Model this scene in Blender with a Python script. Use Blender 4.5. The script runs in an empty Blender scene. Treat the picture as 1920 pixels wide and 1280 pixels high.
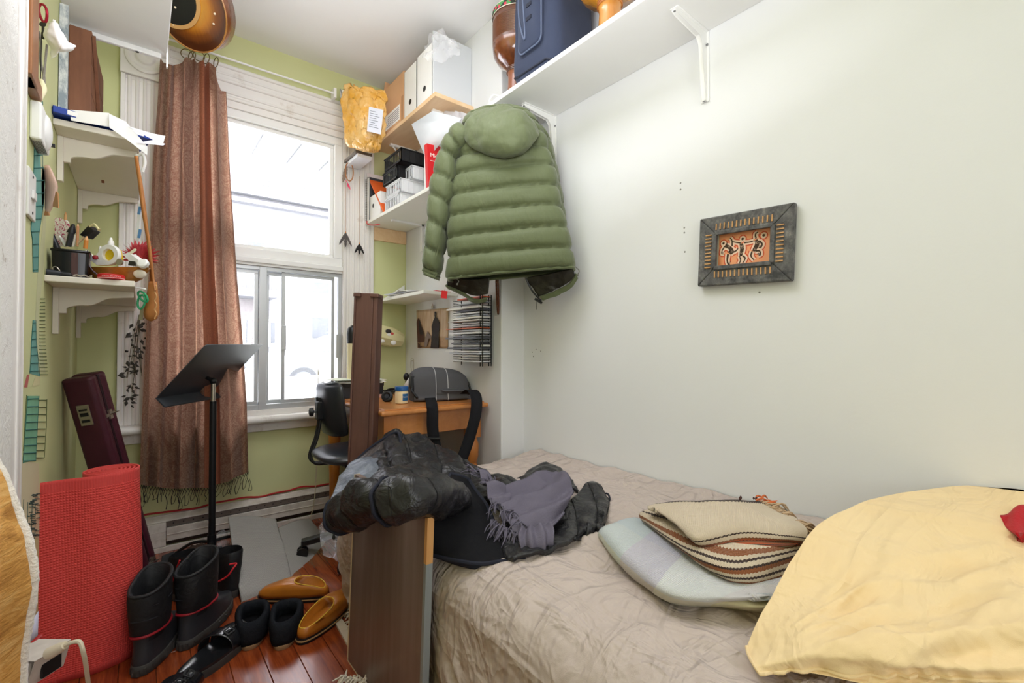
import bpy, bmesh, math, random
from mathutils import Vector as V, Matrix, noise as NZ
random.seed(7)
S = bpy.context.scene
C = S.collection
PI = math.pi
# ------------------------------------------------------------------ camera, sky, lights, exposure
FOC, YAW, PIT, HC = 870.0, math.radians(38.8), math.atan(13/870.0), 1.05
cd = bpy.data.cameras.new('camera'); cam = bpy.data.objects.new('camera', cd); C.objects.link(cam)
cam.location = (0, 0, HC); cam.rotation_euler = (PI/2+PIT, 0, -YAW)
cd.sensor_width = 36; cd.lens = 36*FOC/1920; cd.clip_start = .02
S.camera = cam
S.view_settings.view_transform = 'Standard'; S.view_settings.look = 'None'
S.view_settings.gamma = 1; S.view_settings.use_curve_mapping = False
S.view_settings.exposure = 0.36
w = bpy.data.worlds.new('overcast_sky'); S.world = w; w.use_nodes = True
w.node_tree.nodes['Background'].inputs[0].default_value = (.96, .955, 1, 1)
w.node_tree.nodes['Background'].inputs[1].default_value = 11.0
def area(name, loc, target, size, power, col=(1, 1, 1)):
    l = bpy.data.lights.new(name, 'AREA'); l.shape = 'RECTANGLE'; l.size, l.size_y = size; l.energy = power; l.color = col
    o = bpy.data.objects.new(name, l); C.objects.link(o); o.location = loc
    o.rotation_euler = (V(target)-V(loc)).to_track_quat('-Z', 'Y').to_euler()
    return o
area('ceiling_lamp_light', (.42, 1.40, 2.81), (.42, 1.41, 0), (.8, .9), 14, (.935, .94, 1))
area('ceiling_fill_light', (.40, .70, 1.80), (.45, 1.05, 2.85), (.7, .7), 17, (.935, .94, 1))  # made-up uplight, added to brighten the ceiling; no lamp stands here
area('back_fill_light', (.40, -1.55, 1.6), (.2, 3, 1.3), (1.0, 1.4), 14, (.935, .94, 1))  # added fill from behind the camera for the window wall and left side
S.cycles.max_bounces = 10; S.cycles.diffuse_bounces = 6; S.cycles.transparent_max_bounces = 16
S.cycles.sample_clamp_indirect = 6; S.cycles.caustics_reflective = False; S.cycles.caustics_refractive = False
# ------------------------------------------------------------------ measuring helpers: a pixel of the photo on a known plane of the room
FW = V((math.sin(YAW)*math.cos(PIT), math.cos(YAW)*math.cos(PIT), math.sin(PIT)))
RT = V((math.cos(YAW), -math.sin(YAW), 0)); UP = RT.cross(FW)
CAM = V((0, 0, HC))
def ray(u, v): return FW+RT*((u-960)/FOC)+UP*((640-v)/FOC)
def pX(u, v, x): d = ray(u, v); return CAM+d*(x/d.x)
def pY(u, v, y): d = ray(u, v); return CAM+d*(y/d.y)
def pZ(u, v, z): d = ray(u, v); return CAM+d*((z-HC)/d.z)
def pD(u, v, d): return CAM+ray(u, v)*d
def pN(u, v, p, n): d = ray(u, v); return CAM+d*((V(p)-CAM).dot(V(n))/d.dot(V(n)))
# ------------------------------------------------------------------ materials
def hexc(h):
    h = h.lstrip('#'); r = []
    for i in (0, 2, 4):
        c = int(h[i:i+2], 16)/255
        r.append(c/12.92 if c <= .04045 else ((c+.055)/1.055)**2.4)
    return (r[0], r[1], r[2], 1)
MATS = {}
class N:
    """small node-tree writer"""
    def __init__(s, name):
        s.m = bpy.data.materials.new(name); s.m.use_nodes = True
        s.t = s.m.node_tree; s.n = s.t.nodes; s.b = s.n['Principled BSDF']; s.out = s.n['Material Output']
        MATS[name] = s.m
    def add(s, t, **k):
        n = s.n.new(t)
        for a, b in k.items(): setattr(n, a, b)
        return n
    def link(s, a, b): s.t.links.new(a, b)
    def co(s, kind='Object', scale=(1, 1, 1), rot=(0, 0, 0)):
        tc = s.add('ShaderNodeTexCoord'); mp = s.add('ShaderNodeMapping'); s.link(tc.outputs[kind], mp.inputs[0])
        mp.inputs['Scale'].default_value = scale; mp.inputs['Rotation'].default_value = rot
        return mp.outputs[0]
    def noise(s, vec, scale, detail=3, rough=.55, dist=0):
        n = s.add('ShaderNodeTexNoise'); s.link(vec, n.inputs['Vector'])
        n.inputs['Scale'].default_value = scale; n.inputs['Detail'].default_value = detail
        n.inputs['Roughness'].default_value = rough; n.inputs['Distortion'].default_value = dist
        return n.outputs['Fac']
    def ramp(s, fac, stops, interp='LINEAR'):
        r = s.add('ShaderNodeValToRGB'); r.color_ramp.interpolation = interp; e = r.color_ramp.elements
        while len(e) < len(stops): e.new(.5)
        for k, (p, c) in enumerate(stops): e[k].position = p; e[k].color = hexc(c) if isinstance(c, str) else (c, c, c, 1)
        s.link(fac, r.inputs[0]); return r.outputs[0]
    def mix(s, f, a, b, mode='MIX'):
        m = s.add('ShaderNodeMix', data_type='RGBA', blend_type=mode)
        for i, x in ((0, f), (6, a), (7, b)):
            if isinstance(x, str): m.inputs[i].default_value = hexc(x)
            elif isinstance(x, (int, float)): m.inputs[i].default_value = x
            else: s.link(x, m.inputs[i])
        return m.outputs[2]
    def math(s, op, a, b=0.0):
        m = s.add('ShaderNodeMath', operation=op)
        for i, x in ((0, a), (1, b)):
            if isinstance(x, (int, float)): m.inputs[i].default_value = x
            else: s.link(x, m.inputs[i])
        return m.outputs[0]
    def wave(s, vec, scale, direction='X', dist=0, kind='BANDS', prof='SIN', det=2):
        wv = s.add('ShaderNodeTexWave', wave_type=kind, wave_profile=prof)
        if kind == 'BANDS': wv.bands_direction = direction
        s.link(vec, wv.inputs[0]); wv.inputs['Scale'].default_value = scale
        wv.inputs['Distortion'].default_value = dist; wv.inputs['Detail'].default_value = det
        return wv.outputs['Fac']
    def voro(s, vec, scale, feat='F1', out='Distance'):
        v = s.add('ShaderNodeTexVoronoi', feature=feat); s.link(vec, v.inputs['Vector']); v.inputs['Scale'].default_value = scale
        return v.outputs[out]
    def bump(s, h, strength=.3, dist=.01):
        b = s.add('ShaderNodeBump'); s.link(h, b.inputs['Height']); b.inputs['Strength'].default_value = strength
        b.inputs['Distance'].default_value = dist; s.link(b.outputs[0], s.b.inputs['Normal']); return b
    def col(s, c):
        if isinstance(c, str): s.b.inputs['Base Color'].default_value = hexc(c)
        else: s.link(c, s.b.inputs['Base Color'])
    def set(s, **k):
        for a, b in k.items():
            i = s.b.inputs[{'rough': 'Roughness', 'metal': 'Metallic', 'spec': 'Specular IOR Level', 'coat': 'Coat Weight', 'sheen': 'Sheen Weight', 'trans': 'Transmission Weight', 'alpha': 'Alpha'}[a]]
            if isinstance(b, (int, float)): i.default_value = b
            else: s.link(b, i)
        return s
def mat(name, c, rough=.55, metal=0, var=.12, vs=9, bump=0, bs=60, spec=.4, sheen=0, stretch=(1, 1, 1)):
    """plain material with gentle procedural colour variation and optional relief"""
    if name in MATS: return MATS[name]
    s = N(name); vec = s.co('Object', stretch)
    f = s.noise(vec, vs, 4)
    dk = s.mix(1.0, c, (1-var), 'MULTIPLY') if False else None
    rgb = hexc(c)
    m = s.add('ShaderNodeMix', data_type='RGBA')
    m.inputs[6].default_value = tuple(x*(1-var) for x in rgb[:3])+(1,)
    m.inputs[7].default_value = tuple(min(1, x*(1+var*.8)) for x in rgb[:3])+(1,)
    s.link(f, m.inputs[0]); s.col(m.outputs[2])
    s.set(rough=rough, metal=metal, spec=spec, sheen=sheen)
    if bump: s.bump(s.noise(vec, bs, 3), bump, .004)
    return s.m
def wood(name, dark, light, rough=.4, scale=5, stretch=(1, 1, 10), coord='Object', coat=0, bump=.08):
    if name in MATS: return MATS[name]
    s = N(name); vec = s.co(coord, tuple(scale/x if x else scale for x in stretch))
    a = s.noise(vec, 4.5, 6, .65, 1.1); b = s.noise(vec, 22, 3, .6)
    f = s.math('ADD', s.math('MULTIPLY', a, .75), s.math('MULTIPLY', b, .25))
    s.col(s.ramp(f, [(.32, dark), (.68, light)])); s.set(rough=rough, coat=coat)
    s.bump(f, bump, .003)
    return s.m
def cloth(name, c, c2=None, rough=.85, weave=500, wb=.25, wr=.35, ws=9, sheen=.15, spec=.15, transl=0):
    """woven cloth: thread relief plus soft creases"""
    if name in MATS: return MATS[name]
    s = N(name); vec = s.co('Object')
    s.col(s.mix(s.noise(vec, 5, 4), c, c2 or c)); s.set(rough=rough, sheen=sheen, spec=spec)
    h = s.math('ADD', s.math('MULTIPLY', s.noise(vec, weave, 1), wb), s.math('MULTIPLY', s.noise(vec, ws, 4, .55, .6), wr*6))
    s.bump(h, .5, .006)
    if transl:
        tr = s.add('ShaderNodeBsdfTranslucent'); tr.inputs[0].default_value = hexc(c)
        mx = s.add('ShaderNodeMixShader'); mx.inputs[0].default_value = transl
        s.link(s.b.outputs[0], mx.inputs[1]); s.link(tr.outputs[0], mx.inputs[2]); s.link(mx.outputs[0], s.out.inputs[0])
    return s.m
# ------------------------------------------------------------------ geometry
def lerp(a, b, t): return a+(b-a)*t
def sm(t): t = min(1, max(0, t)); return t*t*(3-2*t)
def cr(p0, p1, p2, p3, t):
    return .5*((2*p1)+(p2-p0)*t+(2*p0-5*p1+4*p2-p3)*t*t+(3*p1-p0-3*p2+p3)*t*t*t)
def spl(pts, n, closed=False):
    """Catmull-Rom through points (vectors or numbers), n samples"""
    m = len(pts); out = []
    for k in range(n):
        x = k/n*m if closed else k/(n-1)*(m-1)
        i = int(x) if closed else min(int(x), m-2); t = x-i
        if closed: q = [pts[(i+d) % m] for d in (-1, 0, 1, 2)]
        else:
            a, b = pts[i], pts[i+1]
            q = [pts[i-1] if i else a+(a-b), a, b, pts[i+2] if i+2 < m else b+(b-a)]
        out.append(cr(*q, t))
    return out
def lin(tab, x):
    if x <= tab[0][0]: return tab[0][1]
    for (a, b), (c, d) in zip(tab, tab[1:]):
        if x <= c: return b+(d-b)*(x-a)/(c-a) if c > a else d
    return tab[-1][1]
def surf(ctrl, nu, nv):
    rows = [spl([V(p) for p in r], nu) for r in ctrl]
    cols = [spl([r[i] for r in rows], nv) for i in range(nu)]
    return [[cols[i][j] for i in range(nu)] for j in range(nv)]
def disp(g, fn, closed=False):
    m, n = len(g), len(g[0]); out = []
    for j in range(m):
        row = []
        for i in range(n):
            a = g[j][(i+1) % n if closed else min(i+1, n-1)]-g[j][(i-1) % n if closed else max(i-1, 0)]
            b = g[min(j+1, m-1)][i]-g[max(j-1, 0)][i]
            nn = a.cross(b)
            if nn.length > 1e-12: nn.normalize()
            row.append(g[j][i]+nn*fn(i/(n-1), j/(m-1), g[j][i]))
        out.append(row)
    return out
def wr(p, f, amp, oct=3):
    return amp*NZ.fractal(V(p)*f, 1.0, 2.0, oct)
def ridge(p, f, amp):
    """sharp creases"""
    return amp*(1-2*abs(NZ.noise(V(p)*f)))
def FR(o, x=(1, 0, 0), z=(0, 0, 1)):
    """frame with origin o, x axis along x, z axis near z"""
    x = V(x).normalized(); z = V(z); y = z.cross(x).normalized(); z = x.cross(y)
    M = Matrix((x, y, z)).transposed().to_4x4(); M.translation = V(o); return M
def RZ(o, deg): return Matrix.Translation(V(o)) @ Matrix.Rotation(math.radians(deg), 4, 'Z')
class G:
    def __init__(s, T=None): s.v = []; s.f = []; s.mi = []; s.uv = []; s.T = T
    def add(s, vs, fs, mi=0, uv=None):
        b = len(s.v)
        s.v += [(s.T @ V(p)) if s.T else V(p) for p in vs]
        for k, f in enumerate(fs):
            s.f.append([b+i for i in f]); s.mi.append(mi)
            s.uv.append([uv[i] for i in f] if uv else None)
        return s
    def box(s, x0, x1, y0, y1, z0, z1, mi=0):
        p = [(x, y, z) for z in (z0, z1) for y in (y0, y1) for x in (x0, x1)]
        return s.add(p, [(0, 2, 3, 1), (4, 5, 7, 6), (0, 1, 5, 4), (2, 6, 7, 3), (0, 4, 6, 2), (1, 3, 7, 5)], mi)
    def hexa(s, p, mi=0):
        """eight corners: bottom 0-3 round, top 4-7 round"""
        return s.add(p, [(3, 2, 1, 0), (4, 5, 6, 7), (0, 1, 5, 4), (1, 2, 6, 5), (2, 3, 7, 6), (3, 0, 4, 7)], mi)
    def bar(s, a, b, w, t, up=(0, 0, 1), mi=0):
        a, b = V(a), V(b); M = FR(a, b-a, up); L = (b-a).length
        p = [M @ V((x, y, z)) for z in (-t/2, t/2) for y in (-w/2, w/2) for x in (0, L)]
        return s.add(p, [(0, 2, 3, 1), (4, 5, 7, 6), (0, 1, 5, 4), (2, 6, 7, 3), (0, 4, 6, 2), (1, 3, 7, 5)], mi)
    def prism(s, poly, h, M=None, mi=0):
        """2-D polygon in the xy plane of M, thickness h along its z"""
        M = M or Matrix(); n = len(poly)
        p = [M @ V((x, y, 0)) for x, y in poly]+[M @ V((x, y, h)) for x, y in poly]
        fs = [list(range(n))[::-1], list(range(n, 2*n))]+[(i, (i+1) % n, n+(i+1) % n, n+i) for i in range(n)]
        return s.add(p, fs, mi)
    def tube(s, path, r, n=8, closed=False, cap=True, flat=1.0, mi=0, up=None):
        P = [V(p) for p in path]; m = len(P); R = r if isinstance(r, (list, tuple)) else [r]*m
        vs = []; fs = []; prev = None
        for i in range(m):
            a = P[(i+1) % m] if closed else P[min(i+1, m-1)]
            b = P[i-1] if (closed or i) else P[0]
            t = (a-b)
            t = t.normalized() if t.length > 1e-9 else V((0, 0, 1))
            if up is not None: q = V(up)
            elif prev is None: q = V((0, 0, 1)) if abs(t.z) < .9 else V((1, 0, 0))
            else: q = prev
            x = (q-t*q.dot(t))
            if x.length < 1e-6: x = t.orthogonal()
            x.normalize(); prev = x; y = t.cross(x)
            for k in range(n):
                an = 2*PI*k/n
                vs.append(P[i]+x*(math.cos(an)*R[i]*flat)+y*(math.sin(an)*R[i]))
        for i in range(m if closed else m-1):
            j = (i+1) % m
            for k in range(n):
                l = (k+1) % n; fs.append((i*n+k, i*n+l, j*n+l, j*n+k))
        if cap and not closed: fs += [tuple(range(n))[::-1], tuple(range((m-1)*n, m*n))]
        uv = [(k/n, i/max(1, m-1)) for i in range(m) for k in range(n)]
        return s.add(vs, fs, mi, uv)
    def lathe(s, prof, n=24, o=(0, 0, 0), M=None, mi=0, cap=True):
        M = M or Matrix.Translation(V(o)); vs = []; fs = []
        for r, z in prof:
            for k in range(n): an = 2*PI*k/n; vs.append(M @ V((r*math.cos(an), r*math.sin(an), z)))
        for i in range(len(prof)-1):
            for k in range(n): l = (k+1) % n; fs.append((i*n+k, i*n+l, (i+1)*n+l, (i+1)*n+k))
        if cap:
            if prof[0][0] > 1e-5: fs.append(tuple(range(n))[::-1])
            if prof[-1][0] > 1e-5: fs.append(tuple(range((len(prof)-1)*n, len(prof)*n)))
        return s.add(vs, fs, mi)
    def grid(s, g, closed=False, mi=0, caps=False, flip=False):
        m, n = len(g), len(g[0]); vs = [p for r in g for p in r]; fs = []
        uv = [(i/(n-1), j/(m-1)) for j in range(m) for i in range(n)]
        for j in range(m-1):
            for i in range(n if closed else n-1):
                l = (i+1) % n; q = (j*n+i, j*n+l, (j+1)*n+l, (j+1)*n+i); fs.append(q[::-1] if flip else q)
        if caps: fs += [tuple(range(n))[::-1], tuple(range((m-1)*n, m*n))]
        return s.add(vs, fs, mi, uv)
    def ball(s, c, r, n=12, m=8, sc=(1, 1, 1), mi=0):
        prof = [(max(1e-6, math.sin(PI*k/m)), -math.cos(PI*k/m)) for k in range(m+1)]
        c = V(c); M = Matrix.Translation(c) @ Matrix.Diagonal((r*sc[0], r*sc[1], r*sc[2], 1))
        return s.lathe(prof, n, M=M, mi=mi)
    def build(s, name, ms, parent=None, smooth=True, ang=40, bev=0, seg=2, solid=0, sub=0, off=-1, wn=False):
        me = bpy.data.meshes.new(name); me.from_pydata([tuple(p) for p in s.v], [], s.f)
        ms = ms if isinstance(ms, (list, tuple)) else [ms]
        for m in ms: me.materials.append(m)
        if any(s.mi): me.polygons.foreach_set('material_index', s.mi)
        if any(u for u in s.uv):
            L = me.uv_layers.new(name='UVMap').data; k = 0
            for f, u in zip(s.f, s.uv):
                for i in range(len(f)):
                    if u: L[k].uv = u[i]
                    k += 1
        me.validate(); me.update()
        o = bpy.data.objects.new(name, me); C.objects.link(o)
        if parent: o.parent = parent
        if smooth:
            me.polygons.foreach_set('use_smooth', [True]*len(me.polygons))
            if ang < 180: me.set_sharp_from_angle(angle=math.radians(ang))
        if solid:
            md = o.modifiers.new('thick', 'SOLIDIFY'); md.thickness = solid; md.offset = off
        if bev:
            md = o.modifiers.new('bevel', 'BEVEL'); md.width = bev; md.segments = seg; md.limit_method = 'ANGLE'; md.angle_limit = .6
        if sub:
            md = o.modifiers.new('sub', 'SUBSURF'); md.levels = md.render_levels = sub
        return o
def tag(o, label, cat, group=None, kind=None):
    if label: o['label'] = label
    if cat: o['category'] = cat
    if group: o['group'] = group
    if kind: o['kind'] = kind
    return o
ROOTS = []
def thing(name, label, cat, group=None):
    o = bpy.data.objects.new(name, None); C.objects.link(o); o.empty_display_size = .05
    tag(o, label, cat, group); ROOTS.append(o); return o
def struct(o, name=None): o['kind'] = 'structure'; return o
def stuffed(o): o['kind'] = 'stuff'; return o
def dup(root, delta):
    """copy of a thing with its parts and sub-parts, moved by delta (before the final re-basing)"""
    r = root.copy(); C.objects.link(r); r.location = root.location+V(delta)
    for k in ('label', 'group'):
        if k in root.keys(): r[k] = root[k]
    for ch in list(root.children):
        c = ch.copy(); C.objects.link(c); c.parent = r
        for gch in ch.children:
            d = gch.copy(); C.objects.link(d); d.parent = c
    if root in ROOTS: ROOTS.append(r)
    return r
def textmesh(txt, size, M, m, name='lettering', parent=None, depth=.0006, align='CENTER', bold=0):
    cu = bpy.data.curves.new(name, 'FONT'); cu.body = txt; cu.size = size; cu.extrude = depth/2; cu.align_x = align; cu.align_y = 'CENTER'
    cu.offset = bold; cu.resolution_u = 3
    t = bpy.data.objects.new(name, cu); C.objects.link(t)
    bpy.context.view_layer.update()
    me = bpy.data.meshes.new_from_object(t); bpy.data.objects.remove(t); me.transform(M); me.materials.clear(); me.materials.append(m)
    o = bpy.data.objects.new(name, me); C.objects.link(o)
    if parent: o.parent = parent
    return o
ORD = 'topmost second third fourth fifth sixth seventh eighth ninth tenth eleventh twelfth thirteenth fourteenth fifteenth sixteenth seventeenth eighteenth nineteenth twentieth'.split()+['twenty-'+x for x in 'first second third fourth fifth sixth'.split()]
def nth(i): return ORD[i] if i == 0 else ORD[i]+' from the top'
def rrect(w, h, r, n=4):
    out = []
    for cx, cy, a0 in ((w/2-r, h/2-r, 0), (-w/2+r, h/2-r, 90), (-w/2+r, -h/2+r, 180), (w/2-r, -h/2+r, 270)):
        for k in range(n+1):
            a = math.radians(a0+90*k/n); out.append((cx+r*math.cos(a), cy+r*math.sin(a)))
    return out
def circ(c, u, v, r, n=16):
    return [V(c)+V(u)*(r*math.cos(2*PI*k/n))+V(v)*(r*math.sin(2*PI*k/n)) for k in range(n)]
# ================================================================== ROOM
XL, XR, XD, YW, YJ, ZC = -.233, 1.638, 1.484, 3.064, 1.935, 2.853
def plaster(name, c, var=.03, b=.12, stain=None):
    s = N(name); vec = s.co('Object')
    base = s.mix(s.noise(vec, 1.6, 5), c, stain or c)
    s.col(base); s.set(rough=.7, spec=.25)
    h = s.math('ADD', s.math('MULTIPLY', s.noise(vec, 7, 4), 1.0), s.math('MULTIPLY', s.noise(vec, 120, 2), .12))
    s.bump(h, b, .012); return s.m
M_white = plaster('white_wall_paint', '#e9eaec', stain='#e3e4e6')
M_green = plaster('green_wall_paint', '#d3d6a4', stain='#cbce98')
M_ceil = plaster('ceiling_paint', '#f1f1f1')
M_trim = N('old_white_gloss'); _v = M_trim.co('Object')
M_trim.col(M_trim.mix(M_trim.ramp(M_trim.noise(_v, 6, 6, .7), [(.60, 0.0), (.72, 1.0)]), '#e9e6e2', '#cfc6bd'))
M_trim.set(rough=.38); M_trim.bump(M_trim.noise(_v, 30, 4), .15, .004); M_trim = M_trim.m
M_wht = mat('white_paint', '#eeeeec', .4, var=.02)
M_cream = mat('cream_painted_board', '#e4ddd0', .45, var=.06, vs=5)
M_alu = mat('aluminium_frame', '#c9ccce', .35, .5, var=.05)
M_floor = wood('red_laminate', '#5e2210', '#9c4a22', rough=.2, scale=1.0, stretch=(.12, 1.6, .12), coat=.35, bump=.03)
M_black = mat('black_plastic', '#17181a', .4, var=.15)
M_steel = mat('nickel_metal', '#b9b2a6', .3, .9, var=.1)
M_paper = mat('white_paper', '#f1f0ee', .7, var=.03)
M_brass = mat('old_brass', '#7d6a45', .35, .9, var=.15)

g = G(); g.box(XL-.2, XR+.2, -1.7, YW+.2, -.08, -.006)
floor = struct(g.build('floor', mat('floor_gap', '#2a0d06', .6), smooth=False))
k = 0
xs = [XL+.0955*i for i in range(0, 21)]
for i in range(20):
    x0, x1 = xs[i], min(xs[i+1], XR)
    y = -1.6+((i*.37) % .83)
    ends = [-1.6]
    while y < YW: ends.append(y); y += .83
    ends.append(YW)
    for a, b in zip(ends, ends[1:]):
        if b < .2 or b-a < .01: continue
        if x0 > .75 and b < 1.7: continue
        g = G(); dz = random.uniform(-.0006, .0004)
        g.box(x0+.0006, x1-.0006, a+.0006, b-.0006, -.006, dz)
        g.build('plank', M_floor, floor, smooth=False, bev=.0012, seg=1)
g = G(); g.box(XL-.1, XR+.1, -1.7, YW+.05, ZC, ZC+.1); struct(g.build('ceiling', M_ceil, smooth=False))
g = G(); g.box(XL-.15, XL, -1.7, YW, 0, ZC); struct(g.build('wall_left', M_green, smooth=False))
g = G(); g.box(XR, XR+.15, -1.7, YJ+.05, 0, ZC); struct(g.build('wall_right', M_white, smooth=False))
g = G(); g.box(XD, XR+.15, YJ, YW, 0, ZC); struct(g.build('wall_alcove', M_white, smooth=False, bev=.006))
g = G(); g.box(XL-.15, XR+.15, -1.8, -1.7, 0, ZC); struct(g.build('wall_back', M_white, smooth=False))
OX0, OX1, OZ0, OZ1 = .11, 1.03, .672, 2.425
g = G()
g.box(XL-.15, OX0, YW, YW+.24, 0, ZC); g.box(OX1, XR+.15, YW, YW+.24, 0, ZC)
g.box(OX0, OX1, YW, YW+.24, 0, OZ0); g.box(OX0, OX1, YW, YW+.24, OZ1, ZC)
struct(g.build('wall_window', M_green, smooth=False))
# --- door casing at the far left (old, thick paint)
g = G(); g.box(XL, XL+.020, 1.37, 1.585, 0, ZC-.3); g.box(XL, XL+.028, 1.37, 1.42, 0, ZC-.3)
g.tube([(XL+.012, 1.572, 0), (XL+.012, 1.572, ZC-.3)], .010, 10); g.tube([(XL+.018, 1.50, 0), (XL+.018, 1.50, ZC-.3)], .008, 10)
struct(g.build('trim_1', M_trim, bev=.004))
g = G(); g.box(XL, XL+.034, 1.20, 1.368, 0, ZC-.3)
st = N('flaking_door_paint'); _v = st.co('Object')
st.col(st.mix(st.ramp(st.noise(_v, 14, 6, .75, .6), [(.62, 0.0), (.66, 1.0)]), '#efeeea', '#b7aca0')); st.set(rough=.5)
st.bump(st.noise(_v, 26, 5, .7, 1.2), .6, .006)
struct(g.build('trim_2', st.m, bev=.004))
# --- window casing: fluted sides, head with mouldings, corner blocks, stool
def fluted(name, x0, x1, z0, z1):
    g = G(); wd = x1-x0
    g.box(x0, x1, YW-.022, YW, z0, z1)
    g.box(x0, x0+.02, YW-.034, YW-.02, z0, z1); g.box(x1-.02, x1, YW-.034, YW-.02, z0, z1)
    for k in range(5):
        x = x0+.035+(wd-.07)*k/4
        g.tube([(x, YW-.021, z0), (x, YW-.021, z1)], .0095, 8)
    return struct(g.build(name, M_trim, bev=.003))
fluted('trim_3', -.085, OX0, .66, 2.44); fluted('trim_4', OX1, 1.235, .66, 2.44)
g = G(); g.box(-.085, 1.235, YW-.024, YW, OZ1-.004, 2.655)
for z, r in ((2.47, .012), (2.50, .008), (2.565, .012), (2.60, .007), (2.645, .012)):
    g.tube([(-.085, YW-.024, z), (1.235, YW-.024, z)], r, 10)
struct(g.build('trim_5', M_trim, bev=.003))
for n_, x in (('trim_6', .0125), ('trim_7', 1.1325)):
    g = G(); g.box(x-.1, x+.1, YW-.042, YW-.026, 2.44, 2.65)
    M = FR((x, YW-.042, 2.545), (1, 0, 0), (0, -1, 0))
    g.lathe([(.085, 0), (.085, .008), (.07, .012), (.06, .004), (.045, .004), (.035, .014), (.012, .016), (.001, .012)], 28, M=M)
    struct(g.build(n_, M_trim, bev=.003))
g = G(); g.box(-.1, 1.245, YW-.075, YW+.02, .618, .66); g.tube([(-.1, YW-.075, .639), (1.245, YW-.075, .639)], .021, 12)
g.box(-.085, 1.235, YW-.025, YW, .565, .62); g.box(OX0, OX1, YW-.03, YW+.1, .655, .69)
struct(g.build('trim_8', M_trim, bev=.003))
# --- window 1: fixed upper light; window 2: aluminium slider
def frame(x0, x1, z0, z1, y0, y1, t, tb=None):
    g = G(); tb = tb or t
    g.box(x0, x1, y0, y1, z1-t, z1); g.box(x0, x1, y0, y1, z0, z0+tb)
    g.box(x0, x0+t, y0, y1, z0+tb, z1-t); g.box(x1-t, x1, y0, y1, z0+tb, z1-t); return g
gl = N('veiled_glass'); gl.n.remove(gl.b)
tr = gl.add('ShaderNodeBsdfTransparent'); tl = gl.add('ShaderNodeBsdfTranslucent'); gs = gl.add('ShaderNodeBsdfGlossy')
gs.inputs['Roughness'].default_value = .02
tl.inputs[0].default_value = (.95, .97, 1, 1)
m1 = gl.add('ShaderNodeMixShader'); m2 = gl.add('ShaderNodeMixShader')
_v = gl.co('Object'); veil = gl.noise(_v, 3, 6, .6)  # patchy whitish haze of the bright street, mixed into the glass
gl.link(gl.math('ADD', gl.math('MULTIPLY', veil, .035), .012), m1.inputs[0]); gl.link(tr.outputs[0], m1.inputs[1]); gl.link(tl.outputs[0], m1.inputs[2])
fr_ = gl.add('ShaderNodeFresnel'); fr_.inputs[0].default_value = 1.3
gl.link(gl.math('MULTIPLY', fr_.outputs[0], .6), m2.inputs[0]); gl.link(m1.outputs[0], m2.inputs[1]); gl.link(gs.outputs[0], m2.inputs[2])
gl.link(m2.outputs[0], gl.out.inputs[0]); M_glass = gl.m
w1 = bpy.data.objects.new('window_1', None); C.objects.link(w1); w1['kind'] = 'structure'
frame(OX0, OX1, 1.585, OZ1, YW-.01, YW+.06, .05).build('window_frame', M_wht, w1, smooth=False, bev=.004)
frame(OX0+.05, OX1-.05, 1.635, OZ1-.05, YW+.015, YW+.045, .022).build('glazing_bead', M_wht, w1, smooth=False, bev=.003)
g = G(); g.box(OX0+.06, OX1-.06, YW+.028, YW+.031, 1.645, OZ1-.06); g.build('glass_pane', M_glass, w1, smooth=False)
g = G(); g.box(OX0, OX1, YW-.02, YW+.06, 1.535, 1.585); g.box(OX0, OX1, YW-.032, YW-.02, 1.55, 1.58)
g.build('mid_rail', M_wht, w1, smooth=False, bev=.004)
w2 = bpy.data.objects.new('window_2', None); C.objects.link(w2); w2['kind'] = 'structure'
z0, z1 = .69, 1.535
frame(OX0, OX1, z0, z1, YW-.005, YW+.075, .022, .03).build('window_frame', M_alu, w2, smooth=False, bev=.002)
xu = lambda u: pY(u, 640, YW+.02).x
xm = xu(491)
g = G(); g.box(xm-.02, xm+.02, YW-.008, YW+.07, z0, z1); g.build('mullion', M_alu, w2, smooth=False, bev=.002)
for nm, a, b, y in (('sliding_sash', OX0+.024, xm-.022, YW+.012), ('sliding_sash', xm+.022, xu(536), YW+.045), ('sliding_sash', xu(527), xu(626), YW+.012)):
    o = frame(a, b, z0+.03, z1-.024, y, y+.024, .02).build(nm, M_alu, w2, smooth=False, bev=.002)
    g = G(); g.box(a+.018, b-.018, y+.010, y+.013, z0+.048, z1-.042); g.build('glass_pane', M_glass, o, smooth=False)
    if a > xm:
        x = a+.01 if a < xu(528)+.001 and a > xm+.03 else b-.01
        g = G(); g.box(x-.013, x+.013, y-.014, y, 1.04, 1.19); g.build('pull_handle', M_alu, o, smooth=False, bev=.003)
g = G(); x = xu(630); g.box(x-.012, x+.012, YW-.02, YW-.005, .99, 1.14); g.build('latch', M_alu, w2, smooth=False, bev=.003)
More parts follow.
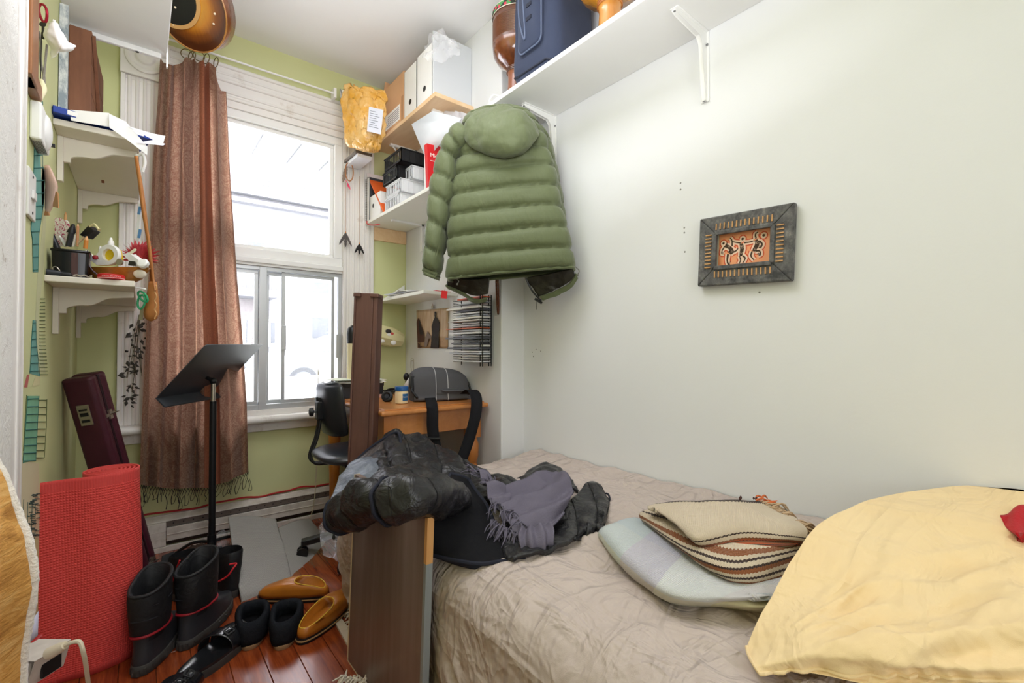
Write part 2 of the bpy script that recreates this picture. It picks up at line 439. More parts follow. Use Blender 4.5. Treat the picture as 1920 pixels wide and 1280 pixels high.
# ================================================================== OUTSIDE (snowy street, house row, parked car)
M_snow = mat('snow', '#f4f6f8', .8, var=.03, vs=2, bump=.2, bs=3)
M_facade = mat('pale_stone', '#66676b', .8, var=.12, vs=1)
M_brick = N('pale_brick'); _v = M_brick.co('Object', (2.2, 2.2, 2.2), (PI/2, 0, 0))
bk = M_brick.add('ShaderNodeTexBrick'); M_brick.link(_v, bk.inputs[0]); bk.inputs['Scale'].default_value = 2
bk.inputs['Color1'].default_value = hexc('#57504f'); bk.inputs['Color2'].default_value = hexc('#4e4747'); bk.inputs['Mortar'].default_value = hexc('#6c6a6c')
M_brick.col(bk.outputs[0]); M_brick = M_brick.m
M_win = mat('street_window_glass', '#3d4147', .3, var=.1)
g = G(); hs = [[V((-14+40*i/30, YW+.3+30*j/24, -.12+.10*NZ.noise(V((i*.5, j*.5, 0)))+(.75*math.exp(-((j*30/24-5.2)/.8)**2) if 1 else 0))) for i in range(31)] for j in range(25)]
g.grid(hs, flip=False); struct(g.build('ground_snow', M_snow, ang=180))
FY = 15.2
hb = thing('row_house', 'pale stone and brick row house across the snowy street', 'building')
g = G(); g.box(-14, 20, FY, FY+6, -.2, 9.5); g.build('wall', M_facade, hb, smooth=False)
fx = lambda u: pY(u, 600, FY).x
fz = lambda v, u=560: pY(u, v, FY).z
g = G(); g.box(fx(430), fx(486), FY-.10, FY, -.2, fz(560)); g.build('brick_bay', M_brick, hb, smooth=False)
for za, h_ in ((fz(385), .25), (fz(400), .12), (fz(300), .2), (fz(232), .3)):
    g = G(); g.box(-14, 20, FY-.25, FY, za, za+h_); g.build('cornice', M_facade, hb, smooth=False)
for (ua, ub, va, vb) in ((455, 500, 458, 500), (575, 625, 470, 500), (578, 622, 520, 552), (578, 622, 588, 640), (452, 470, 596, 650), (500, 522, 600, 650), (498, 520, 520, 560), (452, 478, 515, 556),
                         (470, 510, 300, 360), (560, 610, 310, 360), (380, 420, 590, 640), (380, 420, 300, 360)):
    f_ = G(); f_.box(fx(ua), fx(ub), FY-.03-.1*(ub < 487), FY+.01, fz(vb), fz(va)); wo = f_.build('window', M_wht, hb, smooth=False)
    f_ = G(); f_.box(fx(ua)+.1, fx(ub)-.1, FY-.05-.1*(ub < 487), FY+.01, fz(vb)+.1, fz(va)-.1); f_.build('pane', M_win, wo, smooth=False)
g = G(); g.box(fx(436), fx(507), FY-.9, FY, fz(566), fz(553)); g.build('balcony_slab', M_facade, hb, smooth=False)
g = G()
for k in range(22):
    x = lerp(fx(436), fx(507), k/21); g.box(x-.02, x+.02, FY-.88, FY-.84, fz(553), fz(520))
g.box(fx(436), fx(507), FY-.9, FY-.82, fz(521), fz(517)); stuffed(g.build('balcony_railing', M_facade, hb, smooth=False))
# porch soffit of this house, seen through the top of the window
g = G(); g.box(-3, 4, YW+.3, YW+1.5, 2.72, 2.80)
struct(g.build('exterior_soffit', M_facade, smooth=False))
g = G()
for k in range(24): x = -2.9+k*.28; g.box(x, x+.22, YW+.34, YW+1.46, 2.705, 2.72)
struct(g.build('exterior_soffit_panel', M_facade, smooth=False, bev=.01))
def car(T, M_body, label):
    c = thing('parked_car', label, 'car')
    prof = [(-2.15, .35), (-2.2, .62), (-2.05, .82), (-1.1, .95), (-.35, 1.42), (.95, 1.45), (1.75, 1.0), (2.15, .95), (2.2, .45), (2.1, .32)]
    pp = [V((x, 0, z)) for x, z in prof]
    ps = spl(pp, 60, True); rows = []
    for y, s in ((-.86, .90), (-.88, .97), (-.8, 1.0), (0, 1.01), (.8, 1.0), (.88, .97), (.86, .9)):
        rows.append([T @ V((p.x*s, y*(1-.12*sm((p.z-.9)/.5)), .55+(p.z-.55)*(s if p.z > .55 else 1))) for p in ps])
    g = G(); g.grid(rows, closed=True, caps=True); g.build('body', M_body, c, ang=50)
    for ys in (-1, 1):
        g = G(T); wp = [(-.95, .98), (-.32, 1.36), (.25, 1.39), (.25, .98)]; wq = [(.32, .98), (.32, 1.39), (.9, 1.39), (1.45, 1.02)]
        for w_ in (wp, wq):
            g.add([(x, ys*(.895-.1*sm((z-.9)/.5)), z) for x, z in w_], [(0, 1, 2, 3)])
        g.build('side_window', M_win, c, smooth=False, solid=.01)
        for x in (-1.32, 1.32):
            M = T @ FR((x, ys*.80, .33), (1, 0, 0), (0, ys, 0))
            g = G(); g.lathe([(.12, -.1), (.31, -.1), (.335, -.06), (.335, .08), (.31, .11), (.235, .115), (.225, .08)], 36, M=M)
            wh = g.build('tyre', mat('tyre_rubber', '#2c2e31', .8), c)
            g = G(); g.lathe([(.001, .085), (.06, .09), (.22, .06)], 24, M=M, cap=False)
            for k in range(10):
                a = 2*PI*k/10; q = M @ Matrix.Rotation(a, 4, 'Z'); g.bar(q @ V((.05, 0, .095)), q @ V((.225, 0, .085)), .035, .02, q.to_3x3() @ V((0, 0, 1)))
            g.build('rim', M_alu, wh)
            g = G(); g.lathe([(.36, -.05), (.40, -.05), (.40, .10), (.36, .10)], 36, M=M)
            g.build('wheel_arch', mat('dark_arch', '#4d5054', .8), c)
    g = G(T); g.ball((-2.05, -.6, .68), .14, sc=(.6, 1.2, .6)); g.ball((-2.05, .6, .68), .14, sc=(.6, 1.2, .6)); g.build('headlight', M_alu, c)
    return c
M_carw = mat('snowy_white_car_paint', '#c9ccd0', .35, var=.03)
p = pD(575, 720, 10.4)
car(RZ((p.x+1.25, p.y+.9, -.02), 0), M_carw, 'white snow covered car parked across the street')
p = pD(452, 700, 11.6)
car(RZ((p.x-1.6, 13.35, -.02), 0), mat('grey_car_paint', '#7d8188', .35), 'pale grey car parked in front of the white car')
# ================================================================== BASEBOARD HEATER, cords
M_heat = N('scuffed_heater_enamel'); _v = M_heat.co('Object', (1, 1, 1))
M_heat.col(M_heat.mix(M_heat.ramp(M_heat.noise(_v, 9, 6, .7), [(.45, 0.0), (.72, 1.0)]), '#d8d1c9', '#b3a9a0')); M_heat.set(rough=.45); M_heat = M_heat.m
ht = thing('baseboard_heater', 'long scuffed white electric baseboard heater under the window', 'heater')
x0, x1 = -.05, 1.40; yb, yf = YW-.002, YW-.062
g = G(); g.box(x0, x1, yb-.012, yb, .02, .175); g.build('back_plate', M_heat, ht, smooth=False, bev=.002)
g = G(); g.hexa([(x0, yf+.012, .150), (x1, yf+.012, .150), (x1, yb, .168), (x0, yb, .168), (x0, yf+.012, .156), (x1, yf+.012, .156), (x1, yb, .178), (x0, yb, .178)]); g.build('top_cover', M_heat, ht, smooth=False, bev=.002)
g = G(); g.box(x0+.17, x1, yf+.016, yf+.024, .122, .150); gr = g.build('grille', mat('heater_grille', '#6e625b', .5), ht, smooth=False)
g = G()
for k in range(26): x = x0+.2+k*.043; g.tube([(x, yf+.0165, .136), (x, yf+.0150, .136)], .0035, 8)
stuffed(g.build('vent_hole', M_black, gr, smooth=False))
g = G(); g.box(x0+.17, x1, yf, yf+.012, .052, .12); g.box(x0+.17, x1, yf-.003, yf, .082, .088); g.build('front_cover', M_heat, ht, smooth=False, bev=.003)
g = G(); g.box(x0, x0+.168, yf-.004, yb, .03, .15); g.box(x0, x0+.168, yf-.006, yf-.004, .07, .072); g.box(x0, x0+.168, yf-.006, yf-.004, .105, .107); g.build('end_box', M_heat, ht, smooth=False, bev=.003)
g = G(); g.box(x0+.17, x1, yf+.02, yb-.012, .03, .05); g.build('gap_shade_strip', mat('heater_shadow_gap', '#3a2a22', .8), ht, smooth=False)  # dark strip that paints the shade inside the slot
g = G(); g.box(x0, x1, yf-.006, yf+.012, .0, .028); g.build('base_strip', M_heat, ht, smooth=False, bev=.002)
g = G(); pts = [(lerp(x0, x1+.08, t/20), YW-.008, .188+.006*math.sin(t*1.3)+.003*math.sin(t*3)) for t in range(21)]
g.tube(spl([V(p) for p in pts], 80), .0065, 6, flat=.8); tag(g.build('red_cable', mat('red_cord', '#b3272b', .5)), 'red cable running along the wall above the baseboard heater', 'cable')
g = G(); a = [pY(u, v, 2.95) for u, v in ((597, 690), (596, 760), (594, 850), (591, 920), (585, 960), (572, 988))]
g.tube(spl(a, 40), .0028, 6); tag(g.build('beige_cord', mat('beige_cord', '#cfc6a8', .6)), 'thin beige cord hanging behind the black desk chair', 'cord')
# ================================================================== BED
def crease_cloth(name, c1, c2, specs, strength, rough=.85):
    k = N(name); _v = k.co('Object'); k.col(k.mix(k.noise(_v, 5, 4), c1, c2)); k.set(rough=rough, spec=.15, sheen=.1); h = None
    for sc, st, rot, wt in specs:
        n_ = k.noise(k.co('Object', st, rot), sc, 3, .5, 1.2)
        c = k.math('MULTIPLY', k.math('MAXIMUM', k.math('SUBTRACT', 1.0, k.math('MULTIPLY', k.math('ABSOLUTE', k.math('SUBTRACT', n_, .5)), 5.0)), 0.0), wt)
        h = c if h is None else k.math('ADD', h, c)
    k.bump(k.math('ADD', h, k.math('MULTIPLY', k.noise(_v, 700, 1), .06)), strength, .010); return k.m
M_sheet = crease_cloth('taupe_sheet', '#c6b8b0', '#bcada6', ((5, (1, .35, 1), (0, 0, .7), 1), (7, (.4, 1.2, .6), (0, 0, -.4), 1), (13, (1, .5, .5), (.3, 0, 1.3), .6)), .85)
BX, BF, BZ = .612, 1.905, .495
bed = thing('bed', 'single bed in a creased taupe sheet along the white wall', 'bed')
g = G(); g.box(BX+.075, XR-.01, -.25, BF-.07, .10, BZ-.06); g.build('mattress', mat('mattress_cloth', '#d9d4cc', .8), bed, bev=.04, seg=4)
g = G(); g.box(BX+.09, XR-.02, -.2, BF-.09, .0, .10); g.build('base', mat('bed_base_cloth', '#8f857b', .8), bed, smooth=False)
rows = []
for j in range(131):
    y = lerp(-.25, BF, j/130); row = []
    for i in range(81):
        x = lerp(BX, XR-.004, i/80)
        e = min(x-BX, BF-y); dz = 0 if e > .11 else -(.11-math.sqrt(max(0, .0121-(.11-e)**2)))
        p = V((x, y, 0))
        q = V((x*1.0+y*.5, y*.6-x*.3, .3))
        z = BZ+dz*.8+wr(p, 2.5, .012)+ridge(q, 5, .010)*(.35+.65*sm((1.5-y)/.8))+ridge(V((x*.6-y, x+y*.3, 2)), 10, .007)+ridge(V((x*1.2+y*1.6, y*.4-x*.5, 5)), 5, .008)
        z = BZ+dz*.8+(z-BZ-dz*.8)*sm(e/.10)
        z += .016*math.exp(-((x-XR)/.10)**2)
        row.append(V((x, y, z)))
    rows.append(row)
g = G(); g.grid(rows)
# hanging side and foot, one strip running round the corner
path = [(BX, lerp(-.25, BF-.06, k/150), -1, 0) for k in range(151)]
path += [(BX+.06-.06*math.cos(a), BF-.06+.06*math.sin(a), -math.cos(a), math.sin(a)) for a in [PI/2*k/14 for k in range(1, 15)]]
path += [(lerp(BX+.06, XR-.16, k/90), BF, 0, 1) for k in range(1, 91)]
rows = []
for j in range(41):
    t = j/40; z = lerp(BZ-.088, .015, t); row = []; s_ = 0
    for k, (x, y, nx, ny) in enumerate(path):
        s_ = k*.0125
        q = V((s_*1.0, t*.35, 4))
        o = (.004+.028*t)*math.sin(s_*23+1.4*math.sin(s_*7)+t*.8)+.05*t*NZ.noise(V((s_*4, t*.9, 1)))+ridge(V((s_*5+t*1.8, t*1.2-s_, 0)), 3.2, .018)*sm(t*3)
        o = max(o*sm(t*2.2), -.012)*(.8 if nx < -.9 else 1)
        if nx > -.9 and ny > .2: o = min(o, .02)
        x2 = x+.062*t*sm((y-1.45)/.35)*(1-sm((x-.7)/.2)); row.append(V((x2+nx*o, y+ny*o-.02*t*(ny > .5), z+.006*NZ.noise(q*3)*sm(t*3))))
    rows.append(row)
g.grid(rows, flip=True)
g.build('sheet', M_sheet, bed, ang=180)
# ------------------------------------------------------------------ boards by the bed
M_brown = wood('dark_veneer', '#63534c', '#85756f', rough=.34, scale=1, stretch=(.4, .4, 8), bump=.05)
M_edge = wood('raw_pine_edge', '#c98f52', '#e0ae72', rough=.6, scale=2)
pn = thing('side_board', 'wide dark brown veneered board standing upright against the bed side', 'board')
M = Matrix.Translation((.566, 0, 0)) @ Matrix.Rotation(math.radians(2.0), 4, 'Y')
g = G(M); g.box(-.009, .009, 1.075, 1.578, 0, .62); g.build('panel', M_brown, pn, smooth=False)
g = G(M); g.box(-.0095, .0095, 1.572, 1.5805, 0, .62); g.box(-.0095, .0095, 1.08, 1.578, -.001, .004); g.build('edge_band', mat('pale_edge', '#d8c7a4', .6), pn, smooth=False)
g = G(M); g.box(-.0095, .0095, 1.062, 1.075, 0, .50); g.build('grey_edge', mat('grey_edge_strip', '#8f9699', .5), pn, smooth=False)
g = G(M); g.box(-.0095, .0095, 1.062, 1.075, .50, .62); g.build('bare_edge', M_edge, pn, smooth=False)
M_rust = wood('brown_stained_rail', '#4a3029', '#69473c', rough=.5, scale=1.4, stretch=(.6, .6, 6), bump=.15)
rl = thing('bed_rail', 'tall narrow brown board standing upright at the foot of the bed', 'board')
b0 = pD(664, 1150, 2.03); b0.z = 0
M = Matrix.Translation((b0.x+.012, b0.y+.03, 0)) @ Matrix.Rotation(math.radians(2.0), 4, 'Y') @ Matrix.Rotation(-YAW-.05, 4, 'Z')
H_ = 1.302
g = G(M); g.box(-.045, .035, 0, .02, 0, H_); g.build('face_board', M_rust, rl, smooth=False, bev=.003)
g = G(M); g.box(.035, .056, 0.0, .075, 0, H_-.004); g.build('side_flange', M_rust, rl, smooth=False, bev=.004)
g = G(M); g.box(-.052, -.043, -.006, .055, 0, H_-.004); g.build('side_lip', M_rust, rl, smooth=False, bev=.003)
g = G(M); g.box(-.054, -.02, -.012, .05, H_-.018, H_); g.box(.022, .062, -.010, .06, H_-.018, H_-.002); g.build('top_tab', M_rust, rl, smooth=False, bev=.003)
# ------------------------------------------------------------------ pillow
M_yel = crease_cloth('butter_yellow_cotton', '#f0d9ae', '#eacb98', ((4, (1, .3, 1), (0, 0, 1.1), 1.2), (6, (.35, 1.1, .8), (.2, 0, .35), 1), (11, (.5, 1, .6), (0, .4, -.5), .5)), .55)
pw = thing('pillow', 'large butter yellow pillow propped against the wall at the bed head', 'pillow')
def Zb(u, v, dz=0): return pZ(u, v, .5+dz)
top = [[(1400, 1212, .818), (1445, 1120, .885), (1490, 1040, .962), (1545, 975, 1.05), (1640, 935, 1.13), (1760, 915, 1.16), (1905, 905, 1.165), (2080, 905, 1.15)],
       [(1403, 1225, .802), (1480, 1150, .835), (1560, 1080, .90), (1640, 1020, .965), (1730, 975, 1.01), (1840, 950, 1.04), (1960, 940, 1.05), (2110, 945, 1.05)],
       [(1408, 1236, .783), (1500, 1180, .795), (1600, 1130, .845), (1700, 1085, .88), (1800, 1045, .91), (1910, 1020, .93), (2020, 1005, .94), (2140, 1005, .95)],
       [(1412, 1243, .768), (1520, 1205, .76), (1640, 1180, .78), (1760, 1150, .79), (1880, 1115, .80), (1990, 1095, .81), (2090, 1080, .82), (2180, 1080, .84)],
       [(1416, 1250, .758), (1540, 1226, .735), (1680, 1215, .715), (1820, 1205, .71), (1950, 1190, .70), (2060, 1175, .70), (2150, 1165, .71), (2220, 1165, .73)],
       [(1424, 1262, .752), (1560, 1252, .735), (1720, 1262, .705), (1880, 1275, .68), (2010, 1280, .665), (2120, 1280, .655), (2200, 1270, .66), (2260, 1260, .68)]]
gt = surf([[pD(*p) for p in r] for r in top], 110, 80)
cen = pD(1750, 1100, .88)
def pf(s, t, p):
    a = .006*NZ.fractal(p*6, 1, 2, 3)
    d = V((p.x, p.y*1.0, p.z))
    a += ridge(V((s*2.2+t*.9, t*4.0-s*1.2, 0)), 1.6, .014)*sm((t-.1)*3)*sm((s-.06)*4)+ridge(V((s*1.2-t*1.1, t*3.2+s*2.6, 3)), 2.0, .008)*sm((t-.1)*3)*sm((s-.06)*4)
    a += .004*math.sin(s*130+3*math.sin(s*21))*max(0, (t-.86)/.14)*(1-.0)
    return -a
gt = [[V((min(p.x, XR-.012), p.y, p.z)) for p in r] for r in disp(gt, pf)]
g = G(); g.grid(gt, flip=True)
# underside: mirror of the rim sagging to the mattress
bot = [[V((p.x, p.y, min(p.z, max(.515, lerp(p.z, .515, math.sin(PI*min(1, i/109*1.0))**.3*math.sin(PI*j/79)**.5))))) for i, p in enumerate(r)] for j, r in enumerate(gt)]
g.grid(bot)
g.build('pillow_case', M_yel, pw, ang=180)
rim = gt[-1]
g = G(); g.tube([p+V((0, 0, -.001)) for p in rim], .0032, 8); g.tube([p for p in [r[0] for r in gt]], .003, 8); g.build('piping', M_yel, pw)
# red cloth lying on the pillow at the frame edge
rg = surf([[pD(1876, 965, .995), pD(1910, 950, 1.0), pD(1960, 942, 1.0)], [pD(1885, 985, .955), pD(1920, 975, .955), pD(1970, 968, .955)], [pD(1906, 1003, .915), pD(1940, 998, .915), pD(1985, 990, .915)]], 20, 14)
g = G(); g.grid(disp(rg, lambda s, t, p: .004*math.sin(s*9+t*4)), flip=True)
tag(g.build('red_cloth', cloth('red_wool', '#b3121f', weave=400), ang=180, solid=.02), 'red folded cloth lying on the yellow pillow at its outer end', 'cloth')
pk = surf([[pD(1488, 1262, .80), pD(1530, 1264, .79), pD(1600, 1275, .77)], [pD(1495, 1285, .77), pD(1560, 1290, .755), pD(1620, 1298, .74)], [pD(1530, 1310, .75), pD(1580, 1310, .74), pD(1640, 1310, .73)]], 20, 14)
g = G(); g.grid(disp(pk, lambda s, t, p: .006*math.sin(s*16+t*5)), flip=True)
tag(g.build('pink_garment', cloth('dusty_pink_cloth', '#c9a49a', weave=400), ang=180, solid=.01), 'dusty pink garment half hidden below the yellow pillow', 'garment')
# ------------------------------------------------------------------ pastel plaid blanket, folded
pb = N('pastel_plaid_wool'); uvn = pb.co('UV')
sep = pb.add('ShaderNodeSeparateXYZ'); pb.link(uvn, sep.inputs[0])
cx = pb.ramp(sep.outputs[0], [(0, '#b9c8cc'), (.20, '#b7aec8'), (.42, '#dadcdc'), (.72, '#d5ccd0'), (.88, '#aeb6c0')], 'CONSTANT')
cy = pb.ramp(sep.outputs[1], [(0, '#c6ccd4'), (.28, '#d3d4d4'), (.64, '#ddd0a6'), (.88, '#cfd3c8')], 'CONSTANT')
pb.col(pb.mix(.5, cx, cy)); pb.set(rough=.95, sheen=.4, spec=.1)
_v = pb.co('UV', (1, 1, 1), (0, 0, .5))
pb.bump(pb.math('ADD', pb.wave(_v, 60, 'DIAGONAL', 1.5), pb.math('MULTIPLY', pb.noise(uvn, 90, 3), 1.2)), .55, .004)
DS = [.962]
def slabroll(name, rows, nu, nv, m, parent, th, amp=.0055, ang=180, f=9):
    g_ = disp(surf([[pZ(*p) for p in r] for r in rows], nu, nv), lambda s, t, p: wr(p, f, amp))
    q = G(); q.grid(g_, flip=True); return q.build(name, m, parent, ang=ang, solid=th), g_
bl = thing('plaid_blanket', 'thick pastel plaid wool blanket folded on the taupe sheet', 'blanket')
# outer fold: rolls over the front edge and tucks under
rows_ = [[(1190, 972, .545), (1260, 985, .548), (1360, 1000, .55), (1470, 1020, .55), (1560, 1045, .55)],
         [(1158, 976, .545), (1225, 1010, .56), (1310, 1050, .565), (1430, 1085, .565), (1530, 1095, .565)],
         [(1130, 988, .54), (1185, 1045, .56), (1265, 1103, .567), (1370, 1118, .567), (1490, 1115, .565)],
         [(1121, 1003, .52), (1176, 1069, .53), (1250, 1124, .535), (1350, 1131, .54), (1450, 1130, .54)],
         [(1128, 1013, .50), (1190, 1082, .498), (1262, 1133, .50), (1350, 1142, .50), (1440, 1152, .50)]]
slabroll('upper_fold', rows_, 70, 50, pb.m, bl, .008)
rows_ = [[(1280, 1106, .553), (1340, 1110, .556), (1420, 1120, .556), (1490, 1116, .556)], [(1272, 1120, .545), (1342, 1128, .547), (1420, 1140, .547), (1480, 1132, .547)],
         [(1284, 1134, .52), (1345, 1138, .52), (1415, 1148, .52), (1465, 1144, .52)], [(1296, 1136, .502), (1347, 1143, .50), (1410, 1152, .498), (1455, 1150, .50)]]
pb2_ = N('yellow_plaid_wool'); pb2_.col(pb2_.ramp(pb2_.co('UV'), [(0, '#d8cda4'), (.45, '#dccfa0'), (.75, '#c9cdc6')], 'CONSTANT')); pb2_.set(rough=.95, sheen=.4, spec=.1); pb2_.bump(pb2_.wave(pb2_.co('UV', (1, 1, 1), (0, 0, .5)), 60, 'DIAGONAL', 1.5), .5, .004)
slabroll('lower_fold', rows_, 60, 40, pb2_.m, bl, .008)
# ------------------------------------------------------------------ brown knitted blanket folded on top
def knit(name, stops, sc=20):
    k = N(name); uvn = k.co('UV'); sp = k.add('ShaderNodeSeparateXYZ'); k.link(uvn, sp.inputs[0])
    wv = k.add('ShaderNodeMath', operation='SINE'); k.link(k.math('MULTIPLY', sp.outputs[0], 300), wv.inputs[0])
    y = k.math('ADD', sp.outputs[1], k.math('MULTIPLY', wv.outputs[0], .006))
    k.col(k.ramp(y, stops, 'CONSTANT')); k.set(rough=.95, spec=.08, sheen=.2)
    a = k.wave(k.co('UV', (1, 1, 1)), sc, 'Y', .4); b = k.wave(k.co('UV', (1.6, 1, 1)), sc, 'X', .4)
    k.bump(k.math('ADD', k.math('MULTIPLY', a, .7), k.math('MULTIPLY', b, .6)), .55, .004); return k.m
cz_, dk, bn, og = '#d3c2aa', '#3c2a26', '#8a5331', '#c2592c'
M_k1 = knit('beige_knit', [(0, dk), (.03, cz_), (.70, dk), (.73, cz_), (.82, bn), (.86, og), (.885, dk), (.90, bn), (.93, cz_), (.96, dk)])
M_k2 = knit('striped_knit', [(0, cz_), (.10, dk), (.13, cz_), (.24, bn), (.32, cz_), (.38, dk), (.42, cz_), (.50, dk), (.54, bn), (.62, cz_), (.68, dk), (.72, cz_), (.78, bn), (.84, cz_), (.89, dk), (.93, cz_)])
DS[0] = .935
kb = thing('knitted_blanket', 'beige and brown striped knitted blanket folded on the plaid blanket', 'blanket')
low = [[(1215, 955, .575), (1300, 955, .58), (1400, 962, .585), (1500, 985, .58)],
       [(1199, 962, .575), (1290, 1000, .60), (1390, 1020, .61), (1512, 1010, .60)],
       [(1204, 976, .56), (1290, 1028, .597), (1385, 1050, .605), (1517, 1026, .592)],
       [(1225, 990, .558), (1308, 1052, .585), (1392, 1074, .59), (1502, 1046, .58)],
       [(1255, 1010, .553), (1333, 1072, .565), (1395, 1094, .568), (1490, 1073, .565)],
       [(1272, 1016, .55), (1347, 1074, .555), (1400, 1096, .555), (1480, 1080, .555)]]
slabroll('lower_fold', low, 80, 60, M_k2, kb, .006, .004)
up = [[(1230, 944, .60), (1300, 938, .615), (1385, 937, .62), (1435, 940, .62), (1475, 955, .615)],
      [(1214, 948, .61), (1290, 954, .63), (1390, 955, .635), (1455, 965, .635), (1497, 975, .63)],
      [(1226, 957, .61), (1290, 980, .64), (1390, 973, .643), (1470, 979, .64), (1512, 990, .633)],
      [(1262, 975, .607), (1297, 1003, .632), (1390, 988, .637), (1475, 994, .634), (1514, 1001, .627)],
      [(1287, 995, .60), (1310, 1019, .615), (1395, 1006, .62), (1470, 1010, .62), (1508, 1014, .615)],
      [(1302, 1008, .598), (1324, 1024, .605), (1400, 1018, .605), (1460, 1020, .605), (1495, 1020, .605)]]
_, gu = slabroll('upper_fold', up, 80, 60, M_k1, kb, .006, .004)
mid = [[(1316, 1016, .606), (1390, 1010, .612), (1460, 1012, .612), (1500, 1012, .61)], [(1322, 1027, .604), (1392, 1022, .609), (1458, 1022, .609), (1494, 1020, .608)], [(1338, 1032, .60), (1396, 1032, .60), (1450, 1030, .60), (1484, 1026, .60)]]
slabroll('middle_fold', mid, 40, 20, knit('rust_knit', [(0, bn), (.3, og), (.4, dk), (.5, og), (.6, bn), (.75, cz_), (.9, dk)], 30), kb, .005, .003)
def fringe(name, pts, L, dirv, m, parent, r=.0022, seed=1, curl=.3):
    rr = random.Random(seed); g = G()
    for p in pts:
        for k in range(2):
            d = V(dirv)+V((rr.uniform(-1, 1), rr.uniform(-1, 1), rr.uniform(-.6, .6)))*curl
            a = p+V((rr.uniform(-1, 1), rr.uniform(-1, 1), rr.uniform(-1, 1)))*r*1.5; ll = L*rr.uniform(.7, 1.15)
            mid_ = a+d*ll*.5+V((rr.uniform(-1, 1), rr.uniform(-1, 1), rr.uniform(-1, 1)))*ll*.14
            g.tube(spl([a, mid_, a+d*ll+V((0, 0, -ll*.15))], 6), [r, r, r, r, r*.8, r*.4], 5)
    return stuffed(g.build(name, m, parent))
M_fr = mat('beige_yarn', '#bda283', .9, var=.3, vs=60)
pts = [lerp(pZ(1425, 940, .62), pZ(1512, 990, .63), k/34) for k in range(35)]
fringe('fringe', pts, .07, (.55, -.35, -.22), M_fr, kb, .0026, 3)
fringe('orange_tassel', [pZ(1418, 938, .622), pZ(1426, 937, .622), pZ(1434, 940, .622)], .05, (.6, -.3, .1), mat('orange_yarn', '#c9693a', .9), kb, .003, 5)
fringe('dark_tassel', [pZ(1415, 937, .622), pZ(1385, 937, .622)], .018, (.1, -.1, .5), mat('brown_yarn', '#4b302b', .9), kb, .003, 6)
# ------------------------------------------------------------------ black quilted coat thrown over the bed foot
def quilt(name, c, rough=.38, fold=7, amp=.8):
    k = N(name); _v = k.co('Object'); k.col(k.mix(k.noise(_v, 6, 3), c, c)); k.set(rough=rough, spec=.45)
    h = k.math('ADD', k.math('MULTIPLY', k.noise(_v, 16, 4, .55, 1.0), 1.0), k.math('MULTIPLY', k.noise(_v, 40, 2, .5, .5), .08))
    k.bump(h, amp, .012); return k.m
M_coat = quilt('black_nylon', '#222225', .34, amp=1.0); M_lin = quilt('brown_grey_lining', '#3f3736', .45); M_shiny = quilt('blue_grey_satin', '#69707c', .33, amp=.6)
M_navy = cloth('navy_twill', '#19191d', '#141417', weave=900, rough=.85, wr=.2, sheen=.0); M_trimb = mat('navy_binding', '#191c2b', .8)
ct = thing('quilted_coat', 'black quilted coat with blue grey lining thrown over the bed foot', 'coat')
def patch(name, rows, m, nu=60, nv=40, th=.012, seams=None, bul=.010, wf=9, wa=.008, axis=0, parent=ct):
    g_ = surf([[pD(*p) for p in r] for r in rows], nu, nv)
    def fn(s, t, p):
        a = -wr(p, wf, wa, 4)-ridge(p+V((1, 2, 3)), wf*1.3, wa*.6)
        if seams:
            f = ((s, t)[axis]*seams) % 1.0; a -= bul*(1-abs(2*f-1)**3)
        return a
    g_ = disp(g_, fn); q = G(); q.grid(g_, flip=True); o = q.build(name, m, parent, ang=180, solid=th)
    if seams and axis == 0:
        q = G()
        for i in range(1, nu):
            if int(i/(nu-1)*seams) != int((i-1)/(nu-1)*seams): q.tube([r[i]+(CAM-r[i]).normalized()*.001 for r in g_], .002, 5)
        if q.v: stuffed(q.build('quilt_seam', mat('seam_thread', '#0d0d0f', .9), o))
    return o, g_
patch('back_panel', [[(690, 868, 1.98), (715, 832, 1.99), (744, 811, 1.98), (792, 828, 1.97), (836, 850, 1.95), (886, 880, 1.92), (936, 898, 1.87), (985, 915, 1.80)],
      [(700, 885, 1.80), (722, 860, 1.82), (752, 846, 1.82), (805, 862, 1.79), (852, 880, 1.76), (898, 898, 1.73), (945, 912, 1.72), (990, 928, 1.70)],
      [(715, 905, 1.66), (735, 890, 1.68), (765, 885, 1.67), (812, 900, 1.62), (858, 912, 1.60), (905, 920, 1.62), (950, 930, 1.62), (992, 942, 1.60)],
      [(720, 935, 1.58), (740, 930, 1.58), (770, 930, 1.55), (815, 935, 1.52), (862, 940, 1.52), (910, 942, 1.54), (955, 948, 1.54), (992, 955, 1.53)]], M_coat, 110, 60, seams=6.2, bul=.016, wa=.013, wf=11)
patch('hood_lining', [[(664, 868, 1.90), (700, 838, 1.945), (742, 814, 1.955)], [(680, 872, 1.84), (714, 852, 1.87), (748, 836, 1.88)],
      [(698, 880, 1.79), (722, 872, 1.79), (750, 862, 1.80)], [(715, 892, 1.74), (732, 890, 1.73), (752, 888, 1.72)], [(735, 905, 1.68), (742, 905, 1.67), (755, 905, 1.66)]], M_lin, 40, 40, seams=5.5, bul=.012, axis=1, wa=.003)
g = G(); g.tube(spl([pD(655, 874, 1.88), pD(700, 835, 1.93), pD(742, 811, 1.945), pD(751, 826, 1.87), pD(752, 860, 1.78), pD(748, 905, 1.64)], 60), .006, 8); g.build('hood_binding', M_trimb, ct)
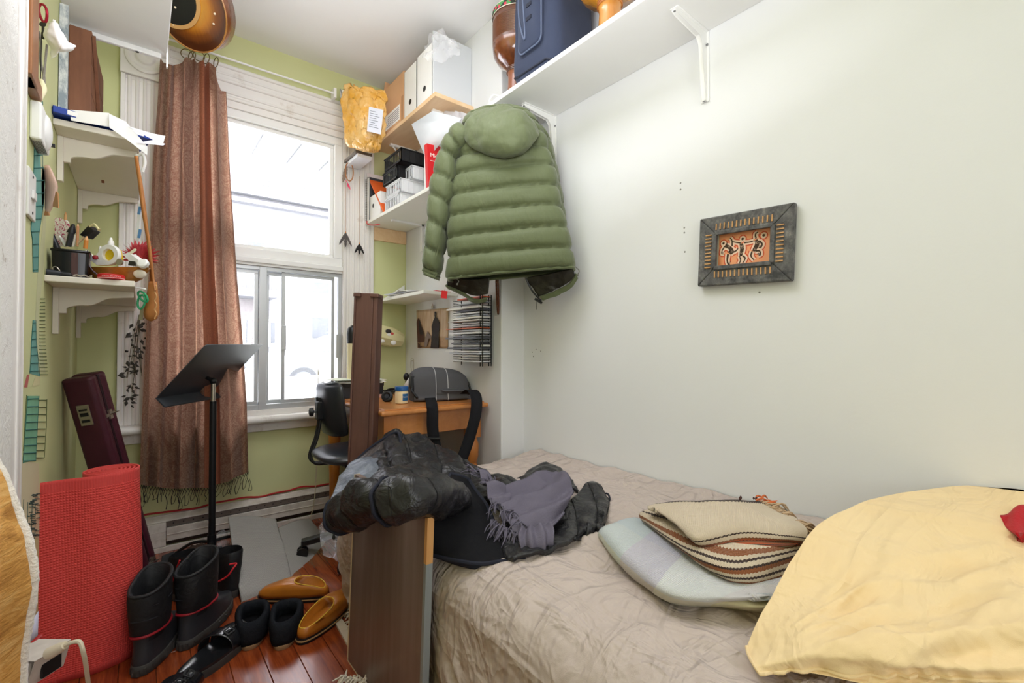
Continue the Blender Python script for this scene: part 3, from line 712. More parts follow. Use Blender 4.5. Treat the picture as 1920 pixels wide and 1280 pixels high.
patch('satin_pocket', [[(641, 890, 1.83), (660, 868, 1.86), (690, 856, 1.86), (722, 866, 1.82), (742, 885, 1.76)], [(632, 912, 1.72), (662, 888, 1.73), (694, 878, 1.73), (724, 888, 1.71), (744, 900, 1.69)],
      [(627, 930, 1.66), (660, 915, 1.65), (695, 905, 1.63), (726, 905, 1.63), (746, 912, 1.62)], [(622, 945, 1.61), (655, 936, 1.58), (695, 928, 1.56), (728, 922, 1.56), (748, 922, 1.57)]], M_shiny, 60, 40, wa=.012, wf=7)
g = G(); g.tube(spl([pD(621, 950, 1.60), pD(660, 940, 1.555), pD(700, 931, 1.535), pD(742, 926, 1.545)], 30), .010, 8, flat=.5); g.build('pocket_edge', mat('brown_grey_tape', '#46403f', .7), ct)
M_seam = mat('seam_thread', '#0d0d0f', .9)
def sleeve(name, path, m, seams, amp=.010, n=40, lip=None, flat=1.0):
    P = [pD(u, v, d) for u, v, d, r in path]; R = [r for *_, r in path]
    pp = spl(P, 64); rr = spl(R, 64); gr_ = []
    for i, p in enumerate(pp):
        t = (pp[min(i+1, 63)]-pp[max(i-1, 0)]).normalized(); x = V((0, 0, 1))-t*t.z; x.normalize(); y = t.cross(x)
        f = (i/63*seams) % 1; b = amp*(1-abs(2*f-1)**4)
        row = []
        for k in range(n):
            a = 2*PI*k/n; r_ = rr[i]*(.88+.0)+b
            q = p+x*math.cos(a)*r_*flat+y*math.sin(a)*r_
            d = (x*math.cos(a)+y*math.sin(a))
            row.append(q+d*(wr(q, 12, .013, 4)+ridge(q+V((4, 0, 0)), 15, .006)))
        gr_.append(row)
    q = G(); q.grid(gr_, closed=True); o = q.build(name, m, ct, ang=180, solid=.006)
    q = G()
    for i in range(64):
        if i and int(i/63*seams) != int((i-1)/63*seams): q.tube(gr_[i], .0022, 5, closed=True)
    if q.v: stuffed(q.build('quilt_seam', M_seam, o))
    if lip:
        q = G(); q.tube(gr_[lip], .005, 8, closed=True); q.build('cuff_binding', M_trimb, o)
    return o
sleeve('sleeve', [(790, 900, 1.60, .045), (748, 910, 1.42, .056), (706, 928, 1.33, .061), (668, 949, 1.37, .061), (641, 968, 1.43, .046)], M_coat, 4.2, lip=-1)
sleeve('sleeve', [(860, 935, 1.42, .040), (820, 930, 1.26, .048), (780, 932, 1.15, .054), (745, 937, 1.14, .054), (726, 941, 1.15, .050)], M_coat, 2.2, lip=-1, flat=.95)
sleeve('gathered_waist', [(720, 940, 1.60, .03), (680, 950, 1.57, .04), (645, 952, 1.57, .042), (628, 955, 1.585, .03)], M_coat, 3.0)
o_, gp = patch('front_panel', [[(845, 887, 1.58), (862, 892, 1.58), (880, 899, 1.58)], [(822, 932, 1.40), (868, 935, 1.43), (910, 945, 1.48)],
      [(803, 975, 1.26), (865, 982, 1.31), (932, 1000, 1.34)], [(798, 1015, 1.235), (870, 1030, 1.215), (955, 1035, 1.215)], [(800, 1036, 1.235), (890, 1058, 1.17), (985, 1048, 1.19)]], M_navy, 50, 50, wa=.006, wf=5)
g = G(); e = [r[0] for r in gp]+gp[-1][1:]; e2 = [r[-1] for r in gp]; g.tube(e[::-1], .0055, 8); g.tube(gp[0]+e2, .006, 8); g.build('panel_binding', M_trimb, o_)
patch('hem_panel', [[(u, v, d*.972) for u, v, d in r] for r in [[(940, 985, 1.40), (1000, 975, 1.46), (1050, 955, 1.54), (1085, 925, 1.66), (1105, 906, 1.75), (1120, 905, 1.76)],
      [(940, 1015, 1.31), (1005, 1005, 1.36), (1055, 985, 1.44), (1098, 955, 1.55), (1120, 935, 1.63), (1136, 928, 1.68)],
      [(945, 1045, 1.22), (1010, 1035, 1.25), (1062, 1008, 1.34), (1100, 988, 1.41), (1125, 975, 1.47), (1142, 942, 1.63)],
      [(960, 1051, 1.195), (1012, 1043, 1.222), (1065, 1018, 1.30), (1090, 996, 1.385), (1112, 994, 1.40), (1130, 1002, 1.37)]]], M_coat, 70, 40, wa=.010, seams=4, bul=.008)
patch('hem_lining', [[(800, 1020, 1.27), (830, 1028, 1.255), (880, 1040, 1.225), (930, 1044, 1.215)], [(802, 1034, 1.25), (840, 1048, 1.205), (890, 1060, 1.172), (940, 1056, 1.18)]], M_trimb, 40, 10, wa=.003)
patch('far_front', [[(962, 900, 1.92), (990, 882, 1.98), (1020, 868, 2.02), (1048, 875, 2.0), (1060, 890, 1.95)], [(955, 912, 1.80), (990, 898, 1.84), (1022, 886, 1.88), (1052, 892, 1.86), (1075, 905, 1.80)],
      [(950, 925, 1.74), (990, 915, 1.76), (1025, 905, 1.78), (1060, 910, 1.76), (1085, 920, 1.72)]], M_coat, 40, 24, wa=.010)
g = G(); g.tube(spl([pD(1122, 930, 1.66), pD(1138, 925, 1.66), pD(1143, 936, 1.62), pD(1132, 943, 1.6)], 20), .0035, 6); g.build('hanging_loop', M_trimb, ct)
g = G(); g.tube(spl([pD(624, 952, 1.6), pD(624, 985, 1.6), pD(626, 1006, 1.6)], 12), .0022, 6); g.ball(pD(626, 1007, 1.6), .0085, sc=(.7, .7, 1)); g.build('drawcord', M_black, ct)
# ------------------------------------------------------------------ scarf
M_scarf = cloth('mauve_grey_wool', '#6e6977', '#64606f', weave=350, wb=.5, wr=.16, ws=12, sheen=.0, spec=.05)
sc_ = thing('scarf', 'mauve grey fringed wool scarf lying across the black coat', 'scarf')
def fold(s, t, p): return -.011*math.sin(t*15+s*4+2*NZ.noise(p*5))-wr(p, 8, .010, 3)-ridge(p, 9, .008)
def spatch(name, rows, nu, nv, fn=fold, th=.006):
    g_ = disp(surf([[pD(*p) for p in r] for r in rows], nu, nv), fn); q = G(); q.grid(g_, flip=True); return q.build(name, M_scarf, sc_, ang=180, solid=th), g_
spatch('main_fold', [[(930, 912, 1.60), (968, 905, 1.64), (1008, 892, 1.72), (1044, 878, 1.80)], [(930, 930, 1.50), (975, 925, 1.53), (1018, 912, 1.58), (1062, 896, 1.68)],
      [(934, 952, 1.41), (980, 948, 1.43), (1025, 938, 1.46), (1074, 912, 1.60)], [(945, 978, 1.33), (985, 975, 1.345), (1030, 965, 1.38), (1068, 938, 1.50)], [(962, 1000, 1.27), (995, 1000, 1.275), (1030, 990, 1.31), (1052, 965, 1.40)]], 80, 70)
spatch('upper_end', [[(888, 880, 1.60), (905, 888, 1.58), (928, 902, 1.56)], [(905, 898, 1.53), (925, 905, 1.52), (948, 915, 1.52)], [(915, 925, 1.45), (935, 930, 1.45), (955, 935, 1.45)], [(918, 945, 1.40), (938, 955, 1.38), (960, 965, 1.37)]], 40, 40)
spatch('rolled_end', [[(975, 990, 1.27), (1000, 985, 1.28), (1030, 980, 1.31)], [(972, 1010, 1.23), (1000, 1005, 1.23), (1034, 995, 1.27)], [(976, 1026, 1.215), (1003, 1028, 1.21), (1032, 1015, 1.24)], [(985, 1036, 1.22), (1005, 1038, 1.215), (1026, 1028, 1.24)]], 40, 40, lambda s, t, p: -.012*math.sin(PI*t)-.006*math.sin(s*20))
R_ = lambda a, b, n: [lerp(pD(*a), pD(*b), k/(n-1)) for k in range(n)]
fringe('fringe', R_((888, 884, 1.6), (925, 912, 1.53), 16), .055, (-.25, .5, .45), M_scarf, sc_, .0022, 11, .5)
fringe('fringe', R_((925, 935, 1.42), (975, 975, 1.30), 20), .07, (-.25, -.35, -.2), M_scarf, sc_, .0022, 12, .5)
fringe('fringe', R_((922, 975, 1.33), (972, 1000, 1.26), 22), .07, (-.45, -.3, -.35), M_scarf, sc_, .0022, 13, .4)
# ================================================================== CURTAIN on its rod
rod = thing('curtain_rod', 'thin white curtain rod across the top of the window', 'rod')
ra, rb = pY(300, 68, 2.985), pY(626, 175, 2.985)
g = G(); g.tube([ra, rb], .0055, 10); g.build('rod', M_wht, rod)
g = G(); g.box(rb.x-.004, rb.x+.012, 2.97, YW-.03, rb.z-.03, rb.z+.03); g.build('rod_bracket', M_wht, rod, smooth=False)
crt = thing('curtain', 'rust brown paisley curtain drawn to the left of the window', 'curtain')
k = N('paisley_curtain'); uvn = k.co('UV', (1, 1, 1))
w1_ = k.voro(k.co('UV', (9, 20, 1)), 1.0, 'SMOOTH_F1'); rings = k.math('SINE', k.math('MULTIPLY', w1_, 34))
ns = k.noise(k.co('UV', (90, 260, 1)), 1, 2, .7)
c1 = k.mix(k.ramp(ns, [(.38, 0.0), (.62, 1.0)]), '#8f6350', '#bb9a83')
c2 = k.mix(k.math('MULTIPLY', k.ramp(rings, [(.35, 0.0), (.8, 1.0)]), .45), c1, '#7e4637')
k.col(c2); k.set(rough=.85, spec=.1, sheen=.2)
k.bump(k.noise(k.co('UV', (150, 420, 1)), 1, 1), .25, .003)
tr = k.add('ShaderNodeBsdfTranslucent'); k.link(k.mix(.5, c2, '#ad8670'), tr.inputs[0]); mx = k.add('ShaderNodeMixShader'); mx.inputs[0].default_value = .5
k.link(k.b.outputs[0], mx.inputs[1]); k.link(tr.outputs[0], mx.inputs[2]); k.link(mx.outputs[0], k.out.inputs[0]); M_curt = k.m
Lx = [(100, 299), (200, 293), (300, 285), (500, 277), (620, 272), (760, 265), (905, 259)]
Rx = [(100, 424), (170, 427), (300, 433), (400, 439), (500, 445), (620, 455), (760, 463), (905, 466)]
topv = [(0, 110), (.18, 124), (.30, 120), (.42, 106), (.47, 113), (.53, 109), (.58, 118), (.63, 113), (.69, 126), (.75, 117), (.82, 126), (.84, 125), (.88, 150), (.92, 170), (1, 172)]
botv = [(0, 908), (.3, 916), (.62, 914), (.8, 903), (1, 884)]
rows = []
for j in range(121):
    t = j/120; row = []
    for i in range(141):
        s_ = i/140; v = lerp(lin(topv, s_), lin(botv, s_), t); vv = 112+t*790
        ss = s_+.018*math.sin(s_*40+1)*(1-t*.4)
        u = lerp(lin(Lx, vv), lin(Rx, vv), ss)
        a = lerp(.05, .042, t)
        ph = s_*2*PI*4.4+.5*math.sin(t*4+s_*6)
        y = 2.895+a*1.15*math.sin(ph)*(.9+.3*math.sin(s_*17))+.012*math.sin(ph*2.1+t*3)*t
        p = pY(u, v, y)
        row.append(p+V((0, .010*NZ.noise(V((s_*9, t*7, 0))), 0)))
    rows.append(row)
g = G(); g.grid(rows, flip=True); g.build('drape', M_curt, crt, ang=180)
# woven border stripe down the middle
M_bord = mat('rust_border', '#93583f', .9, var=.5, vs=140)
bd = [[p+V((0, -.004, 0)) for p in r[84:106]] for r in rows]
g = G(); g.grid(bd, flip=True); g.build('woven_border', M_bord, crt, ang=180)
g = G()
e = rows[-1]
for q in range(0, 139, 3):
    L = .035+.008*math.sin(q); a = e[q]; b = e[min(q+3, 140)]
    m1_ = (a+b)/2+V((0, 0, -.018)); m0_ = (a+b)/2+V((.004, 0, -.036))
    g.tube([a, m1_, a+V((.0, .002, -.038))], .0013, 4, cap=False); g.tube([b, m1_], .0013, 4, cap=False)
    if (q//3) % 2 == 0:
        d = random.uniform(.03, .075); sw = random.uniform(-.012, .012)
        g.tube(spl([a+V((0, .002, -.036)), a+V((sw, 0, -.036-d*.5)), a+V((sw*.4, 0, -.036-d))], 6), .0016, 4)
        if random.random() < .5: g.tube(spl([a+V((sw*.4, 0, -.036-d)), a+V((sw+.012, 0, -.03-d)), b+V((.006, 0, -.04))], 6), .0013, 4)
stuffed(g.build('fringe', mat('black_fringe_yarn', '#26221f', .9), crt))
for u, v, rot in ((350, 93, .2), (360, 97, 1.0), (373, 97, .1), (387, 102, 1.1), (405, 109, 1.25)):
    p = pY(u, v+4, 2.985); d = V((math.cos(rot), -math.sin(rot), 0))
    g = G(); g.tube(circ(p+V((0, 0, -.012)), d, V((0, 0, 1)), .026, 20), .0022, 6, closed=True)
    g.tube([p+V((0, 0, -.038)), p+V((0, -.004, -.058))], .0016, 5)
    g.build('curtain_ring', M_brass, crt)
# ================================================================== MUSIC STAND
ms = thing('music_stand', 'black metal music stand with tilted desk in front of the curtain', 'music stand')
M_desk = mat('satin_black_enamel', '#474b51', .32, .2, var=.08, bump=.03, bs=300)
A, B, Cc, D = pD(292, 746, 2.12), pD(415, 728, 2.56), pD(492, 639, 2.52), pD(397, 631, 2.10)
ex = (B-A).normalized(); ey = ((D-A)-ex*(D-A).dot(ex)).normalized(); ez = ex.cross(ey)
W_, H_ = (B-A).length, .34
M = Matrix((ex, ey, ez)).transposed().to_4x4(); M.translation = A
g = G(); g.prism(rrect(W_, H_, .015), .003, M @ Matrix.Translation((W_/2, H_/2, 0))); g.build('desk', M_desk, ms, smooth=False)
g = G(M); g.box(.0, W_, H_-.075, H_-.070, -.004, .0); g.box(0, W_, H_-.062, H_-.06, -.003, 0); g.build('desk_crease', M_desk, ms, smooth=False, bev=.0015)
g = G(M); g.box(0.0, W_, -.003, .003, .0, .06); g.build('ledge', M_desk, ms, smooth=False)
pl = pD(400, 712, 2.335); pl = V((pl.x, pl.y, 0))
zt = pD(400, 714, 2.335).z
M2 = M @ Matrix.Translation((W_/2, .155, -.012)); g = G(); g.prism([(-.035, -.12), (.035, -.12), (.05, -.09), (.05, .06), (.035, .12), (-.035, .12), (-.05, .06), (-.05, -.09)], .012, M2); g.build('mounting_plate', M_black, ms, smooth=False, bev=.004)
c0 = M2 @ V((0, -.05, -.002))
g = G(); g.tube([c0, c0+(V((pl.x, pl.y, zt))-c0)*.7, V((pl.x, pl.y, zt))], .009, 8); g.ball((pl.x, pl.y, zt), .017); g.build('tilt_joint', M_black, ms)
g = G(); q = c0-ez*.03; g.ball(c0-ez*.028+ey*.025, .017); g.build('tilt_knob', M_steel, ms)
g = G(); g.tube([(pl.x, pl.y, zt), (pl.x, pl.y, .76)], .0105, 14); g.build('inner_tube', M_steel, ms)
g = G(); g.tube([(pl.x, pl.y, .785), (pl.x, pl.y, .10)], .0155, 14); g.tube([(pl.x, pl.y, .12), (pl.x, pl.y, .06)], .02, 14); g.build('outer_tube', M_black, ms)
for a in (20, 140, 260):
    a = math.radians(a); d = V((math.cos(a), math.sin(a), 0))
    g = G(); g.tube(spl([V((pl.x, pl.y, .085)), V((pl.x, pl.y, .075))+d*.10, V((pl.x, pl.y, .012))+d*.20], 14), [.011]*14, 8, flat=.7); g.build('leg', M_black, ms)
# ================================================================== RED YOGA MAT
ym = N('red_foam_mat'); _v = ym.co('Object')
rb_ = ym.math('MULTIPLY', ym.wave(ym.co('UV', (1, 1, 1)), 34, 'Y', .2), ym.wave(ym.co('UV', (1, 1, 1)), 150, 'X', .2))
ym.col(ym.mix(ym.noise(_v, 4, 3), '#e0504b', '#d6443f')); ym.set(rough=.6, spec=.3); ym.bump(rb_, .5, .004); M_mat = ym.m
tp = pZ(212, 876, .64); c0 = V((tp.x, tp.y, 0)); r0 = .078
pts = []
for q in range(0, 241):
    a = q/240*2*PI*6.0; r = .008+(r0-.008)*(q/240); pts.append((a, r))
dirL = (pZ(72, 1275, 0)-pZ(240, 1216, 0)); dirL.z = 0; dirL.normalize()
aL = math.atan2(dirL.y, dirL.x)
# spiral end angle so that its tangent leaves towards the left
nrm = V((-dirL.y, dirL.x, 0)); nrm = nrm if nrm.dot(-c0) > 0 else -nrm
end = math.atan2(nrm.y, nrm.x); sg = 1 if V((-math.sin(end), math.cos(end), 0)).dot(dirL) > 0 else -1
path = []
for a, r in pts:
    th = end-sg*(2*PI*6.0-a)
    path.append(c0+V((r*math.cos(th), r*math.sin(th), 0)))
tan = dirL
for q in range(1, 21):
    path.append(path[240]+tan*(.255*q/20)+V((math.cos(end), math.sin(end), 0))*(-.03*(q/20)**2+.006*math.sin(q*.5)))
rows = []
for z in [0, .02, .1, .2, .3, .4, .5, .6, .625, .635]:
    rows.append([p+V((.006*math.sin(z*7), 0, z+.0006)) for i, p in enumerate(path)])
g = G(); g.grid(rows); tag(g.build('yoga_mat', M_mat, ang=60, solid=.0055, off=0), 'rolled red foam yoga mat standing on end on the floor', 'yoga mat')
# ================================================================== INSTRUMENT CASE leaning in the corner
ic = thing('instrument_case', 'long narrow maroon instrument case leaning in the left corner', 'instrument case')
M_case = mat('maroon_leatherette', '#4a1f2c', .38, var=.25, vs=12, bump=.2, bs=250)
pb_, pt_ = pZ(268, 1092, 0), pD(156, 703, 1.86)
zz = (pt_-pb_).normalized(); wx = RT-zz*RT.dot(zz); wx.normalize(); wy = zz.cross(wx); Lc = (pt_-pb_).length
M = Matrix((wx, wy, zz)).transposed().to_4x4() @ Matrix.Rotation(math.radians(16), 4, 'Z'); M.translation = pb_
def caseh(y0, y1):
    g = G(M); g.prism(rrect(.105, y1-y0, .02), Lc, Matrix.Translation((0, (y0+y1)/2, 0))); return g
caseh(-.055, -.003).build('lower_shell', M_case, ic, bev=.012, seg=3); caseh(.003, .055).build('lid', M_case, ic, bev=.012, seg=3)
g = G(M); g.prism(rrect(.102, .012, .005), Lc-.01, Matrix.Translation((0, 0, .005))); g.build('seam_strip', mat('dark_case_trim', '#2a1219', .4), ic)
def clasp(z, h):
    g = G(M); g.box(-.022, .020, -.059, -.054, z-h/2, z+h/2); pl_ = g.build('lock_plate', M_steel, ic, smooth=False, bev=.002)
    g = G(M); g.box(-.014, .012, -.062, -.058, z+h*.22, z+h*.3); g.box(-.014, .012, -.062, -.058, z-h*.34, z-h*.22); g.box(-.014, .012, -.061, -.058, z-.004, z+.01); stuffed(g.build('lock_slot', M_black, pl_, smooth=False))
    g = G(M); g.box(.050, .056, -.03, .03, z-.03, z-.018); g.box(.051, .059, -.012, .006, z-.043, z-.005); g.tube([(.057, -.01, z-.024), (.092, -.016, z-.012)], .005, 8, flat=.5); g.build('latch', M_steel, ic, smooth=False)
clasp(Lc*.845, .085); clasp(.12, .07)
# ================================================================== FLEECE-EDGED TAN COAT by the door
M_tan = N('tan_shearling_leather'); _v = M_tan.co('Object', (1, 1, 4)); M_tan.col(M_tan.ramp(M_tan.noise(_v, 9, 5, .7, .8), [(.35, '#a97430'), (.5, '#d29a4c'), (.7, '#e5bb77')])); M_tan.set(rough=.8)
M_tan.bump(M_tan.noise(_v, 28, 4, .6, 1), .6, .006); M_tan = M_tan.m
sk = thing('shearling_coat', 'tan shearling coat with white fleece edge hanging beside the door frame', 'coat')
edge = [(-10, 862), (12, 905), (32, 960), (52, 1010), (62, 1060), (62, 1110), (52, 1170), (44, 1230), (40, 1300), (30, 1400)]
ctr = [[pD(u-150, v-10, .62), pD(u-70, v-5, .72), pD(u-12, v, .78)] for u, v in edge]
g_ = disp(surf(ctr, 24, 60), lambda s, t, p: wr(p, 9, .004)); g = G(); g.grid(g_); g.build('hide', M_tan, sk, ang=180, solid=.015, off=0)
g = G(); pp = spl([pD(u-4, v, .785) for u, v in edge], 70)
g.tube([p+V((wr(p, 60, .0012), wr(p, 50, .0012), 0)) for p in pp], [.0095+.0012*NZ.noise(V((i*.9, 0, 0))) for i in range(70)], 10)
g.build('fleece_edge', mat('white_fleece', '#e9e2d6', .95, var=.15, vs=60, bump=1, bs=160, sheen=.5), sk, ang=180)
# ================================================================== OUTLET ADAPTER with plug, papers by the mat
pa = thing('outlet_box', 'white scuffed outlet box with a plug at the foot of the red mat', 'outlet')
P0 = pD(64, 1240, 1.05)
M = Matrix.Translation(P0) @ Matrix.Rotation(-.75, 4, 'Z')
M_scuff = mat('scuffed_white_plastic', '#cfc8be', .5, var=.3, vs=30)
g = G(M); g.box(-.055, .030, -.035, .035, -.028, .020); g.build('body', M_scuff, pa, smooth=False, bev=.004)
g = G(M); g.add([(.031, -.042, -.03), (.050, -.042, .030), (.050, .035, .030), (.031, .035, -.03), (-.03, -.038, .026), (-.03, .035, .026)], [(0, 1, 2, 3), (1, 4, 5, 2)]); g.build('cover_plate', M_scuff, pa, smooth=False, solid=.002)
g = G(M); g.box(.040, .046, -.022, .020, -.022, .010); g.build('socket_face', M_black, pa, smooth=False, bev=.002)
g = G(); a = [pD(92, 1225, 1.0), pD(112, 1214, 1.0), pD(122, 1209, 1.0)]
g.tube(a, [.0125, .011, .008], 10); pg = g.build('plug', mat('cream_plug', '#d5cab0', .5), pa)
g = G(); g.tube(spl([pD(122, 1209, 1.0), pD(138, 1203, 1.0), pD(150, 1204, 1.0), pD(156, 1222, 1.0), pD(161, 1246, 1.02), pD(166, 1285, 1.06)], 30), .0042, 8); g.build('cord', MATS['cream_plug'], pg)
g = G()
for (u, v, d, du, dv) in ((58, 1165, 1.16, 14, 40),):
    g.add([pD(u, v, d), pD(u+du, v-20, d+.02), pD(u+du-2, v+dv, d), pD(u-4, v+dv+10, d-.02)], [(0, 1, 2, 3)])
tag(g.build('loose_paper', mat('lilac_paper', '#c7c4d6', .6), solid=.001), 'lilac paper standing between the red mat and the tan coat', 'paper')
g = G(); g.tube([pD(42, 1222, 1.1), pD(76, 1190, 1.14)], .006, 8, flat=.4)
tag(g.build('red_strap', mat('red_strap', '#b02a2c', .5)), 'narrow red strap behind the scuffed outlet box', 'strap')
# ================================================================== FOOTWEAR
def shoe_rings(rings, n=36, heelw=.82, toep=1.0):
    """ring: (z_heel, z_toe, y_heel, y_toe, half width, arch)"""
    out = []
    for zh, zt_, ya, yb_, w_, bulge in rings:
        row = []
        for k in range(n):
            a = 2*PI*k/n; c = math.cos(a); s_ = math.sin(a)
            y = (ya+yb_)/2+(yb_-ya)/2*math.copysign(abs(c)**.8, c); f = (c+1)/2
            hw = w_*(heelw+(1-heelw)*sm(f*1.4))*(abs(s_)**.75)*(1 if s_ > 0 else -1)
            z = lerp(zh, zt_, f)+bulge*math.sin(PI*f)
            row.append(V((hw+.010*math.sin(PI*f*.9)*(1 if w_ > .02 else 0), y, z)))
        out.append(row)
    return out
def ringbuild(name, rings, M, m, parent, heelw=.82, fn=None, caps=True, ang=60, uvk=None):
    rr = [[M @ p for p in r] for r in shoe_rings(rings, heelw=heelw)]
    if fn: rr = disp(rr, fn, True)
    g = G(); g.grid(rr, closed=True, caps=caps); return g.build(name, m, parent, ang=ang), rr
def place(heel, toe): # frame with y from heel to toe
    a, b = V(heel), V(toe); d = (b-a); d.z = 0; L = d.length
    return FR((a+b)/2*1.0, V((d.y, -d.x, 0)), (0, 0, 1)), L
M_rub = mat('black_rubber', '#303136', .45, var=.2, bump=.1, bs=120); M_sole = mat('charcoal_sole', '#3b3835', .75, var=.25)
M_nyl = quilt('boot_nylon', '#131417', .65, amp=.45); M_redt = mat('red_piping', '#8e1420', .5); M_dark = mat('dark_shoe_lining', '#141416', .95, spec=.1)
def boot(label, heel, toe, tag_white=False):
    b = thing('winter_boot', label, 'boot', None); M, L = place(heel, toe); h = L/2
    ringbuild('sole', [(0, .004, -h, h, .052, 0), (.002, .004, -h-.002, h+.004, .055, 0), (.03, .03, -h-.002, h+.003, .055, 0), (.034, .034, -h+.004, h-.002, .052, 0)], M, M_sole, b)
    g = G(M)
    for k in range(22):
        a = 2*PI*k/22; y = (h+.001)*math.cos(a); x = .010*math.sin(PI*(math.cos(a)+1)/2*.9)+.0545*(.82+.18*sm((math.cos(a)+1)*.7))*abs(math.sin(a))**.85*(1 if math.sin(a) > 0 else -1)
        g.box(x-.004, x+.004, y-.005, y+.005, .004, .024)
    stuffed(g.build('tread_lug', M_sole, b, smooth=False))
    ringbuild('rubber_foot', [(.030, .032, -h+.002, h-.002, .050, 0), (.05, .055, -h+.002, h-.004, .050, 0), (.085, .062, -h+.006, h-.030, .048, .014), (.11, .085, -h+.008, h-.10, .046, .004), (.122, .112, -h+.008, h-.145, .045, 0)], M, M_rub, b, fn=lambda s, t, p: wr(p, 20, .002))
    top = h-.135
    ringbuild('shaft', [(.118, .108, -h+.006, h-.143, .046, 0), (.135, .13, -h+.003, h-.142, .045, 0), (.19, .20, -h, h-.140, .049, 0), (.235, .265, -h-.002, h-.138, .051, 0), (.250, .288, -h-.004, h-.138, .051, 0),
        (.256, .294, -h, h-.142, .047, 0), (.250, .288, -h+.008, h-.148, .042, 0), (.19, .2, -h+.010, h-.150, .040, 0), (.10, .1, -h+.012, h-.15, .04, 0)], M, M_nyl, b, fn=lambda s, t, p: wr(p, 16, .006, 3)+.004*math.sin(t*44)*(t < .45), caps=False, heelw=.95)
    g = G()
    for zh, zt_, w_ in ((.16, .165, .0475), (.20, .215, .0505)): g.tube([M @ p for p in shoe_rings([(zh+.015, zt_-.01, -h-.001, h-.139, w_, 0)], heelw=.95)[0]], .0022, 5, closed=True)
    stuffed(g.build('quilt_seam', mat('seam_grey', '#26272c', .8), b))
    r_ = [M @ p for p in shoe_rings([(.122, .117, -h+.002, h-.139, .0495, 0)])[0]]
    g = G(); g.tube(r_, .0045, 8, closed=True); g.build('red_piping', M_redt, b)
    r_ = [M @ p for p in shoe_rings([(.254, .292, -h-.002, h-.140, .0495, 0)], heelw=.95)[0]]
    g = G(); g.tube(r_, .006, 8, closed=True); g.build('collar', M_nyl, b)
    r_ = [[M @ p for p in r] for r in shoe_rings([(.14, .14, -h+.012, h-.145, .044, 0), (.139, .139, -.07, -.068, .001, 0)])]
    g = G(); g.grid(r_, closed=True); g.build('insole', M_dark, b)
    if tag_white:
        g = G(M); g.box(-.012, .006, -h+.006, -h+.012, .205, .222); g.build('care_tag', M_paper, b, smooth=False)
boot('black winter boot with red piping beside the red mat, white tag inside', (.008, 1.915, 0), (.10, 2.20, 0), True)
boot('black winter boot with red piping, toe towards the grey mat', (.125, 1.985, 0), (.285, 2.245, 0))
def laceshoe(label, heel, toe, loops):
    b = thing('hiking_shoe', label, 'shoe'); M, L = place(heel, toe); h = L/2
    ringbuild('sole', [(0, .006, -h, h, .050, 0), (.024, .024, -h-.002, h+.002, .052, 0), (.03, .03, -h, h, .050, 0)], M, M_sole, b)
    ringbuild('upper', [(.026, .026, -h+.002, h-.002, .049, 0), (.05, .05, -h, h-.008, .049, 0), (.085, .06, -h-.002, h-.05, .048, .01), (.12, .11, -h-.002, h-.11, .046, 0), (.185, .17, -h-.008, h-.135, .050, 0), (.193, .178, -h-.002, h-.143, .044, 0), (.12, .11, -h+.012, h-.14, .036, 0), (.05, .05, -h+.02, h-.15, .03, 0)], M, M_nyl, b, fn=lambda s, t, p: wr(p, 18, .003))
    g = G(M); g.prism([(-.03, 0), (.03, 0), (.034, .05), (.022, .075), (-.022, .075), (-.034, .05)], .008, FR((0, .0, .105), (1, 0, 0), (0, -.75, .6))); g.build('tongue', M_nyl, b, bev=.003)
    g = G(M)
    for k in range(4):
        y = .02+k*.022; z = .118-k*.014
        g.tube(spl([V((-.034, y, z-.012)), V((0, y+.006, z+.004)), V((.034, y, z-.012))], 10), .0028, 6)
    g.tube(spl([V((.03, .0, .11)), V((.06, -.01, .10)), V((.066, .03, .07)), V((.05, .05, .075))], 14), .0028, 6); g.tube(spl([V((-.03, .0, .11)), V((-.05, .0, .135)), V((-.06, .03, .10))], 14), .0028, 6)
    g.T = None
    for lp_ in loops: g.tube(spl([pD(*q) for q in lp_], 24), .0034, 6)
    stuffed(g.build('lace', mat('red_lace', '#c3232c', .6), b))
    g = G(M); g.box(.047, .050, -.01, .03, .055, .078); g.build('side_badge', M_rub, b, smooth=False, bev=.002)
laceshoe('black walking shoe with red laces behind the boot beside the grey mat', (.322, 2.265, 0), (.25, 2.53, 0), [[(392, 1090, 1.80), (408, 1090, 1.79), (426, 1080, 1.79), (438, 1064, 1.80), (443, 1056, 1.82), (430, 1058, 1.80)]])
laceshoe('black walking shoe with red laces between the maroon case and boots', (.19, 2.34, 0), (.06, 2.58, 0), [[(290, 1072, 1.80), (296, 1062, 1.80), (306, 1056, 1.80), (312, 1072, 1.80)], [(337, 1050, 1.80), (330, 1070, 1.80), (322, 1092, 1.80)]])
M_lea = mat('polished_black_leather', '#1e1f22', .22, var=.2, bump=.08, bs=60, spec=.6)
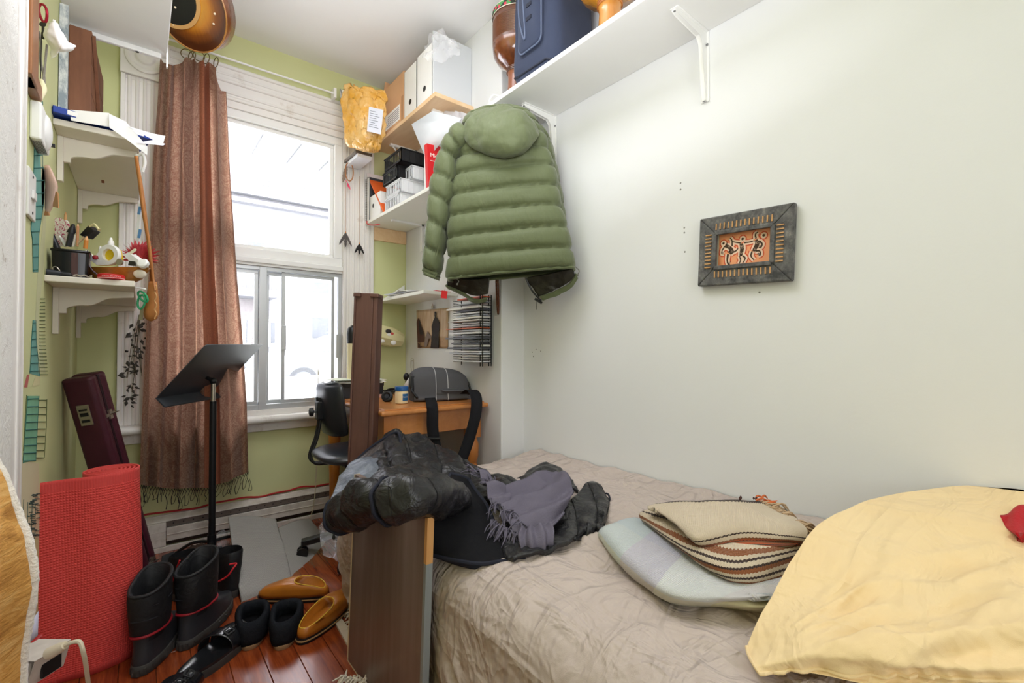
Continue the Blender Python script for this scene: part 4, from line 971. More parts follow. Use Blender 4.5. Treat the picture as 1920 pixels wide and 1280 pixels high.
def sandal(label, heel, toe):
    b = thing('slide_sandal', label, 'sandal'); M, L = place(heel, toe); h = L/2
    ringbuild('sole', [(0, .0, -h, h, .054, 0), (.02, .02, -h-.002, h+.002, .056, 0), (.026, .026, -h, h, .055, 0)], M, M_sole, b)
    ringbuild('footbed', [(.024, .024, -h+.002, h-.002, .053, 0), (.036, .032, -h+.003, h-.004, .052, 0), (.030, .030, -h+.010, h-.012, .045, 0), (.029, .028, -.02, .02, .010, 0), (.029, .028, -.003, .003, .001, 0)], M, M_lea, b)
    for (y0, y1, z_) in ((.005, .055, .078), (.06, .115, .068)):
        rows = []
        for q in range(9):
            y = lerp(y0, y1, q/8); row = []
            for k in range(21):
                a = PI*k/20; row.append(M @ V((.010*.6+.0545*math.cos(a), y+.012*math.cos(a), .022+(z_-.022-.06*max(0, y-.05)*2)*math.sin(a)**.7)))
            rows.append(row)
        g = G(); g.grid(rows); st_ = g.build('strap', M_lea, b, solid=.003)
        q = M @ Matrix.Translation((.030, (y0+y1)/2+.006, z_-.004)) @ Matrix.Rotation(.5, 4, 'Y')
        g = G(q); 
        for a_, b_ in (((-.011, -.014), (.011, -.014)), ((.011, -.014), (.011, .014)), ((.011, .014), (-.011, .014)), ((-.011, .014), (-.011, -.014)), ((0, -.014), (0, .014))):
            g.bar((a_[0], a_[1], .006), (b_[0], b_[1], .006), .005, .004)
        g.build('buckle', M_black, st_, smooth=False, bev=.001)
sandal('black leather slide sandal with two buckles in front of the felt slippers', (.105, 1.775, 0), (.30, 1.955, 0))
sandal('black leather sandal at the lowest edge of the photo below the red mat', (.0, 1.52, 0), (.115, 1.77, 0))
M_felt = mat('charcoal_felt', '#222428', .98, var=.3, vs=60, bump=.6, bs=260, spec=.03); M_fsole = mat('tan_suede_sole', '#8f6d4b', .85, var=.2)
def felt(label, heel, toe):
    b = thing('felt_slipper', label, 'slipper'); M, L = place(heel, toe); h = L/2
    ringbuild('sole', [(0, .0, -h, h, .050, 0), (.012, .012, -h-.003, h+.003, .053, 0), (.016, .016, -h, h, .051, 0)], M, M_fsole, b)
    ringbuild('felt_body', [(.013, .013, -h+.001, h-.001, .054, 0), (.035, .035, -h-.004, h-.002, .058, 0), (.062, .055, -h-.002, h-.022, .058, .008), (.078, .072, -h+.002, h-.060, .053, .012), (.087, .088, -h+.012, h-.095, .046, .010), (.086, .087, -h+.024, h-.112, .036, .004), (.05, .05, -h+.028, h-.10, .036, 0), (.02, .02, -h+.03, h-.08, .036, 0)], M, M_felt, b, heelw=.95, fn=lambda s, t, p: wr(p, 25, .002), ang=180)
    g = G(); g.grid([[M @ p for p in r] for r in shoe_rings([(.03, .03, -h+.02, h-.08, .036, 0), (.029, .029, -.01, .01, .001, 0)])], closed=True); g.build('insole', M_dark, b)
felt('charcoal felt slipper next to the black leather sandal', *[tuple(pZ(468, 1219, 0)+V((.164, .986, 0))*k) for k in (0, .27)])
felt('charcoal felt slipper next to the tan leather slipper', *[tuple(pZ(528, 1219, 0)+V((.27, .963, 0))*k) for k in (0, .27)])
M_tanl = mat('tan_glove_leather', '#b06a20', .35, var=.3, vs=12, bump=.25, bs=40); M_insole = mat('beige_leather_insole', '#8d7c63', .6, var=.3, vs=20)
M_cream = M_cream; M_yst = mat('yellow_stitching', '#d9b23a', .7)
def tanslip(label, heel, toe, lift=0.0):
    b = thing('leather_slipper', label, 'slipper'); M, L = place(heel, toe); h = L/2; M = M @ Matrix.Translation((0, 0, lift))
    ringbuild('sole', [(0, .0, -h, h, .048, 0), (.010, .010, -h-.002, h+.002, .051, 0), (.022, .022, -h-.002, h+.002, .051, 0)], M, M_black, b)
    ringbuild('welt', [(.0105, .0105, -h-.004, h+.004, .053, 0), (.015, .015, -h-.004, h+.004, .053, 0)], M, mat('natural_welt', '#a68459', .7), b)
    ringbuild('upper', [(.022, .022, -h, h, .050, 0), (.036, .036, -h+.001, h-.003, .050, 0), (.046, .050, -h+.005, h-.022, .048, .006), (.050, .068, -h+.010, h-.085, .044, .012), (.050, .080, -h+.014, h-.150, .038, .004), (.047, .077, -h+.019, h-.156, .034, .003), (.032, .04, -h+.022, h-.12, .036, 0)], M, M_tanl, b, fn=lambda s, t, p: wr(p, 22, .003), ang=180)
    r_ = [M @ p for p in shoe_rings([(.051, .081, -h+.0145, h-.1505, .0385, .0045)])[0]]
    g = G(); g.tube(r_, .0018, 6, closed=True); g.build('yellow_stitching', M_yst, b)
    g = G(); g.grid([[M @ p for p in r] for r in shoe_rings([(.033, .033, -h+.018, h-.09, .040, 0), (.031, .031, -.01, .01, .001, 0)])], closed=True); g.build('insole', M_insole, b)
tanslip('tan leather slipper with yellow stitching beside the felt slippers, toe to the bed', (.452, 1.765, 0), (.705, 1.965, 0))
tanslip('tan leather slipper with its toe pushed under the grey mat', (.63, 2.015, 0), (.40, 2.19, 0))
# ================================================================== GREY RUBBER MAT, bag, brown fuzzy thing, rug
gm = N('grey_ribbed_mat'); _v = gm.co('UV', (1, 1, 1))
wv = gm.math('MULTIPLY', gm.wave(_v, 26, 'Y', 2.5), gm.wave(gm.co('UV', (1, 1, 1)), 22, 'X', 1.5))
gm.col(gm.mix(wv, '#a09d98', '#bab7b2')); gm.set(rough=.8); gm.bump(wv, .6, .005); M_gm = gm.m
gmt = thing('grey_mat', 'grey ribbed floor mat folded over by the heater', 'mat')
def sh(rows, nu, nv, th, name, m, parent, amp=.004):
    g_ = disp(surf(rows, nu, nv), lambda s, t, p: wr(p, 6, amp)); q = G(); q.grid(g_); return q.build(name, m, parent, ang=180, solid=th)
T_ = lambda u, v, y: pY(u, v, y)
sh([[T_(434, 985, 2.86), T_(470, 985, 2.88), T_(515, 985, 2.88)], [T_(428, 972, 2.80), T_(468, 970, 2.82), T_(516, 976, 2.82)], [T_(430, 990, 2.70), T_(470, 993, 2.72), T_(521, 992, 2.72)],
    [T_(438, 1045, 2.45), T_(482, 1045, 2.47), T_(536, 1042, 2.48)], [T_(448, 1105, 2.26), T_(500, 1098, 2.28), T_(545, 1082, 2.32)], [T_(452, 1130, 2.215), T_(505, 1112, 2.24), T_(547, 1095, 2.27)]], 30, 50, .008, 'upper_flap', M_gm, gmt)
sh([[T_(522, 990, 2.72), T_(555, 978, 2.80), T_(580, 974, 2.86)], [T_(532, 1030, 2.53), T_(570, 1010, 2.62), T_(604, 1003, 2.70)], [T_(542, 1070, 2.37), T_(580, 1052, 2.44), T_(612, 1022, 2.60)], [T_(546, 1092, 2.28), T_(572, 1088, 2.30), T_(606, 1068, 2.40)]], 30, 30, .008, 'lower_flap', M_gm, gmt)
g = G(); g.tube(spl([T_(452, 1131, 2.213), T_(505, 1113, 2.238), T_(546, 1096, 2.268), T_(575, 1090, 2.292), T_(608, 1068, 2.40)], 40), .006, 8); g.build('pale_edge', mat('pale_mat_edge', '#b5aca0', .8), gmt)
pbm = N('clear_plastic_film'); pbm.col('#e8e8ec'); pbm.set(rough=.15, alpha=.24, spec=.7); M_film = pbm.m
g_ = disp(surf([[T_(404, 1000, 2.85), T_(420, 992, 2.88), T_(440, 998, 2.90)], [T_(402, 1020, 2.78), T_(420, 1015, 2.76), T_(438, 1020, 2.80)], [T_(405, 1038, 2.75), T_(422, 1042, 2.70), T_(440, 1045, 2.74)]], 30, 30), lambda s, t, p: wr(p, 22, .02, 4))
g = G(); g.grid(g_); tag(g.build('plastic_bag', M_film, ang=180), 'crumpled clear plastic bag between the music stand and grey mat', 'bag')
g_ = disp(surf([[T_(612, 965, 2.45), T_(640, 968, 2.45), T_(655, 985, 2.4)], [T_(600, 990, 2.45), T_(628, 990, 2.4), T_(650, 1010, 2.3)], [T_(605, 1040, 2.3), T_(630, 1050, 2.2), T_(645, 1060, 2.15)]], 24, 24), lambda s, t, p: wr(p, 18, .02, 4))
g = G(); g.grid(g_); tag(g.build('plastic_bag', M_film, ang=180), 'crumpled clear plastic bag on the floor beside the bed foot', 'bag')
c_ = pZ(373, 1048, .02)
g = G(); g.grid(disp([[c_+V((.075*math.cos(a)*math.sin(b), .05*math.sin(a)*math.sin(b), .02+.045*math.cos(b))) for a in [2*PI*k/28 for k in range(28)]] for b in [PI*(j+.01)/16.02 for j in range(17)]], lambda s, t, p: wr(p, 60, .012, 3), True), closed=True)
tag(g.build('fur_hat', mat('dark_brown_fur', '#3a2a20', .95, var=.4, vs=60, bump=1, bs=120), ang=180), 'small dark brown fuzzy cap on the floor behind the boots', 'hat')
rg_ = thing('fringed_rug', 'small pale rug with white fringe partly under the brown side board', 'rug')
a0, a1 = V((.485, 1.30, .006)), V((.53, 1.52, .006))
g = G(); g.hexa([(.545, 1.0, 0), (.62, 1.0, 0), (.62, 1.95, 0), (.60, 1.95, 0), (.545, 1.0, .008), (.62, 1.0, .008), (.62, 1.95, .008), (.60, 1.95, .008)]); g.build('rug_pile', mat('pale_rug_wool', '#cfc3b0', .95), rg_, smooth=False)
M_wf = mat('white_rug_fringe', '#ded5c5', .9, var=.2, vs=50)
fringe('fringe', [pZ(lerp(640, 690, k/22), lerp(1268, 1276, k/22), .02) for k in range(23)], .05, (-.3, -.25, .05), M_wf, rg_, .0030, 31, .6)
fringe('fringe', [pZ(lerp(655, 664, k/12), lerp(1128, 1172, k/12), .012) for k in range(13)], .055, (-.5, -.1, -.05), M_wf, rg_, .0026, 32, .25)
# ================================================================== ALCOVE: shelves, desk, chair
M_pine = wood('raw_pine', '#e0b98c', '#f0d2aa', rough=.6, scale=2, stretch=(1, 8, 1))
XF = 1.20
us = thing('pine_shelf', 'raw pine shelf high on the alcove wall carrying boxes and files', 'shelf')
g = G(); g.box(1.232, XD, 2.195, YW-.002, 2.412, 2.436); g.build('board', M_pine, us, smooth=False, bev=.002)
for y in (2.33, 2.9):
    g = G(); g.box(XD-.016, XD-.001, y-.012, y+.012, 2.20, 2.412); g.box(1.29, XD, y-.012, y+.012, 2.398, 2.412); g.tube([(1.31, y, 2.4), (XD-.01, y, 2.23)], .006, 6); g.build('shelf_bracket', M_wht, us, smooth=False)
M_melam = mat('cream_white_melamine', '#efeee6', .4, var=.03)
ls = thing('white_shelf', 'white shelf under the pine shelf, stacked with baskets and folders', 'shelf')
g = G(); g.box(1.178, XD, 2.0, YW-.002, 1.880, 1.900); g.build('board', M_melam, ls, smooth=False, bev=.002)
for y in (2.25, 2.8):
    g = G(); g.box(XD-.016, XD-.001, y-.012, y+.012, 1.70, 1.880); g.box(1.26, XD, y-.012, y+.012, 1.868, 1.880); g.build('shelf_bracket', M_wht, ls, smooth=False)
g = G(); a = pY(699, 430, YW).x; b = XD-.003; g.box(a, b, YW-.02, YW, pY(699, 450, YW).z, 1.879)
tag(g.build('pine_batten', M_pine, smooth=False, bev=.002), 'short raw pine batten on the green wall under the white shelf', 'batten')
sms = thing('small_shelf', 'small white shelf strewn with papers above the desk print', 'shelf')
g = G(); g.box(1.255, XD, 2.36, YW-.002, 1.362, 1.382); g.build('board', M_melam, sms, smooth=False, bev=.002)
g = G(); M = FR((XD-.012, YW-.25, 1.382), (0, 1, 0), (-1, 0, 0)); g.add([(XD-.014, YW-.004, 1.382), (XD-.014, YW-.004, 1.50), (1.30, YW-.004, 1.382), (XD-.014, YW-.016, 1.382), (XD-.014, YW-.016, 1.50), (1.30, YW-.016, 1.382)], [(0, 1, 2), (5, 4, 3), (0, 3, 4, 1), (1, 4, 5, 2), (2, 5, 3, 0)]); g.build('triangle_bracket', M_wht, sms, smooth=False)
rr = random.Random(5)
def sheets(n, x0, x1, y0, y1, z, cols, name='paper_sheet', lab=None, grp=None, th=.0012, par=None):
    for k in range(n):
        M = RZ(((x0+x1)/2+rr.uniform(-.02, .02), (y0+y1)/2+rr.uniform(-.06, .06), z+k*(th+.001)), rr.uniform(-22, 22))
        g = G(M); a, b = (x1-x0)/2, min(.14, (y1-y0)/2); g.box(-a, a, -b, b, 0, th)
        o = g.build(name, mat('paper_'+cols[k % len(cols)].strip('#'), cols[k % len(cols)], .7, var=.05), par, smooth=False)
        if lab: tag(o, 'paper sheet, %s %s' % (nth(n-1-k), lab), 'paper', grp)
sheets(8, 1.285, 1.44, 2.5, 2.95, 1.3835, ['#f0f0f2', '#dfe3ee', '#f4f2ee', '#c9cfdf', '#efefef'], lab='of the papers strewn on the small white shelf', grp='papers on the small shelf', th=.0022)
g = G(RZ((1.40, 2.45, 1.3835), 8)); g.box(-.06, .05, -.06, .07, 0, .006); tag(g.build('red_booklet', mat('bright_red_card', '#c8222b', .5), smooth=False), 'thin red booklet at the near end of the small white shelf', 'booklet')
g = G(); p = pD(833, 552, 2.3); q = FR(p, RT, UP); g.prism(rrect(.030, .038, .002), .002, Matrix.Translation((p.x, p.y, p.z)) @ Matrix.Rotation(-YAW, 4, 'Z') @ Matrix.Rotation(PI/2, 4, 'X') @ Matrix.Rotation(-.12, 4, 'Z'))
g.tube([p+V((0, 0, .018)), p+V((0.005, 0, .03))], .0008, 5)
tag(g.build('red_tag', mat('bright_red_tag', '#e01f2a', .4), smooth=False), 'bright red tag hanging off the end of the small white shelf', 'tag')
# ------------------------------------------------------------------ things on the pine shelf
zt = 2.437
def fyx(u, x): return pX(u, 300, x).y
def magfile(label, ya, yb, x0, x1, h, hole=True, m=None):
    t = thing('magazine_file', label, 'file box', 'white magazine files on the pine shelf' if False else None)
    m = m or M_paper
    g = G(); g.box(x0, x1, ya, yb, zt, zt+.002); g.box(x0, x0+.003, ya, yb, zt, zt+h*.93); g.box(x1-.003, x1, ya, yb, zt, zt+h)
    g.hexa([(x0, ya, zt), (x1, ya, zt), (x1, ya+.002, zt), (x0, ya+.002, zt), (x0, ya, zt+h*.93), (x1, ya, zt+h), (x1, ya+.002, zt+h), (x0, ya+.002, zt+h*.93)])
    g.hexa([(x0, yb-.002, zt), (x1, yb-.002, zt), (x1, yb, zt), (x0, yb, zt), (x0, yb-.002, zt+h*.93), (x1, yb-.002, zt+h), (x1, yb, zt+h), (x0, yb, zt+h*.93)])
    g.build('box', m, t, smooth=False)
    if hole:
        g = G(); c = V((x0-.0005, (ya+yb)/2, zt+.07)); g.prism([(.016*math.cos(2*PI*k/16), .016*math.sin(2*PI*k/16)) for k in range(16)], .001, FR(c, (0, 1, 0), (-1, 0, 0))); g.build('finger_hole', M_black, t, smooth=False)
    g = G()
    for k in range(4):
        y = lerp(ya+.006, yb-.008, k/3.2); g.box(x0+.01, x1-.01, y, y+.004, zt+.003, zt+h*(.88+.05*(k % 2)))
    g.build('papers', mat('cream_paper', '#e9e4d9', .8), t, smooth=False); return t
yA, yB, yC, yD = fyx(812, 1.236), fyx(781, 1.236), fyx(757, 1.236), fyx(719, 1.236)
magfile('white magazine file nearest the near end of the pine shelf', yA+.012, yB-.006, 1.236, 1.478, .31)
magfile('white magazine file between the cardboard box and another white file', yB+.004, yC-.006, 1.236, 1.478, .30)
g = G(); g.box(1.234, 1.482, yA-.004, yA+.008, zt, zt+.345); tag(g.build('divider_board', mat('grey_white_board', '#d5d8dc', .5, var=.03), smooth=False, bev=.001), 'upright grey white panel closing the near end of the pine shelf', 'panel')
cb = thing('cardboard_box', 'brown cardboard box standing on the pine shelf', 'box'); M_card = mat('kraft_cardboard', '#d3a57c', .8, var=.06)
g = G(); g.box(1.236, 1.44, yC+.004, yD, zt, zt+.30); g.build('carton', M_card, cb, smooth=False, bev=.003)
g = G(); g.hexa([(1.236, yD-.004, zt+.30), (1.44, yD-.004, zt+.30), (1.44, yD, zt+.30), (1.236, yD, zt+.30), (1.25, yD+.01, zt+.37), (1.43, yD+.01, zt+.37), (1.43, yD+.014, zt+.37), (1.25, yD+.014, zt+.37)]); g.build('flap', M_card, cb, smooth=False)
g = G(); g.box(1.233, 1.236, yC+.006, yC+.032, zt+.0, zt+.15); g.build('folded_side', mat('darker_cardboard', '#b98d66', .8), cb, smooth=False, bev=.001)
g = G(); g.box(1.2345, 1.236, yC+.055, yD-.03, zt+.02, zt+.115); lb = g.build('address_label', M_paper, cb, smooth=False)
M_ink = mat('grey_ink', '#7a7d8c', .7)
g = G()
for k in range(6): g.box(1.2340, 1.2346, yC+.065, yD-.05-.01*(k % 3), zt+.033+k*.012, zt+.037+k*.012)
stuffed(g.build('label_print', M_ink, lb, smooth=False))
# padded envelope at the far end, leaning against the casing
M_env = N('bubble_envelope'); _v = M_env.co('Object'); M_env.col(M_env.mix(M_env.ramp(M_env.noise(_v, 8, 5, .7), [(.4, 0.0), (.75, 1.0)]), '#dfa238', '#f0cf94')); M_env.set(rough=.35, coat=.3)
M_env.bump(M_env.math('ADD', M_env.voro(_v, 26), M_env.math('MULTIPLY', M_env.noise(_v, 14, 4), 1.5)), .8, .008); M_env = M_env.m
en = thing('padded_envelope', 'ochre bubble wrap padded envelope hanging at the far end of the pine shelf', 'envelope')
dd = 2.86
rows = [[pD(652, 164, dd-.02), pD(680, 166, dd-.05), pD(722, 176, dd)], [pD(645, 190, dd-.03), pD(683, 195, dd-.07), pD(722, 205, dd-.01)], [pD(652, 225, dd-.03), pD(688, 232, dd-.08), pD(720, 240, dd-.02)],
        [pD(654, 262, dd-.03), pD(686, 268, dd-.06), pD(714, 272, dd-.02)], [pD(660, 268, dd), pD(686, 277, dd-.02), pD(708, 276, dd)]]
g_ = disp(surf(rows, 50, 50), lambda s, t, p: wr(p, 24, .010, 4)+ridge(p, 20, .005)); g = G(); g.grid(g_); g.build('envelope', M_env, en, ang=180, solid=.03, off=-1)
def onpatch(g_, s0, s1, t0, t1, lift):
    m, n = len(g_), len(g_[0]); o = [[g_[int(lerp(t0, t1, j/8)*(m-1))][int(lerp(s0, s1, i/8)*(n-1))] for i in range(9)] for j in range(9)]
    return [[p+(CAM-p).normalized()*lift for p in r] for r in o]
lbp = [[lerp(lerp(pD(692, 200, dd-.15), pD(719, 206, dd-.11), i/4), lerp(pD(688, 246, dd-.15), pD(714, 252, dd-.115), i/4), j/4) for i in range(5)] for j in range(5)]
g = G(); g.grid(lbp); la = g.build('shipping_label', mat('label_paper', '#dfe2ee', .5), en)
g = G()
for k in range(8):
    t = .15+k*.09; a = lerp(lbp[0][0], lbp[4][0], t); b = lerp(lbp[0][4], lbp[4][4], t); g.tube([lerp(a, b, .1)+(CAM-a)*.0005, lerp(a, b, .5+.35*((k*7 % 5)/5))+(CAM-a)*.0005], .0011, 4)
stuffed(g.build('label_print', M_ink, la))
ps = [[pD(800, 88, 2.43), pD(830, 78, 2.40), pD(862, 95, 2.36)], [pD(806, 66, 2.45), pD(826, 60, 2.40), pD(850, 78, 2.38)], [pD(822, 80, 2.52), pD(840, 76, 2.5), pD(866, 92, 2.46)]]
g_ = disp(surf([[pD(790, 103, 2.38), pD(825, 112, 2.34), pD(862, 100, 2.32)]]+ps, 40, 40), lambda s, t, p: wr(p, 20, .03, 4)); g = G(); g.grid(g_)
tag(g.build('plastic_bag', M_film, ang=180), 'crumpled clear plastic bag on top of the white magazine files', 'bag')
# curved grey white board behind the envelope
g = G(); M = FR(pD(636, 168, 2.98), (1, 0, 0), (0, -1, 0)); g.prism([(0, 0)]+[(.004+.10*(1-math.cos(a)), -.10*1.9*math.sin(a)) for a in [PI/2*k/10 for k in range(11)]]+[(.14, -.30), (.14, 0)], .012, M)
tag(g.build('curved_bracket', M_wht, smooth=False, bev=.002), 'white board with a curved edge fixed behind the padded envelope', 'bracket')
# flat boxes under the envelope
for (c_, x, z0_, z1_, lab) in (('#6b5f55', 0, 2.258, 2.275, 'flat brown box under the padded envelope'), ('#e8e9ec', .012, 2.238, 2.257, 'flat white box under the flat brown box')):
    g = G(); g.box(1.03+x, 1.135, 2.82, YW-.035, z0_, z1_); tag(g.build('flat_box', mat('flatbox'+c_[1:], c_, .6), smooth=False, bev=.001), lab, 'box')
# ------------------------------------------------------------------ things on the white shelf
z0 = 1.901
def basket(label, m, x0, x1, y0, y1, z, h, slots=9, tilt=0, dark=False):
    t = thing('basket', label, 'basket'); T = Matrix.Translation((x0, y0, z)) @ Matrix.Rotation(tilt, 4, 'X'); W, D = x1-x0, y1-y0
    th = .003
    g = G(T); g.box(0, W, 0, D, 0, th); g.box(0, W, 0, th, 0, h); g.box(0, W, D-th, D, 0, h); g.box(W-th, W, 0, D, 0, h); g.box(0, th, 0, D, 0, h*.18); g.box(0, th, 0, D, h*.82, h); g.box(0, th, 0, .014, 0, h); g.box(0, th, D-.014, D, 0, h)
    g.box(-.004, W+.003, -.004, .004, h-.006, h); g.box(-.004, .003, -.004, D+.003, h-.006, h)
    g.build('tub', m, t, smooth=False)
    g = G(T)
    for k in range(slots): y = lerp(.02, D-.02, (k+.5)/slots); g.box(0, th, y-.004, y+.004, h*.16, h*.84)
    for k in range(5): x = W*(k+.5)/5; g.box(x-.003, x+.003, -.002, 0, .004, h-.004)
    stuffed(g.build('side_rib', m, t, smooth=False))
    return t
cl = N('frosted_clear_plastic'); cl.col('#f3f5f8'); cl.set(rough=.25, alpha=.72, spec=.6); M_clear = cl.m
by0, by1 = fyx(754, 1.205), fyx(727, 1.205)
hb_ = .078
for k, (lab, m, dx, dy) in enumerate((('clear plastic basket at the bottom of the basket stack', M_clear, .0, .02), ('clear plastic basket second from the bottom of the basket stack', M_clear, .0, 0), ('clear plastic basket just under the black baskets', M_clear, .03, -.02),
    ('black slotted basket on the clear baskets, lower of two', M_black, -.002, .03), ('black slotted basket on top of the basket stack', M_black, .0, 0))):
    zz_ = z0+k*(hb_+.002) if k < 3 else z0+(k-.35)*(hb_+.002)
    if k == 3: basket(lab, m, 1.196, 1.25, by0+.05, by1+.05, z0+2.0*(hb_+.002)+.012, hb_, 9)
    elif k == 2: basket(lab, m, 1.255, 1.40, by0-.03, by1-.02, zz_, hb_, 7)
    elif k == 4: basket(lab, m, 1.197, 1.39, by0-.005, by1+.03, z0+3.0*(hb_+.002)+.018, hb_, 10)
    else: basket(lab, m, 1.197+dx, 1.36+dx, by0+dy, by1+dy, zz_, hb_, 7)
g = G(); T = Matrix.Translation((1.23, by0+.02, z0+3.0*(hb_+.002)+.02)); g.box(1.24, 1.37, by0+.01, by0+.16, z0+3.0*(hb_+.002)+.022, z0+3.0*(hb_+.002)+.05); tag(g.build('black_wallet', M_black, smooth=False, bev=.004), 'flat black case lying in the top black basket', 'case')
of = [pX(684, 292, 1.19), pX(717, 285, 1.19), pX(737, 398, 1.19), pX(720, 405, 1.19)]
g = G(); g.add([of[0], of[1], of[2], of[3]]+[p+V((.22, 0, 0)) for p in of[:4]][:0], [(0, 1, 2, 3)]) if False else None
yb0 = fyx(721, 1.19); yt0 = fyx(686, 1.19); M = Matrix.Translation((1.188, yb0, z0+.003)) @ Matrix.Rotation(-math.atan2(yt0-yb0, .36), 4, 'X')
g = G(M); g.box(0, .23, 0, .012, 0.0, .375); tag(g.build('orange_folder', mat('orange_card', '#e8662a', .5, var=.04), smooth=False, bev=.002), 'orange folder leaning against the stacked baskets', 'folder')
rb = thing('red_book', 'red paperback with white title beside the green jacket', 'book')
by = fyx(806, 1.24)
p0, p1 = pX(806, 350, 1.24), pX(812, 258, 1.24)
M = FR((1.235, by, z0), (1, 0, 0), (0, 0, 1)) @ Matrix.Rotation(math.radians(-3), 4, 'Y')
g = G(M); g.box(0, .19, 0, .03, 0, .275); g.build('cover', mat('red_cover', '#cf1f24', .4, var=.03), rb, smooth=False, bev=.002)
M_ltr = mat('white_lettering', '#f4efe6', .6)
Mt = M @ FR((.018, -.0006, .215), (1, 0, 0), (0, -1, 0))
textmesh('Midd', .031, Mt, M_ltr, parent=rb, align='LEFT'); textmesh('English', .012, M @ FR((.018, -.0006, .183), (1, 0, 0), (0, -1, 0)), M_ltr, parent=rb, align='LEFT') if False else None
g = G(M); g.box(.018, .12, -.0008, 0, .183, .186)
for a in range(12):
    for b in range(10):
        x, z = .03+a*.008, .05+b*.0085
        if ((x-.075)/.05)**2+((z-.09)/.045)**2 < 1: g.prism([(.003*math.cos(2*PI*k/6), .003*math.sin(2*PI*k/6)) for k in range(6)], .0006, FR((x+.004*(b % 2), -.0002, z), (1, 0, 0), (0, -1, 0)))
stuffed(g.build('cover_print', mat('pale_dots', '#e9d5cf', .6), rb, smooth=False))
# documents in plastic, spilling
g_ = disp(surf([[pX(780, 236, 1.33), pX(805, 214, 1.34), pX(850, 208, 1.36), pX(880, 215, 1.38)], [pX(796, 252, 1.32), pX(815, 247, 1.33), pX(850, 242, 1.35), pX(885, 245, 1.37)], [pX(803, 275, 1.32), pX(818, 275, 1.33), pX(850, 268, 1.35), pX(880, 270, 1.37)],
    [pX(806, 320, 1.33), pX(820, 315, 1.335), pX(850, 300, 1.35), pX(870, 300, 1.36)]], 40, 40), lambda s, t, p: wr(p, 18, .016, 4)); g = G(); g.grid(g_)
fl = N('milky_plastic_bag'); fl.col('#dcdde6'); fl.set(rough=.2, alpha=.75, spec=.7)
tag(g.build('document_bag', fl.m, ang=180), 'milky plastic bag of papers crammed behind the red book', 'bag')
g = G(RZ((1.36, fyx(800, 1.25)+.06, 2.2), 0)); g.hexa([(-.16, -.08, .10), (.08, -.10, .16), (.08, .10, .17), (-.14, .12, .11), (-.16, -.08, .102), (.08, -.10, .162), (.08, .10, .172), (-.14, .12, .112)]) if False else None
q = [pX(772, 233, 1.21), pX(812, 208, 1.24), pX(866, 222, 1.33), pX(800, 300, 1.25)]
g = G(); g.add(q, [(0, 1, 2, 3)]); tag(g.build('paper_sheet', mat('bluish_paper', '#e4e8ee', .6), solid=.002), 'bluish white sheet poking out above the top black basket', 'paper')
g = G(); y = fyx(800, 1.25); g.box(1.26, 1.46, y+.01, y+.05, z0, z0+.25); tag(g.build('white_binder', M_wht, smooth=False, bev=.003), 'white binder standing between the baskets and the red book', 'binder')
yb_ = [fyx(u, 1.2) for u in (700, 720, 690, 683, 677)]
wf = thing('magazine_file', 'small white file box with a round hole beside the orange folder', 'file box')
g = G(); g.box(1.19, 1.42, fyx(716, 1.2), fyx(697, 1.2), z0, z0+.155); g.build('box', M_paper, wf, smooth=False, bev=.002)
g = G(); g.prism([(.011*math.cos(2*PI*k/14), .014*math.sin(2*PI*k/14)) for k in range(14)], .001, FR((1.1895, fyx(703, 1.2), z0+.085), (0, 1, 0), (-1, 0, 0))); g.build('finger_hole', M_black, wf, smooth=False)
for (ua, ub, va, h, c_, lab, cat, nm) in ((697, 689, 0, .29, '#3d3f47', 'dark speckled notebook next to the spiral notebook', 'notebook', 'notebook'), (688, 684, 0, .30, '#b9b9bb', 'grey spiral notebook between dark notebooks on the white shelf', 'notebook', 'spiral_notebook'),
        (678, 675, 0, .25, '#2d2c2d', 'thin dark folder standing at the far end of the white shelf', 'folder', 'dark_folder'), (672, 664, 0, .33, '#f0e4e4', 'pinkish white file standing at the far end of the white shelf', 'file', 'paper_file')):
    t = thing(nm, lab, cat); y0_, y1_ = sorted((fyx(ua, 1.2), fyx(ub, 1.2))); y1_ = min(y1_, YW-.03); y0_ = min(y0_, y1_-.008)
    g = G(); g.box(1.185, 1.40, y0_, y1_, z0, z0+h); g.build('cover', mat('nb'+c_[1:], c_, .6, var=.3 if 'speck' in lab else .08, vs=120), t, smooth=False, bev=.001)
    if nm == 'spiral_notebook':
        g = G()
        for k in range(24): g.tube(circ(V((1.182, (y0_+y1_)/2, z0+.01+k*.0118)), V((1, 0, 0)), V((0, 1, .2)), .007, 8), .0011, 4, closed=True)
        stuffed(g.build('spiral_wire', M_steel, t))
    else:
        g = G(); g.box(1.1845, 1.39, y0_+.0015, y1_-.0015, z0+.003, z0+h-.003); g.build('pages', M_paper, t, smooth=False)
